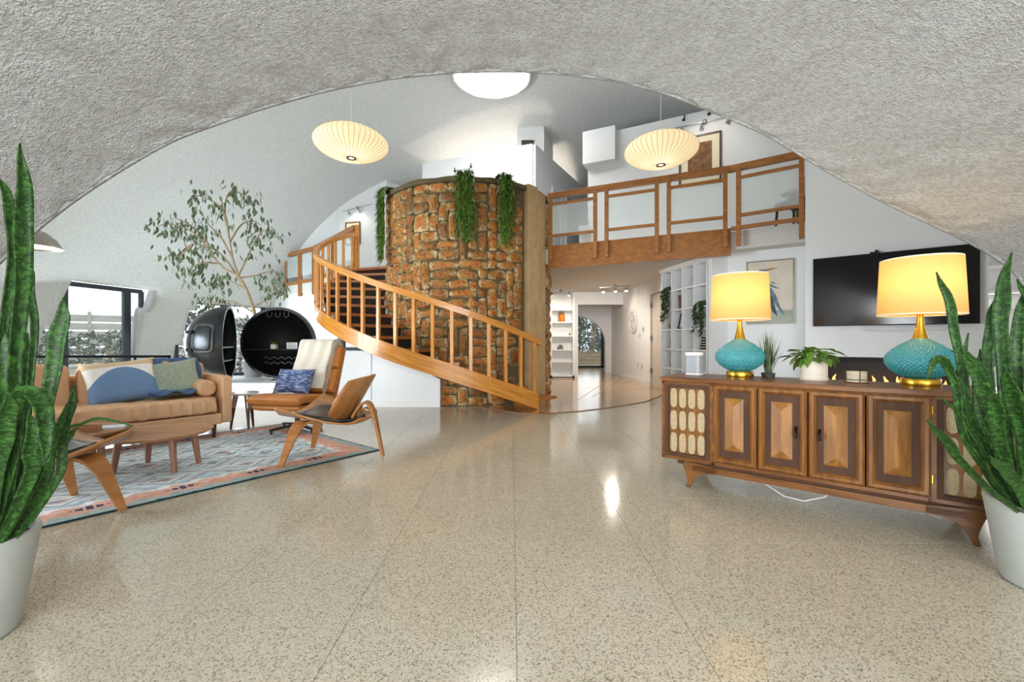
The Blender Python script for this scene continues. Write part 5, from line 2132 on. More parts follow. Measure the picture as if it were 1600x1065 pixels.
def blue_pat():
    m, nt, b = newmat('indigo_pattern')
    tc = nd(nt, 'ShaderNodeTexCoord')
    mp = nd(nt, 'ShaderNodeMapping')
    mp.inputs['Scale'].default_value = (16, 30, 60)
    nt.links.new(tc.outputs['Object'], mp.inputs['Vector'])
    n = nd(nt, 'ShaderNodeTexNoise', Scale=1.0, Detail=3.0)
    nt.links.new(mp.outputs[0], n.inputs['Vector'])
    nt.links.new(ramp(nt, n.outputs['Fac'], [(0.36, lin('#31406b')), (0.5, lin('#55668f')), (0.62, lin('#98a5bf'))]), b.inputs['Base Color'])
    b.inputs['Roughness'].default_value = 0.9
    return m


o = pillow_mb(0.46, 0.30, 0.13, 18).build('throw_pillow', blue_pat(), smooth=True, clean=True, ang=80)
o.matrix_world = Matrix.Translation(on_lounge(-0.05, -0.10, 0.535)) @ Matrix.Rotation(math.atan2(lfw.y, lfw.x) + PI / 2, 4, 'Z') @ Matrix.Rotation(-0.45, 4, 'X')
tag(o, 'indigo patterned lumbar pillow on the leather lounge chair', 'pillow')

# ------------------------------------------------------------------ small side table
t = thing('side_table', 'small round marble side table between sofa and lounge chair', 'table', (-3.075, 4.925, 0), 0.2)
MB().lathe([(0.0, 0.385), (0.125, 0.385), (0.148, 0.395), (0.15, 0.405), (0.145, 0.413), (0.0, 0.413)], 48).build('tabletop', mat('grey_marble', '#d4d6d6', 0.2, var=0.12, scale=14), t, smooth=True, ang=35)
for k in range(3):
    a = 2 * PI * k / 3 - 0.9
    ca, sa = math.cos(a), math.sin(a)
    MB().tube([(0.135 * ca, 0.135 * sa, 0.0), (0.105 * ca, 0.105 * sa, 0.24)], [0.012, 0.021], 12).build('leg', M_leg, t, smooth=True)
    MB().tube([(0.1055 * ca, 0.1055 * sa, 0.238), (0.085 * ca, 0.085 * sa, 0.386)], [0.0215, 0.03], 12).build('leg_collar', mat('copper_grey_metal', '#9a8f86', 0.3, 0.8), t, smooth=True)

# ------------------------------------------------------------------ black guard rail behind the sofa
M_matte = mat('matte_black_metal', '#101113', 0.9, 0.0, var=0.1, spec=0.05)
t = thing('guard_rail', 'thin black metal guard rail behind the sofa', 'railing', (-6.2, 5.95, 0))
MB().beam((-1.6, 0, 0.785), (1.45, 0.0, 0.785), 0.04, 0.035).build('handrail', M_matte, t)
for x, y in ((-1.5, 0.0), (0.95, 0.0), (1.42, 0.0)):
    MB().bb(x - 0.02, x + 0.02, y - 0.02, y + 0.02, 0, 0.78).build('post', M_black, t)

# ------------------------------------------------------------------ spherical bar cabinet (old steel float), opened in two halves
M_steel = mat('black_painted_steel', '#34373a', 0.26, 0.7, var=0.25, scale=5, bump=0.06, bscale=8)
M_steeli = mat('black_lining', '#0d0d0e', 0.6, 0.2, var=0.1)
PZ = 0.36
BCR = 0.565


def half_sphere(m_, R, n=40, rings=14):
    """open hemisphere, mouth towards local -Y"""
    rows = []
    for i in range(rings + 1):
        a = PI / 2 * i / rings
        r, y = R * math.cos(a), R * math.sin(a)
        rows.append([Vector((r * math.cos(2 * PI * k / n), y, r * math.sin(2 * PI * k / n))) for k in range(n)])
    m_.grid(rows, cu=True)
    return m_


def rim(R):
    n = 64
    rows = []
    for r, y in ((R - 0.03, -0.012), (R + 0.012, -0.012), (R + 0.012, 0.045), (R - 0.03, 0.045)):
        rows.append([Vector((r * math.cos(2 * PI * k / n), y, r * math.sin(2 * PI * k / n))) for k in range(n)])
    return MB().grid(rows, cu=True, cv=True)


def chord_shelf(R, z, dep, th=0.018):
    pts = []
    r = math.sqrt(R * R - z * z) - 0.012
    for i in range(21):
        a = PI * i / 20
        pts.append((r * math.cos(a), max(0.02, min(dep, r * math.sin(a)))))
    return MB().prism(pts, z - th, z)


bc1 = thing('globe_bar_cabinet', 'open black steel globe bar cabinet with shelf facing the room', 'cabinet', (-3.79, 6.95, PZ + 0.61), math.atan2(0.10, 0.995))
half_sphere(MB(), BCR).build('shell', M_steel, bc1, smooth=True, solid=0.012, ang=70)
half_sphere(MB(), BCR - 0.02).build('lining', M_steeli, bc1, smooth=True, ang=70)
rim(BCR).build('rim', M_steel, bc1, smooth=True, ang=40)
chord_shelf(BCR - 0.02, -0.10, 0.42).build('shelf', M_steeli, bc1)
wrk = MB()
for z in (-0.25, -0.33):
    pts = []
    for i in range(60):
        tt = i / 59
        pts.append((-0.26 + 0.52 * tt, 0.12, z + 0.018 * math.sin(tt * PI * 9)))
    wrk.tube(pts, 0.006, 5)
wrk.build('bottle_rack', mat('grey_steel_wire', '#6d7072', 0.3, 0.9), bc1)
gl = MB()
for x in (-0.16, -0.03, 0.10):
    gl.tube([(x - 0.035, 0.06, 0.50), (x - 0.035, 0.06, 0.44), (x, 0.06, 0.415), (x + 0.035, 0.06, 0.44), (x + 0.035, 0.06, 0.50)], 0.005, 6)
gl.build('stemware_rack', mat('grey_steel_wire', '#6d7072', 0.3, 0.9), bc1)
MB().lathe([(0.0, -0.61), (0.20, -0.61), (0.20, -0.585), (0.09, -0.575), (0.08, -0.50), (0.0, -0.50)], 32, (0, 0.22, 0)).build('pedestal', M_steel, bc1, smooth=True)
n1 = Vector((0.916, 0.40, 0))
bc2 = thing('globe_bar_door', 'hatch-side half of the black globe bar swung open beside it', 'cabinet', (-4.45, 6.75, PZ + 0.61), math.atan2(n1.x, -n1.y))
half_sphere(MB(), BCR).build('shell', M_steel, bc2, smooth=True, solid=0.012, ang=70)
half_sphere(MB(), BCR - 0.02).build('lining', M_steeli, bc2, smooth=True, ang=70)
rim(BCR).build('rim', M_steel, bc2, smooth=True, ang=40)
for z in (-0.06, -0.27):
    chord_shelf(BCR - 0.02, z, 0.34).build('shelf', mat('grey_shelf_metal', '#6b6e70', 0.4, 0.6), bc2)
# hatch: curved patch on the shell, toward the viewer
def shell_patch(R, c_lon, c_lat, wl, wt, pw=5):
    """rounded rectangular patch; longitude measured from mouth plane edge at local -X ... """
    rows = []
    for i in range(15):
        v = -1 + 2 * i / 14
        row = []
        for j in range(15):
            u = -1 + 2 * j / 14
            m__ = max(abs(u), abs(v))
            l_ = (abs(u) ** pw + abs(v) ** pw) ** (1 / pw)
            k = m__ / l_ if l_ > 0 else 1
            lon, lat = c_lon + u * k * wl, c_lat + v * k * wt
            row.append(Vector((R * math.cos(lat) * math.cos(lon), R * math.cos(lat) * math.sin(lon), R * math.sin(lat))))
        rows.append(row)
    return MB().grid(rows)


hl = PI - math.radians(26)
ht = shell_patch(BCR + 0.012, hl, 0.12, 0.29, 0.40).build('hatch_frame', mat('worn_grey_steel', '#4a4c4d', 0.4, 0.5, var=0.3, scale=12), bc2, smooth=True, solid=0.014, ang=70)
shell_patch(BCR + 0.022, hl, 0.12, 0.22, 0.31).build('hatch', M_steel, bc2, smooth=True, solid=0.012, ang=70)
for z in (-0.10, 0.16):
    lon = hl - 0.36
    c_ = Vector((math.cos(lon), math.sin(lon), 0)) * (BCR * 0.985)
    MB().beam((c_.x * 0.98, c_.y * 0.98, z), (c_.x * 1.07, c_.y * 1.07, z), 0.13, 0.045).build('hinge', M_steel, bc2)
MB().lathe([(0.0, -0.61), (0.16, -0.61), (0.16, -0.59), (0.07, -0.57), (0.07, -0.50), (0.0, -0.50)], 24, (0, 0.2, 0)).build('pedestal', M_steel, bc2, smooth=True)


def in_bar(bc, x, y, z):
    return Matrix.Translation(bc.location) @ Matrix.Rotation(bc.rotation_euler[2], 4, 'Z') @ Vector((x, y, z))


p = in_bar(bc1, -0.12, 0.14, -0.10)
t = thing('potted_succulent', 'small green succulent in a white cube pot inside the globe bar', 'plant', p)
MB().bb(-0.042, 0.042, -0.042, 0.042, 0, 0.075).build('pot', mat('white_cube_pot', '#e8e4da', 0.5), t, bevel=0.005)
fo = MB()
rg = random.Random(8)
for k in range(40):
    a = rg.uniform(0, 2 * PI)
    blade(fo, (0, 0, 0.07), (math.cos(a), math.sin(a), rg.uniform(0.4, 1.6)), rg.uniform(0.07, 0.13), 0.022, 0.35)
fo.build('foliage', leafmat('succulent_green', '#4c7a2a', '#8fc24e'), t, kind='stuff')
p = in_bar(bc1, 0.16, 0.14, -0.10)
t = thing('shelf_sign', 'small white lettered sign card inside the globe bar', 'sign', p, bc1.rotation_euler[2])
MB().bb(-0.085, 0.085, -0.006, 0.006, 0, 0.105).build('card', mat('white_sign_card', '#e9e9e6', 0.6, var=0.01), t)
ln = MB()
for k, (a, b_) in enumerate(((-0.055, 0.04), (-0.06, 0.06), (-0.045, 0.05))):
    x = a
    rg = random.Random(k)
    while x < b_:
        w_ = rg.uniform(0.008, 0.018)
        ln.bb(x, x + w_, -0.008, -0.006, 0.078 - k * 0.026, 0.088 - k * 0.026)
        x += w_ + 0.005
ln.build('print', mat('grey_print', '#8a8c8e', 0.6), t, kind='stuff')
p = in_bar(bc1, 0.34, 0.12, -0.10)
t = thing('wire_ornament', 'small silver twisted wire ornament beside the sign card', 'ornament', p)
wo = MB()
wo.tube([(0.045 * math.cos(i * 0.9) * (1 - i / 60), 0.04 * math.sin(i * 1.3), 0.004 + 0.003 * i) for i in range(34)], 0.005, 6)
wo.build('coil', mat('silver_wire', '#b4b7ba', 0.25, 0.9), t, smooth=True)
MB().cyl(0, 0, 0, 0.006, 0.045, n=20).build('base', mat('silver_wire', '#b4b7ba', 0.25, 0.9), t)
for k, (x, z, col, lab) in enumerate(((-0.30, -0.06, '#a03a34', 'red and white jar on the swung-open bar half'), (-0.33, -0.27, '#b98a35', 'amber bottle on the lower shelf of the swung-open bar half'), (-0.22, -0.06, '#d5d5d0', 'pale bottle on the swung-open bar half'))):
    p = in_bar(bc2, x, 0.10, z)
    t = thing('bottle', lab, 'bottle', p, 0, 'bottles in the bar')
    MB().lathe([(0.0, 0), (0.035, 0), (0.036, 0.07), (0.03, 0.085), (0.013, 0.10), (0.013, 0.125), (0.0, 0.125)], 18).build('glass_body', mat('bottle_glass_%d' % k, col, 0.2, var=0.2), t, smooth=True)
    MB().cyl(0, 0, 0.125, 0.14, 0.015, n=12).build('cap', M_black, t)

# small grey canister on the dark counter
t = thing('canister', 'small grey cylinder canister on the dark counter by the stair', 'canister', (-2.62, 6.58, 0.90))
MB().lathe([(0, 0), (0.062, 0), (0.064, 0.008), (0.064, 0.135), (0.06, 0.14), (0, 0.14)], 28).build('body', mat('grey_fabric_mesh', '#7b7d80', 0.7, var=0.1, scale=80), t, smooth=True)
MB().lathe([(0, 0.14), (0.055, 0.14), (0.055, 0.146), (0, 0.146)], 28).build('lid', mat('grey_lid', '#5d6063', 0.5), t, smooth=True)

# ------------------------------------------------------------------ weeping fig
TY = 7.62
TB = Vector((-4.60, TY, PZ))
tr = thing('indoor_fig_tree', 'slender leafy fig tree rising behind the globe bar cabinets', 'tree', TB)
MB().lathe([(0, 0), (0.13, 0), (0.17, 0.28), (0.155, 0.28), (0.15, 0.25), (0, 0.25)], 28).build('pot', mat('grey_planter', '#8b8d8e', 0.7), tr, smooth=True)
MB().lathe([(0, 0.255), (0.15, 0.25)], 20).build('soil', M_soil, tr)


def tp(px, py, dy=0.0):
    return at(px, py, TY + dy) - TB


rg = random.Random(21)
trunk = [Vector((0, 0, 0.25)), tp(399, 500), tp(391, 468), tp(383, 448), tp(373, 430), tp(364, 405), tp(358, 370), tp(351, 340), tp(346, 312)]
MB().tube(catmull(trunk, 4), [0.034 - 0.027 * i / 32 for i in range(33)], 8).build('trunk', M_bark, tr, smooth=True, ang=80)
BR = [[(373, 430), (345, 414), (315, 375), (290, 356), (262, 350), (246, 354)], [(383, 450), (350, 402), (325, 386), (300, 382), (280, 395)], [(373, 430), (385, 405), (400, 375), (412, 360), (432, 366)],
      [(358, 372), (352, 335), (338, 318), (312, 306), (300, 310)], [(352, 340), (352, 318), (361, 298), (380, 304), (394, 310)], [(395, 478), (420, 466), (432, 452), (444, 455)],
      [(397, 488), (362, 470), (334, 472), (310, 464)], [(376, 434), (400, 430), (424, 424), (440, 430)], [(358, 380), (376, 352), (395, 345), (408, 352)], [(345, 412), (320, 410), (300, 418), (298, 432)],
      [(330, 388), (310, 362), (285, 345), (268, 340)], [(300, 382), (280, 400), (266, 396)], [(383, 450), (362, 440), (345, 432), (338, 440)], [(364, 405), (345, 370), (325, 350), (318, 338)]]
fo = MB()


def fig_leaf(mb_, p, d, L):
    d = d.normalized()
    s_ = d.cross(Vector((rg.uniform(-1, 1), rg.uniform(-1, 1), rg.uniform(-0.3, 0.3)))).normalized()
    up = d.cross(s_)
    o_ = len(mb_.v)
    for t_, w_ in ((0, 0.02), (0.3, 0.34), (0.55, 0.36), (0.8, 0.2), (1.0, 0.01)):
        c_ = p + d * L * t_ - up * L * 0.12 * t_ * t_
        mb_.v += [tuple(c_ - s_ * L * w_ * 0.5 + up * 0.006), tuple(c_), tuple(c_ + s_ * L * w_ * 0.5 + up * 0.006)]
    for i in range(4):
        a_ = o_ + 3 * i
        mb_.f += [(a_, a_ + 1, a_ + 4, a_ + 3), (a_ + 1, a_ + 2, a_ + 5, a_ + 4)]


for k, b_ in enumerate(BR):
    dy = rg.uniform(-0.45, 0.45)
    pts = [tp(px, py, dy * (i / len(b_))) for i, (px, py) in enumerate(b_)]
    cp = catmull(pts, 5)
    MB().tube(cp, [0.016 * (1 - 0.8 * i / len(cp)) + 0.002 for i in range(len(cp))], 5).build('branch', M_bark, tr)
    n_ = len(cp)
    for i in range(n_):
        tt = i / n_
        if tt < 0.28:
            continue
        for q in range(rg.choice((2, 3, 3, 4)) if tt < 0.6 else rg.choice((3, 4, 5, 6))):
            off = Vector((rg.gauss(0, 0.10), rg.gauss(0, 0.12), rg.gauss(-0.03, 0.10)))
            fig_leaf(fo, cp[i] + off, Vector((rg.uniform(-0.5, 0.5), rg.uniform(-0.5, 0.5), -1)), rg.uniform(0.09, 0.14))
fo.build('foliage', leafmat('fig_leaf_green', '#43573f', '#7b8d69'), tr, kind='stuff')

# ------------------------------------------------------------------ arc lamp at the far left
al = thing('arc_floor_lamp', 'brushed metal dome shade of the arc lamp above the sofa', 'lamp', (-5.35, 3.75, 0))
c0 = Vector((-3.93, 3.5, 1.765)) - Vector((-5.35, 3.75, 0))
MB().lathe([(0.0, 0.155), (0.03, 0.152), (0.09, 0.13), (0.15, 0.075), (0.19, 0.0), (0.186, 0.0), (0.146, 0.07), (0.088, 0.12), (0.0, 0.14)], 48, c0).build('shade', mat('brushed_steel_shade', '#a8a297', 0.3, 0.85, var=0.08), al, smooth=True)
MB().lathe([(0.0, 0.02), (0.17, 0.012)], 32, c0).build('diffuser', mat('lit_diffuser', '#fff6e4', 0.5, var=0, emit=1.2), al)
arcp = [(0, 0, 0.06), (0, 0, 1.2), (0.1, -0.02, 1.9), (0.5, -0.1, 2.25), (1.0, -0.2, 2.25), (c0.x - 0.08, c0.y, 2.08), (c0.x, c0.y, 1.92)]
MB().tube(catmull([Vector(q) for q in arcp], 6), 0.012, 8).build('arm', mat('brushed_steel_shade', '#a8a297', 0.3, 0.85, var=0.08), al, smooth=True)
MB().lathe([(0, 0), (0.18, 0), (0.18, 0.05), (0.15, 0.06), (0, 0.06)], 32).build('base', mat('grey_marble_base', '#d4d6d6', 0.2, var=0.12), al, smooth=True)

# ------------------------------------------------------------------ saucer pendants
def pend_mat():
    m, nt, b = newmat('lit_bubble_skin')
    b.inputs['Base Color'].default_value = lin('#efe4cc')
    b.inputs['Roughness'].default_value = 0.7
    tc = nd(nt, 'ShaderNodeTexCoord')
    n = nd(nt, 'ShaderNodeTexNoise', Scale=6.0)
    nt.links.new(tc.outputs['Object'], n.inputs['Vector'])
    nt.links.new(ramp(nt, n.outputs['Fac'], [(0.3, lin('#f4dfb0')), (0.7, lin('#fbeccb'))]), b.inputs['Emission Color'])
    b.inputs['Emission Strength'].default_value = 0.20
    tl = nd(nt, 'ShaderNodeBsdfTranslucent')
    tl.inputs[0].default_value = lin('#fff3dc')
    mx = nd(nt, 'ShaderNodeMixShader')
    mx.inputs[0].default_value = 0.5
    nt.links.new(b.outputs[0], mx.inputs[1])
    nt.links.new(tl.outputs[0], mx.inputs[2])
    nt.links.new(mx.outputs[0], nt.nodes['Material Output'].inputs[0])
    return m


M_skin = pend_mat()
M_wire = mat('rib_wire', '#8d7c5c', 0.6)


def pendant(label, loc, R):
    t = thing('saucer_pendant', label, 'pendant lamp', loc, 0, 'saucer pendants')
    hh = R * 0.40
    prof = []
    for i in range(25):
        a = -PI / 2 + PI * i / 24
        prof.append((max(0.035, R * math.cos(a) ** 0.92), hh * math.sin(a) * (1 - 0.10 * math.cos(a) ** 2)))
    MB().lathe(prof, 72).build('skin', M_skin, t, smooth=True, ang=80)
    cage = MB()
    for k in range(44):
        a = 2 * PI * k / 44
        cage.tube([((r + 0.0015) * math.cos(a), (r + 0.0015) * math.sin(a), z) for r, z in prof[1:24]], 0.0018, 4, False)
    cage.build('wire_cage', M_wire, t)
    MB().lathe([(0.030, -hh - 0.004), (0.052, -hh - 0.006), (0.054, -hh + 0.012), (0.030, -hh + 0.012)], 32, closed=True).build('bottom_ring', mat('steel_ring', '#7d7468', 0.3, 0.8), t, smooth=True)
    MB().lathe([(0.0, -hh + 0.004), (0.032, -hh + 0.004)], 24).build('lit_opening', mat('pendant_light_opening', '#fff8ea', 0.4, var=0, emit=2.0), t)
    bulb('pendant_bulb_light', loc, 2.6, (1, 0.9, 0.76), 0.09)
    top = dome_z(loc[0], loc[1]) - loc[2] + 0.03
    MB().cyl(0, 0, hh - 0.01, top, 0.0035, n=8).build('cord', mat('white_cord', '#eceae4', 0.6, var=0), t)
    MB().cyl(0, 0, hh - 0.012, hh + 0.03, 0.03, n=16).build('cap', mat('steel_ring', '#7d7468', 0.3, 0.8), t)
    return t


p = at(549, 224.5, 4.6)
pendant('cream ribbed saucer pendant over the seating, above the fig tree side', tuple(p), 0.385)
p = at(1032.5, 235.5, 4.9)
pendant('cream ribbed saucer pendant hanging before the balcony print', tuple(p), 0.405)
# ------------------------------------------------------------------ television, sound bar, camera, fireplace
def on_tv(s, z, off=0.0):
    return Vector(tvp(s, off, z))


tv = thing('television', 'large wall-mounted flat black television behind the sideboard lamps', 'television', on_tv(0.745, 1.19, 0.0), ROT_S)
MB().bb(-0.745, 0.745, -0.055, -0.012, 0, 0.876).build('casing', mat('tv_plastic', '#141416', 0.4, var=0), tv, bevel=0.004)
M_screen = mat('tv_screen', '#0b0b0d', 0.13, var=0)
MB().bb(-0.735, 0.735, -0.058, -0.054, 0.012, 0.866).build('screen', M_screen, tv)
MB().bb(0.55, 0.60, -0.060, -0.055, 0.004, 0.009).build('badge', mat('grey_badge', '#8f9194', 0.4), tv)
MB().bb(-0.3, 0.3, -0.014, 0.0, 0.2, 0.6).build('wall_bracket', M_black, tv)
cmr = thing('webcam', 'small black camera clipped on top of the television', 'camera', on_tv(0.86, 2.066, 0.03), ROT_S)
MB().bb(-0.06, 0.03, -0.02, 0.015, 0, 0.018).build('mount', M_black, cmr)
MB().cyl(0, 0, 0.018, 0.04, 0.014, n=12).build('lens_head', M_black, cmr)
sbar = thing('sound_bar', 'slim white sound bar mounted under the television', 'speaker', on_tv(0.62, 1.125, 0.0), ROT_S)
MB().bb(-0.36, 0.40, -0.08, 0.0, 0, 0.042).build('housing', mat('white_sound_bar', '#e6e8ea', 0.4, var=0), sbar, bevel=0.006)
MB().bb(-0.35, 0.39, -0.083, -0.079, 0.004, 0.038).build('grille', mat('pale_grille', '#d6d9dc', 0.7, var=0), sbar)
fp = thing('fireplace', 'long black linear gas fireplace below the television', 'fireplace', on_tv(0.76, 0.30, 0.0), ROT_S)
W2 = (fb - fa) / 2
M_fb = mat('firebox_black', '#17181a', 0.5, var=0.1)
MB().bb(-W2, W2, 0.36, 0.40, 0, 0.5).build('back_plate', M_fb, fp)
MB().bb(-W2, W2, 0.0, 0.36, 0.0, 0.02).build('burner_bed', M_fb, fp)
MB().bb(-W2, W2, 0.0, 0.36, 0.48, 0.5).build('hood', M_fb, fp)
for x in (-W2 + 0.008, W2 - 0.008):
    MB().bb(x - 0.008, x + 0.008, 0.0, 0.36, 0.02, 0.48).build('cheek', M_fb, fp)
fl_m, fnt, fb_ = newmat('gas_flame')
fb_.inputs['Emission Color'].default_value = lin('#ff9a2e')
fb_.inputs['Emission Strength'].default_value = 2.6
fb_.inputs['Base Color'].default_value = lin('#ff8a20')
fn = nd(fnt, 'ShaderNodeTexNoise', Scale=25.0)
fnt.links.new(ramp(fnt, fn.outputs['Fac'], [(0.35, lin('#ff7a14')), (0.65, lin('#ffd27a'))]), fb_.inputs['Emission Color'])
rg = random.Random(6)
for k in range(9):
    x = -W2 + 0.12 + k * 0.13 + rg.uniform(-0.03, 0.03)
    hgt = rg.uniform(0.16, 0.27)
    m_ = MB()
    pts = [(x + 0.02 * math.sin(i * 1.1 + k), 0.14 + 0.01 * math.sin(i + k), 0.02 + hgt * i / 6) for i in range(7)]
    m_.tube(pts, [0.03, 0.042, 0.036, 0.028, 0.022, 0.013, 0.002], 7)
    m_.build('flame', fl_m, fp, smooth=True)

# ------------------------------------------------------------------ bird painting
RP = math.atan2(-0.536, 0.844)
pc = Vector((3.34, 6.62, 0)) + Vector((0.844, -0.536, 0)) * 0.55
pn = Vector((-0.536, -0.844, 0))
pw = thing('bird_painting', 'painting of a blue-grey wading bird in a thin silver frame', 'painting', (pc.x + pn.x * 0.062, pc.y + pn.y * 0.062, 1.25), RP)


def frame_parts(t, W_, H_, fw, m_, dep=0.03):
    for (x0, x1, z0, z1) in ((-W_ / 2, W_ / 2, 0, fw), (-W_ / 2, W_ / 2, H_ - fw, H_), (-W_ / 2, -W_ / 2 + fw, fw, H_ - fw), (W_ / 2 - fw, W_ / 2, fw, H_ - fw)):
        MB().bb(x0, x1, -dep, 0, z0, z1).build('frame_bar', m_, t)


frame_parts(pw, 0.60, 0.93, 0.016, mat('silver_frame', '#8d8779', 0.4, 0.5))
MB().bb(-0.285, 0.285, -0.018, -0.004, 0.015, 0.915).build('canvas', mat('sand_canvas', '#d8cfc0', 0.85, var=0.08, scale=4), pw)
MB().bb(-0.285, 0.285, -0.020, -0.018, 0.015, 0.20).build('painted_water', mat('pale_green_wash', '#aab2a4', 0.85, var=0.2, scale=9), pw)


def flat(parent, name, pts, m_, y=-0.021):
    n_ = len(pts)
    MB().add([(x, y, z) for x, z in pts] + [(x, y + 0.002, z) for x, z in pts], [tuple(range(n_)), tuple(range(2 * n_ - 1, n_ - 1, -1))] + [(i, (i + 1) % n_, n_ + (i + 1) % n_, n_ + i) for i in range(n_)]).build(name, m_, parent)


M_blue = mat('paint_slate_blue', '#6f8296', 0.8, var=0.35, scale=20)
M_dkb = mat('paint_dark_slate', '#4a5666', 0.8, var=0.3, scale=20)
flat(pw, 'painted_head', [(-0.24, 0.70), (-0.20, 0.76), (-0.12, 0.80), (-0.04, 0.80), (-0.05, 0.77), (-0.13, 0.75), (-0.19, 0.68)], M_blue)
flat(pw, 'painted_beak', [(-0.06, 0.80), (0.02, 0.81), (0.12, 0.815), (0.02, 0.785), (-0.05, 0.775)], mat('paint_ochre', '#b07c42', 0.8))
flat(pw, 'painted_body', [(-0.28, 0.60), (-0.10, 0.62), (0.02, 0.52), (0.06, 0.40), (0.04, 0.28), (-0.04, 0.30), (-0.12, 0.40), (-0.28, 0.44)], M_blue)
for k, pts in enumerate(([(0.02, 0.52), (0.08, 0.40), (0.13, 0.24), (0.19, 0.12), (0.14, 0.16), (0.06, 0.30), (0.0, 0.44)], [(0.0, 0.46), (0.05, 0.32), (0.08, 0.18), (0.10, 0.10), (0.03, 0.18), (-0.03, 0.36)], [(-0.02, 0.56), (0.06, 0.52), (0.13, 0.50), (0.08, 0.535), (0.0, 0.58)], [(0.0, 0.60), (0.06, 0.58), (0.08, 0.575), (0.03, 0.61)])):
    flat(pw, 'painted_feather', pts, M_dkb if k % 2 else M_blue, -0.0225 - 0.001 * k)

# ------------------------------------------------------------------ cube shelves in the hall
C0, C1 = Vector((3.04, 6.70, 0)), Vector((2.81, 8.06, 0))
dcs = (C1 - C0)
Lc = dcs.length
cs = thing('cube_shelf', 'tall white cube shelving with open compartments along the hall', 'shelf', (C0.x, C0.y, 0), math.atan2(dcs.y, dcs.x))
# local x runs away from the viewer, local -y goes into the wall
M_shelf = mat('white_shelf_paint', '#e8eaeb', 0.5, var=0.01)
DSH = 0.28
zs_ = [0.15, 0.50, 0.85, 1.20, 1.55, 1.90, 2.27]
for k in range(5):
    x = Lc * k / 4
    MB().bb(x - 0.012, x + 0.012, -DSH, 0, 0.0, 2.30).build('upright', M_shelf, cs)
for z in zs_:
    for k in range(4):
        MB().bb(Lc * k / 4 + 0.012, Lc * (k + 1) / 4 - 0.012, -DSH, -0.004, z - 0.012, z + 0.012).build('shelf_board', M_shelf, cs)
MB().bb(0, Lc, -DSH - 0.012, -DSH, 0, 2.3).build('back_panel', mat('shelf_back_paint', '#dfe1e3', 0.6, var=0.01), cs)
MB().bb(-0.03, Lc + 0.03, -DSH - 0.01, 0.03, 2.27, 2.335).build('crown', M_trim, cs)
MB().bb(0, Lc, -DSH, -0.01, 0.0, 0.13).build('kickboard', M_shelf, cs)


def in_cs(col, z, y=-0.13, fx=0.5):
    """col counted from the near end"""
    p = Matrix.Rotation(math.atan2(dcs.y, dcs.x), 4, 'Z') @ Vector((Lc * (col + fx) / 4, y, z + 0.0125))
    return Vector((C0.x, C0.y, 0)) + p


def trailing(label, loc, L, seed, face):
    t = thing('trailing_ivy', label, 'plant', loc, 0, 'trailing plants on the cube shelves')
    MB().lathe([(0, 0), (0.05, 0), (0.065, 0.09), (0.058, 0.09), (0, 0.075)], 20).build('pot', mat('dark_ivy_pot', '#3f4240', 0.6), t, smooth=True)
    rg = random.Random(seed)
    fo_, st_ = MB(), MB()
    f = Vector(face).normalized()
    s_ = Vector((-f.y, f.x, 0))
    for k in range(9):
        a = rg.uniform(-0.07, 0.07)
        Lk = L * rg.uniform(0.5, 1)
        pts = [Vector((0, 0, 0.08)), f * 0.08 + s_ * a + Vector((0, 0, 0.085)), f * 0.15 + s_ * a * 1.5 + Vector((0, 0, 0.03))]
        for i in range(1, 7):
            pts.append(f * (0.165 + rg.uniform(-0.015, 0.015)) + s_ * (a * 1.7 + rg.uniform(-0.03, 0.03)) + Vector((0, 0, 0.03 - Lk * i / 6)))
        cp = catmull(pts, 5)
        st_.tube(cp, 0.0025, 4)
        for q in cp[3:]:
            for _ in range(1):
                a2 = rg.uniform(0, 2 * PI)
                blade(fo_, q, (math.cos(a2), math.sin(a2), rg.uniform(-0.9, 0.3)), rg.uniform(0.04, 0.065), 0.034, 0.3)
    st_.build('stem', M_stem, t, kind='stuff')
    fo_.build('foliage', leafmat('ivy_green', '#26361f', '#4d6340'), t, kind='stuff')


fcs = Vector((-1, -0.17, 0))
trailing('dark trailing ivy on the cube shelf nearest the beige hall door', in_cs(3, 1.90), 0.62, 1, fcs)
trailing('dark trailing ivy on the cube shelf column nearest the painting', in_cs(0, 1.55), 0.55, 2, fcs)
t = thing('brown_vase', 'square brown vase in the cube shelf', 'vase', in_cs(2, 1.55), 0.3)
MB().add(*(lambda s_: (s_.v, s_.f))(MB().tube([(0, 0, 0), (0, 0, 0.24)], [0.075, 0.09], 4))).build('body', mat('brown_glaze', '#5b3020', 0.4, var=0.3), t, bevel=0.006)
MB().tube([(0, 0, 0.24), (0, 0, 0.245)], [0.092, 0.092], 4).build('lip', mat('brown_glaze_lip', '#43241a', 0.4), t)
t = thing('photo_frame', 'leaning black photo frame in the cube shelf', 'frame', in_cs(2, 1.20, -0.1, 0.35), math.atan2(dcs.y, dcs.x) + PI + 0.4)
o_ = Matrix.Rotation(-0.28, 4, 'X')
for (x0, x1, z0, z1) in ((-0.11, 0.11, 0, 0.022), (-0.11, 0.11, 0.268, 0.29), (-0.11, -0.088, 0.022, 0.268), (0.088, 0.11, 0.022, 0.268)):
    MB().bb(x0, x1, -0.01, 0.01, z0, z1).xf(o_).build('frame_bar', M_black, t)
MB().bb(-0.09, 0.09, 0.0, 0.006, 0.02, 0.27).xf(o_).build('photo', mat('pale_photo', '#cfd2d3', 0.5, var=0.15, scale=9), t)
t = thing('bowl', 'small ochre bowl in the cube shelf below the ivy', 'bowl', in_cs(3, 1.20))
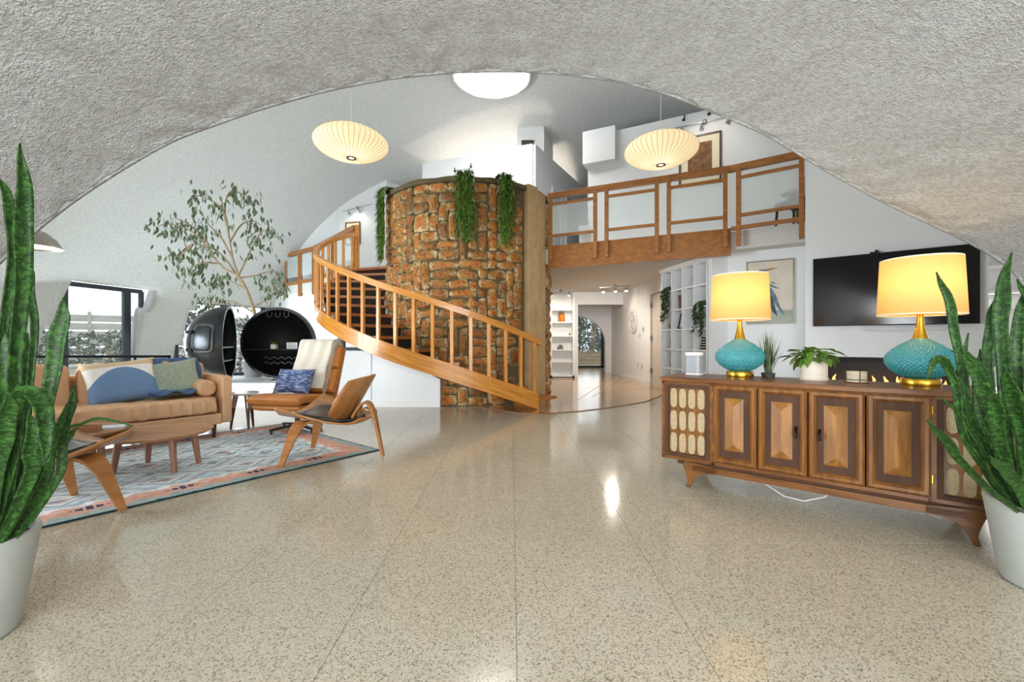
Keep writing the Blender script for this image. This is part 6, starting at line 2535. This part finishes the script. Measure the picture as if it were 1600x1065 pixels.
MB().lathe([(0, 0), (0.03, 0), (0.07, 0.05), (0.09, 0.10), (0.083, 0.10), (0.06, 0.05), (0, 0.012)], 20).build('body', mat('ochre_clay', '#8f7447', 0.6, var=0.2), t, smooth=True)
MB().lathe([(0, 0.05), (0.058, 0.05)], 16).build('contents', mat('tan_filling', '#a98d5c', 0.8), t)
t = thing('small_canister', 'small grey canister in the cube shelf under the bowl', 'canister', in_cs(3, 0.85))
MB().cyl(0, 0, 0, 0.16, 0.06, n=20).build('body', mat('grey_canister', '#a3a5a6', 0.5), t)
MB().cyl(0, 0, 0.16, 0.175, 0.055, n=20).build('lid', mat('grey_canister_lid', '#8a8c8d', 0.5), t)
t = thing('twig_vase', 'dark vase with twigs low in the cube shelf', 'vase', in_cs(3, 0.50))
MB().lathe([(0, 0), (0.035, 0), (0.05, 0.06), (0.025, 0.11), (0.03, 0.13), (0, 0.12)], 18).build('body', mat('dark_vase', '#55524d', 0.5), t, smooth=True)
tg = MB()
rg = random.Random(2)
for k in range(9):
    tg.tube([(0, 0, 0.1), (rg.uniform(-0.03, 0.03), rg.uniform(-0.03, 0.03), 0.18), (rg.uniform(-0.07, 0.07), rg.uniform(-0.05, 0.05), 0.25)], 0.005, 4)
tg.build('twigs_bundle', mat('twig_brown', '#5a5146', 0.9), t, kind='stuff')
for k, hc_ in enumerate((0.07, 0.055)):
    o = MB().lathe([(0, 0), (0.03, 0), (0.034, hc_), (0.03, hc_), (0, 0.01)], 16).build('glass_cup', mat('pale_cup', '#b9bdbf', 0.3), smooth=True)
    o.location = in_cs(2, 0.85, -0.13, 0.4 + 0.22 * k)
    tag(o, ['taller small cup in the cube shelf', 'shorter small cup in the cube shelf'][k], 'cup', 'cups in the cube shelf')
for k in range(5):
    p = in_cs(0, 0.85, -0.14, 0.45)
    w_ = 0.20 - 0.018 * k
    t = thing('black_book', ['lowest', 'second', 'third', 'fourth', 'topmost'][k] + ' of the black books stacked in the cube shelf', 'book', (p.x, p.y, p.z + 0.042 * k), math.atan2(dcs.y, dcs.x) + 0.1 * (k % 2), 'black books in the cube shelf')
    MB().bb(-w_ / 2, w_ / 2, -0.08, 0.08, 0, 0.03).build('cover', M_black, t)
    MB().bb(-w_ / 2 + 0.005, w_ / 2 - 0.005, -0.075, 0.084, 0.03, 0.042).build('pages', mat('paper_edge', '#dcd9d0', 0.8), t)
t = thing('wire_ornament', 'thin wire ornament in the upper cube shelf', 'ornament', in_cs(1, 1.90, -0.1, 0.3))
MB().tube([(0.05 * math.cos(a), 0.0, 0.10 + 0.09 * math.sin(a)) for a in [2 * PI * i / 30 for i in range(31)]], 0.004, 5, False).build('loop', mat('grey_wire', '#a9abad', 0.4, 0.5), t)
MB().cyl(0, 0, 0, 0.012, 0.035, n=16).build('base', mat('grey_wire', '#a9abad', 0.4, 0.5), t)
t = thing('tiny_figurine', 'tiny grey figurine in a middle cube shelf compartment', 'figurine', in_cs(1, 1.20, -0.08, 0.25))
MB().sphere((0, 0, 0.035), 0.03, 10, 8, (1, 0.8, 1.15)).build('body', mat('grey_stone_figure', '#8d8f90', 0.7), t, smooth=True)
MB().sphere((0, 0, 0.085), 0.018, 10, 8).build('head', mat('grey_stone_figure', '#8d8f90', 0.7), t, smooth=True)

# built-in bookcase at the end of the hall
bk = thing('built_in_bookcase', 'lit white built-in bookcase at the end of the hall', 'shelf', (1.0, 11.45, 0))
for x in (-0.55, 0.02, 0.62):
    MB().bb(x, x + 0.05, 0, 0.28, 0, 2.28).build('upright', M_shelf, bk)
for z in (0.03, 0.44, 0.76, 1.13, 1.50, 1.83):
    for x0 in (-0.50, 0.07):
        MB().bb(x0, x0 + (0.52 if x0 < 0 else 0.55), 0.0, 0.28, z - 0.015, z + 0.015).build('shelf_board', M_shelf, bk)
MB().bb(-0.55, 0.67, 0.27, 0.285, 0, 2.28).build('back_panel', M_shelf, bk)
MB().bb(-0.55, 0.67, 0.0, 0.02, 0.0, 0.08).build('kickboard', M_trim, bk)
t = thing('orange_jar', 'orange glazed jar with a dark lid in the lit bookcase', 'jar', (1.34, 11.56, 1.515), 0)
MB().lathe([(0, 0), (0.075, 0), (0.09, 0.03), (0.09, 0.15), (0.07, 0.19), (0.055, 0.20), (0, 0.20)], 28).build('body', mat('orange_glaze', '#d0751c', 0.25, var=0.15), t, smooth=True)
MB().lathe([(0, 0.20), (0.065, 0.20), (0.07, 0.25), (0.05, 0.27), (0, 0.275)], 24).build('lid', mat('olive_lid', '#6e5a2e', 0.5), t, smooth=True)
t = thing('grey_trinket', 'small grey house-shaped trinket in the lit bookcase', 'trinket', (1.30, 11.56, 0.775), 0.2)
MB().bb(-0.075, 0.075, -0.04, 0.04, 0, 0.07).build('block', mat('grey_trinket', '#6f6c68', 0.6, var=0.2), t)
MB().prism([(-0.05, -0.035), (0.05, -0.035), (0.03, 0.035), (-0.03, 0.035)], 0.07, 0.12).build('roof', mat('grey_trinket_roof', '#5c5955', 0.6), t)
t = thing('glass_ball', 'small brown ball in the lit bookcase', 'ornament', (1.56, 11.56, 1.145), 0)
MB().sphere((0, 0, 0.04), 0.034, 14, 10).build('ball', mat('brown_ball', '#a08e70', 0.3), t, smooth=True)
MB().cyl(0, 0, 0, 0.008, 0.02, n=12).build('base', mat('brown_ball', '#a08e70', 0.3), t)

# round relief, thermostat, switches, outlets
rl_ = thing('round_relief', 'round white carved relief on the hall wall', 'wall decor', (3.04, 10.7, 1.49))
Mx = Matrix.Rotation(-PI / 2, 4, 'Y')
MB().lathe([(0, 0), (0.30, 0), (0.31, 0.02), (0.29, 0.04), (0.255, 0.045), (0.25, 0.02), (0, 0.02)], 48).xf(Mx).build('rim', mat('relief_white', '#dcdad6', 0.7, var=0.03), rl_, smooth=True)
rq = MB()
for k in range(12):
    a = 2 * PI * k / 12
    rq.tube([(0.05 * math.cos(a), 0.05 * math.sin(a), 0.022), (0.14 * math.cos(a + 0.4), 0.14 * math.sin(a + 0.4), 0.03), (0.24 * math.cos(a + 0.2), 0.24 * math.sin(a + 0.2), 0.024)], [0.012, 0.02, 0.008], 6)
rq.xf(Mx).build('carving', mat('relief_carving', '#cfccc7', 0.7, var=0.05), rl_, smooth=True)
for nm, lab, y, z, sz, cat_, col in (('thermostat', 'small grey thermostat beside the round relief', 9.92, 1.27, (0.09, 0.11), 'thermostat', '#b9bcbe'), ('light_switch', 'white light switch plate below the thermostat', 10.18, 1.12, (0.07, 0.12), 'switch', '#d5d3cf'),
                                     ('wall_outlet', 'white outlet low on the hall wall nearest the door', 10.02, 0.40, (0.07, 0.12), 'outlet', '#c9c5be'), ('wall_outlet', 'white outlet low on the hall wall further from the door', 10.32, 0.42, (0.07, 0.12), 'outlet', '#d5d1ca')):
    t = thing(nm, lab, cat_, (3.04, y, z))
    MB().bb(-0.012, 0.0, -sz[0] / 2, sz[0] / 2, -sz[1] / 2, sz[1] / 2).build('plate', mat(nm + '_plate', col, 0.5, var=0), t, bevel=0.003)
    MB().bb(-0.018, -0.012, -0.012, 0.012, -0.025, 0.025).build('toggle', mat(nm + '_toggle', '#9b9892', 0.5, var=0), t)

# ------------------------------------------------------------------ track lights
M_alu = mat('brushed_aluminium', '#a9abad', 0.3, 0.8)
M_lit = mat('lit_spot_glass', '#fff3da', 0.4, var=0, emit=9)


def track(label, a, b_, heads, aim, wire=False, lit=True):
    a, b_ = Vector(a), Vector(b_)
    t = thing('track_light', label, 'track light', (a + b_) / 2, 0, 'track lights')
    c_ = (a + b_) / 2
    MB().tube([a - c_, b_ - c_], 0.010, 6).build('track', M_alu, t)
    MB().sphere((0, 0, 0.0), 0.045, 14, 8, (1, 1, 1)).build('canopy', M_alu, t, smooth=True)
    for q in heads:
        p = a + (b_ - a) * q - c_
        d = (Vector(aim) - (p + c_)).normalized()
        MB().tube([p, p + Vector((0, 0, -0.03)), p + d * 0.05 + Vector((0, 0, -0.03)), p + d * 0.10 + Vector((0, 0, -0.03))], [0.008, 0.010, 0.026, 0.036], 12).build('spot_head', M_alu, t, smooth=True)
        MB().tube([p + d * 0.101 + Vector((0, 0, -0.03)), p + d * 0.104 + Vector((0, 0, -0.03))], 0.034, 12).build('lamp_face', M_lit if lit else M_trim, t)
    return t


track('chrome track light on the hall ceiling before the arched opening', (2.10, 10.3, 2.28), (2.75, 9.9, 2.28), (0.1, 0.5, 0.85), (2.4, 9.0, 0.0))
track('chrome track light on the hall ceiling before the lit bookcase', (0.9, 10.9, 2.28), (1.6, 10.9, 2.28), (0.15, 0.8), (1.2, 11.3, 0.4))
spot('hall_spot_light', (1.6, 9.8, 2.2), (2.2, 10.6, 0.0), 70, (1, 0.92, 0.8), ang=165, size=0.12)
spot('hall_floor_spot_light', (2.1, 9.0, 2.25), (2.2, 8.2, 0), 40, (1, 0.92, 0.8), ang=160)
spot('bookcase_spot_light', (1.25, 10.7, 2.2), (1.25, 11.6, 1.1), 26, ang=110)
spot('hall_relief_spot_light', (2.2, 10.9, 2.2), (3.04, 10.7, 1.6), 9, ang=70)
g0, g1 = Vector((1.58, 8.80, 0)), Vector((4.83, 7.08, 0))
gd = (g1 - g0).normalized()
gn = Vector((gd.y, -gd.x, 0))
if gn.y > 0:
    gn = -gn


def on_gal(px, z, off=0.09):
    k = (px - 800) / FOC
    s_ = (k * g0.y - g0.x) / (gd.x - k * gd.y)
    p = g0 + gd * s_ + gn * off
    return Vector((p.x, p.y, z))


track('track light on the gallery wall above the large framed print', on_gal(1056, 4.93, 0.10), on_gal(1150, 4.93, 0.10), (0.1, 0.45, 0.9), on_gal(1094, 3.9, 0.0), lit=False)
pc = on_gal(1094, 4.95, 0.9)
spot('gallery_spot_light', tuple(pc), tuple(on_gal(1110, 4.2, 0.0)), 12, (1, 0.88, 0.72), 100)
ga = thing('framed_print', 'large brown print with cream mat on the gallery wall', 'picture', on_gal(1094, 3.84, 0.072), math.atan2(gd.y, gd.x))
frame_parts(ga, 0.70, 0.88, 0.03, mat('dark_brown_frame', '#4a3524', 0.4))
MB().bb(-0.325, 0.325, -0.016, -0.002, 0.025, 0.855).build('mat_board', mat('cream_mat_board', '#f0e5cd', 0.8, var=0.02), ga)
MB().bb(-0.20, 0.20, -0.019, -0.015, 0.14, 0.74).build('print', mat('brown_print', '#7d5836', 0.7, var=0.5, scale=14), ga)
w0 = Vector((-2.15, 10.46, 0))
w1_ = Vector((0.463, 9.4, 0))
wd_ = (w1_ - w0)
wn = Vector((wd_.y, -wd_.x, 0)).normalized()
if wn.y > 0:
    wn = -wn
track('track light on the white block above the stone tower', tuple(w0 + wd_ * 0.28 + wn * 0.12 + Vector((0, 0, 4.62))), tuple(w0 + wd_ * 0.74 + wn * 0.12 + Vector((0, 0, 4.62))), (0.05, 0.5, 0.95), tuple(w0 + wd_ * 0.5 + Vector((0, 0, 3.6))), lit=False)
spot('block_spot_light', tuple(w0 + wd_ * 0.5 + wn * 0.5 + Vector((0, 0, 4.7))), tuple(w0 + wd_ * 0.5 + Vector((0, 0, 3.7))), 8, (1, 0.9, 0.75), 100)
l0, l1 = Vector((-4.8, 11.9, 0)), Vector((-3.33, 11.5, 0))
ld = (l1 - l0)
ln_ = Vector((ld.y, -ld.x, 0)).normalized()
if ln_.y > 0:
    ln_ = -ln_
track('track light above the small landing print', tuple(l0 + ld * 0.15 + ln_ * 0.15 + Vector((0, 0, 4.53))), tuple(l0 + ld * 0.75 + ln_ * 0.15 + Vector((0, 0, 4.66))), (0.2, 0.55), tuple(l0 + ld * 0.4 + Vector((0, 0, 3.9))), lit=False)
spot('landing_spot_light', tuple(l0 + ld * 0.45 + ln_ * 0.6 + Vector((0, 0, 4.55))), tuple(l0 + ld * 0.42 + Vector((0, 0, 3.9))), 8, (1, 0.9, 0.75), 100)
p = l0 + ld * 0.33 + ln_ * 0.075
lp = thing('framed_print', 'small sepia print with cream mat on the landing wall', 'picture', (p.x, p.y, 3.62), math.atan2(ld.y, ld.x))
frame_parts(lp, 0.46, 0.62, 0.03, mat('oak_frame', '#7c5a34', 0.4))
MB().bb(-0.215, 0.215, -0.016, -0.002, 0.025, 0.595).build('mat_board', mat('cream_mat_board', '#f0e5cd', 0.8, var=0.02), lp)
MB().bb(-0.13, 0.13, -0.019, -0.015, 0.12, 0.49).build('print', mat('sepia_print', '#9a7a52', 0.7, var=0.4, scale=14), lp)
# little picture hooks on the walls
for lab, p in (('tiny dark hook on the block wall beside its twin', w0 + wd_ * 0.32 + wn * 0.07 + Vector((0, 0, 4.98))), ('tiny dark hook on the block wall nearer the flue', w0 + wd_ * 0.47 + wn * 0.07 + Vector((0, 0, 5.02))),
               ('tiny dark hook high on the gallery wall nearer the pendant cord', on_gal(1069, 5.06, 0.08)), ('tiny dark hook high on the gallery wall nearer the arch', on_gal(1108, 5.06, 0.08))):
    t = thing('ceiling_hook', lab, 'hook', p)
    MB().sphere((0, 0, 0), 0.03, 10, 6, (1, 1, 0.8)).build('plate', M_black, t)
    MB().tube([(0, 0, 0), (0, -0.03, 0.03), (0, -0.03, 0.07)], 0.012, 6).build('arm', M_black, t)

# upstairs: chair and lamp behind the end panel, plants
uc = thing('upstairs_stool', 'dark stool standing on the gallery behind the frosted panel', 'stool', (4.25, 6.35, 2.6), 0.3)
MB().bb(-0.25, 0.25, -0.2, 0.2, 0.40, 0.46).build('seat', M_black, uc, bevel=0.01)
for x in (-0.22, 0.22):
    for y in (-0.17, 0.17):
        MB().tube([(x * 1.1, y * 1.1, 0), (x, y, 0.40)], 0.018, 8).build('leg', M_walnutd, uc)
sl = thing('upstairs_lamp', 'white drum lamp behind the frosted panel beside the chimney wall', 'lamp', (4.02, 6.12, 2.6))
MB().lathe([(0, 0), (0.09, 0), (0.09, 0.015), (0.015, 0.02), (0.012, 0.55), (0, 0.55)], 20).build('stand', M_black, sl, smooth=True)
MB().lathe([(0.16, 0.50), (0.14, 0.72)], 32).build('shade', mat('white_drum_shade', '#e9e7e1', 0.8, var=0.02), sl, smooth=True, solid=0.003)
ub = thing('leafy_houseplant', 'leafy green plant on the gallery beside the chimney wall', 'plant', (4.45, 6.62, 2.6))
MB().lathe([(0, 0), (0.11, 0), (0.14, 0.25), (0.125, 0.25), (0, 0.22)], 24).build('pot', mat('white_upstairs_pot', '#dcdcd8', 0.5), ub, smooth=True)
fo = MB()
rg = random.Random(12)
for k in range(46):
    a = rg.uniform(0, 2 * PI)
    blade(fo, (0, 0, 0.22), (math.cos(a) * 0.6, math.sin(a) * 0.6, rg.uniform(1.2, 2.4)), rg.uniform(0.5, 0.95), 0.10, 0.35, 5)
fo.build('foliage', leafmat('variegated_green', '#4e6f3c', '#a7bd8c'), ub, kind='stuff')
us = thing('small_fern', 'small fern on the gallery floor at the far railing post', 'plant', (1.35, 7.9, 2.6))
MB().lathe([(0, 0), (0.10, 0), (0.12, 0.5), (0.11, 0.5), (0, 0.46)], 20).build('pot', mat('white_upstairs_pot', '#dcdcd8', 0.5), us, smooth=True)
fo = MB()
for k in range(40):
    a = rg.uniform(0, 2 * PI)
    blade(fo, (0, 0, 0.46), (math.cos(a) * 0.7, math.sin(a) * 0.7, rg.uniform(0.5, 2.0)), rg.uniform(0.18, 0.34), 0.03, 0.5, 4)
fo.build('foliage', leafmat('fern_green', '#3f5f34', '#78946a'), us, kind='stuff')

# ------------------------------------------------------------------ outdoors
M_ground = mat('pale_gravel', '#b9b3a8', 0.95, var=0.2, scale=3, bump=0.4, bscale=40)
g = MB().bb(-60, 50, -40, 70, -0.5, -0.12).build('ground_garden', M_ground)
struct(g, 'pale gravel ground outside')
M_bush = leafmat('garden_shrub_green', '#3c4a38', '#6f7d63', 0.8)


def shrub(label, loc, rx, ry, rz, n, seed, m_=None, leaf=0.22):
    rg = random.Random(seed)
    t = thing('garden_shrub', label, 'shrub', loc, 0, 'shrubs outside the windows')
    fo_ = MB()
    for k in range(n):
        a, b_ = rg.uniform(0, 2 * PI), rg.uniform(-1.2, 1.4)
        r = rg.uniform(0.7, 1.0)
        p = (rx * r * math.cos(a) * math.cos(b_), ry * r * math.sin(a) * math.cos(b_), rz * 0.5 + rz * 0.5 * r * math.sin(b_) * 1.0)
        blade(fo_, p, (rg.uniform(-1, 1), rg.uniform(-1, 1), rg.uniform(-0.5, 1)), leaf * rg.uniform(0.6, 1.2), leaf * 0.5, 0.2, 3)
    fo_.build('foliage', m_ or M_bush, t, kind='stuff')
    st_ = MB()
    for k in range(5):
        a = rg.uniform(0, 2 * PI)
        st_.tube([(0.1 * math.cos(a), 0.1 * math.sin(a), 0), (rx * 0.4 * math.cos(a), ry * 0.4 * math.sin(a), rz * 0.6)], 0.03, 5)
    st_.build('stem', M_bark, t)


for k in range(6):
    px = 20 + 40 * k
    p = at(px, 560, 14.5 + 0.3 * (k % 2))
    shrub('low garden shrub %s outside the sliding door' % ['beyond the far end', 'behind the dark leaf', 'left of the frame post', 'seen in the middle pane', 'beside the door handle', 'beyond the sloping pillar'][k], (p.x, p.y, -0.12), 0.75, 0.7, 1.45, 260, k)
fn_ = thing('garden_fence', 'weathered board fence beyond the garden shrubs', 'fence', (-17.9, 16.7, -0.12), math.atan2(6.5, 9.0))
M_fence = wood('weathered_fence', '#9b958c', '#bdb8af', 0, 1.0, 0.9, 0.0, 8)
for k in range(6):
    MB().bb(-4.5, 12, -0.02, 0.02, 0.25 + 0.33 * k, 0.52 + 0.33 * k).build('board', M_fence, fn_)
for k in range(7):
    MB().bb(-4.4 + 2.7 * k, -4.3 + 2.7 * k, -0.08, -0.02, 0, 2.3).build('post', M_fence, fn_)
rw_ = thing('garden_wall', 'low pale stone garden wall outside the sliding door', 'wall', (-11.7, 10.9, -0.12), math.atan2(4.5, 5.0))
M_gw = mat('pale_block', '#c9c6bf', 0.9, var=0.15, scale=6, bump=0.4)
for r_ in range(2):
    for k in range(8):
        MB().bb(-3.6 + k * 0.6 + 0.3 * r_ + 0.006, -3.6 + k * 0.6 + 0.3 * r_ + 0.594, -0.15, 0.15, r_ * 0.22 + 0.003, r_ * 0.22 + 0.217).build('block', M_gw, rw_, bevel=0.012)
MB().bb(-3.7, 1.6, -0.2, 0.2, 0.44, 0.50).build('capstone', M_gw, rw_)
M_dkleaf = leafmat('dark_shrub_leaf', '#15191a', '#3a4038', 0.6)
p = at(305, 560, 13.2)
shrub('dark-leaved shrub pressed against the low window by the globe bar', (p.x, p.y, -0.12), 0.9, 0.7, 2.1, 420, 41, M_dkleaf, 0.24)
p = at(375, 560, 14.0)
shrub('dark-leaved shrub outside between the two globe bar halves', (p.x, p.y, -0.12), 0.8, 0.7, 1.9, 300, 42, M_dkleaf, 0.22)
for k, (x, y) in enumerate(((2.2, 21.0), (3.4, 22.0), (4.6, 21.5), (3.0, 24.5), (5.6, 24.0))):
    shrub('garden tree %s the glass hall door' % ['nearest outside', 'second outside', 'furthest right outside', 'tall behind', 'rearmost behind'][k], (x, y, -0.12), 1.2, 1.0, 4.0, 520, 60 + k, leafmat('olive_tree_leaf_%d' % k, '#4f5f4a', '#8fa089', 0.8), 0.28)
for k, (x, y) in enumerate(((2.4, 20.6), (3.8, 20.4), (5.0, 20.8))):
    shrub('dense grey-green bush %s the glass hall door' % ['low in front of', 'centred beyond', 'off to one side of'][k], (x, y, 0.5), 1.1, 0.6, 2.2, 700, 80 + k, leafmat('grey_green_bush_%d' % k, '#54635a', '#94a397', 0.8), 0.22)
th_ = thing('timber_terrace', 'brown timber retaining boards beyond the glass hall door', 'retaining wall', (3.4, 19.6, -0.12))
for k in range(4):
    MB().bb(-3, 3, -0.05 + 0.12 * k, 0.05 + 0.12 * k, 0.16 * k, 0.15 + 0.16 * k).build('board', wood('terrace_board', '#7b6348', '#a58c6c', 0, 1.0, 0.9, 0, 8), th_)
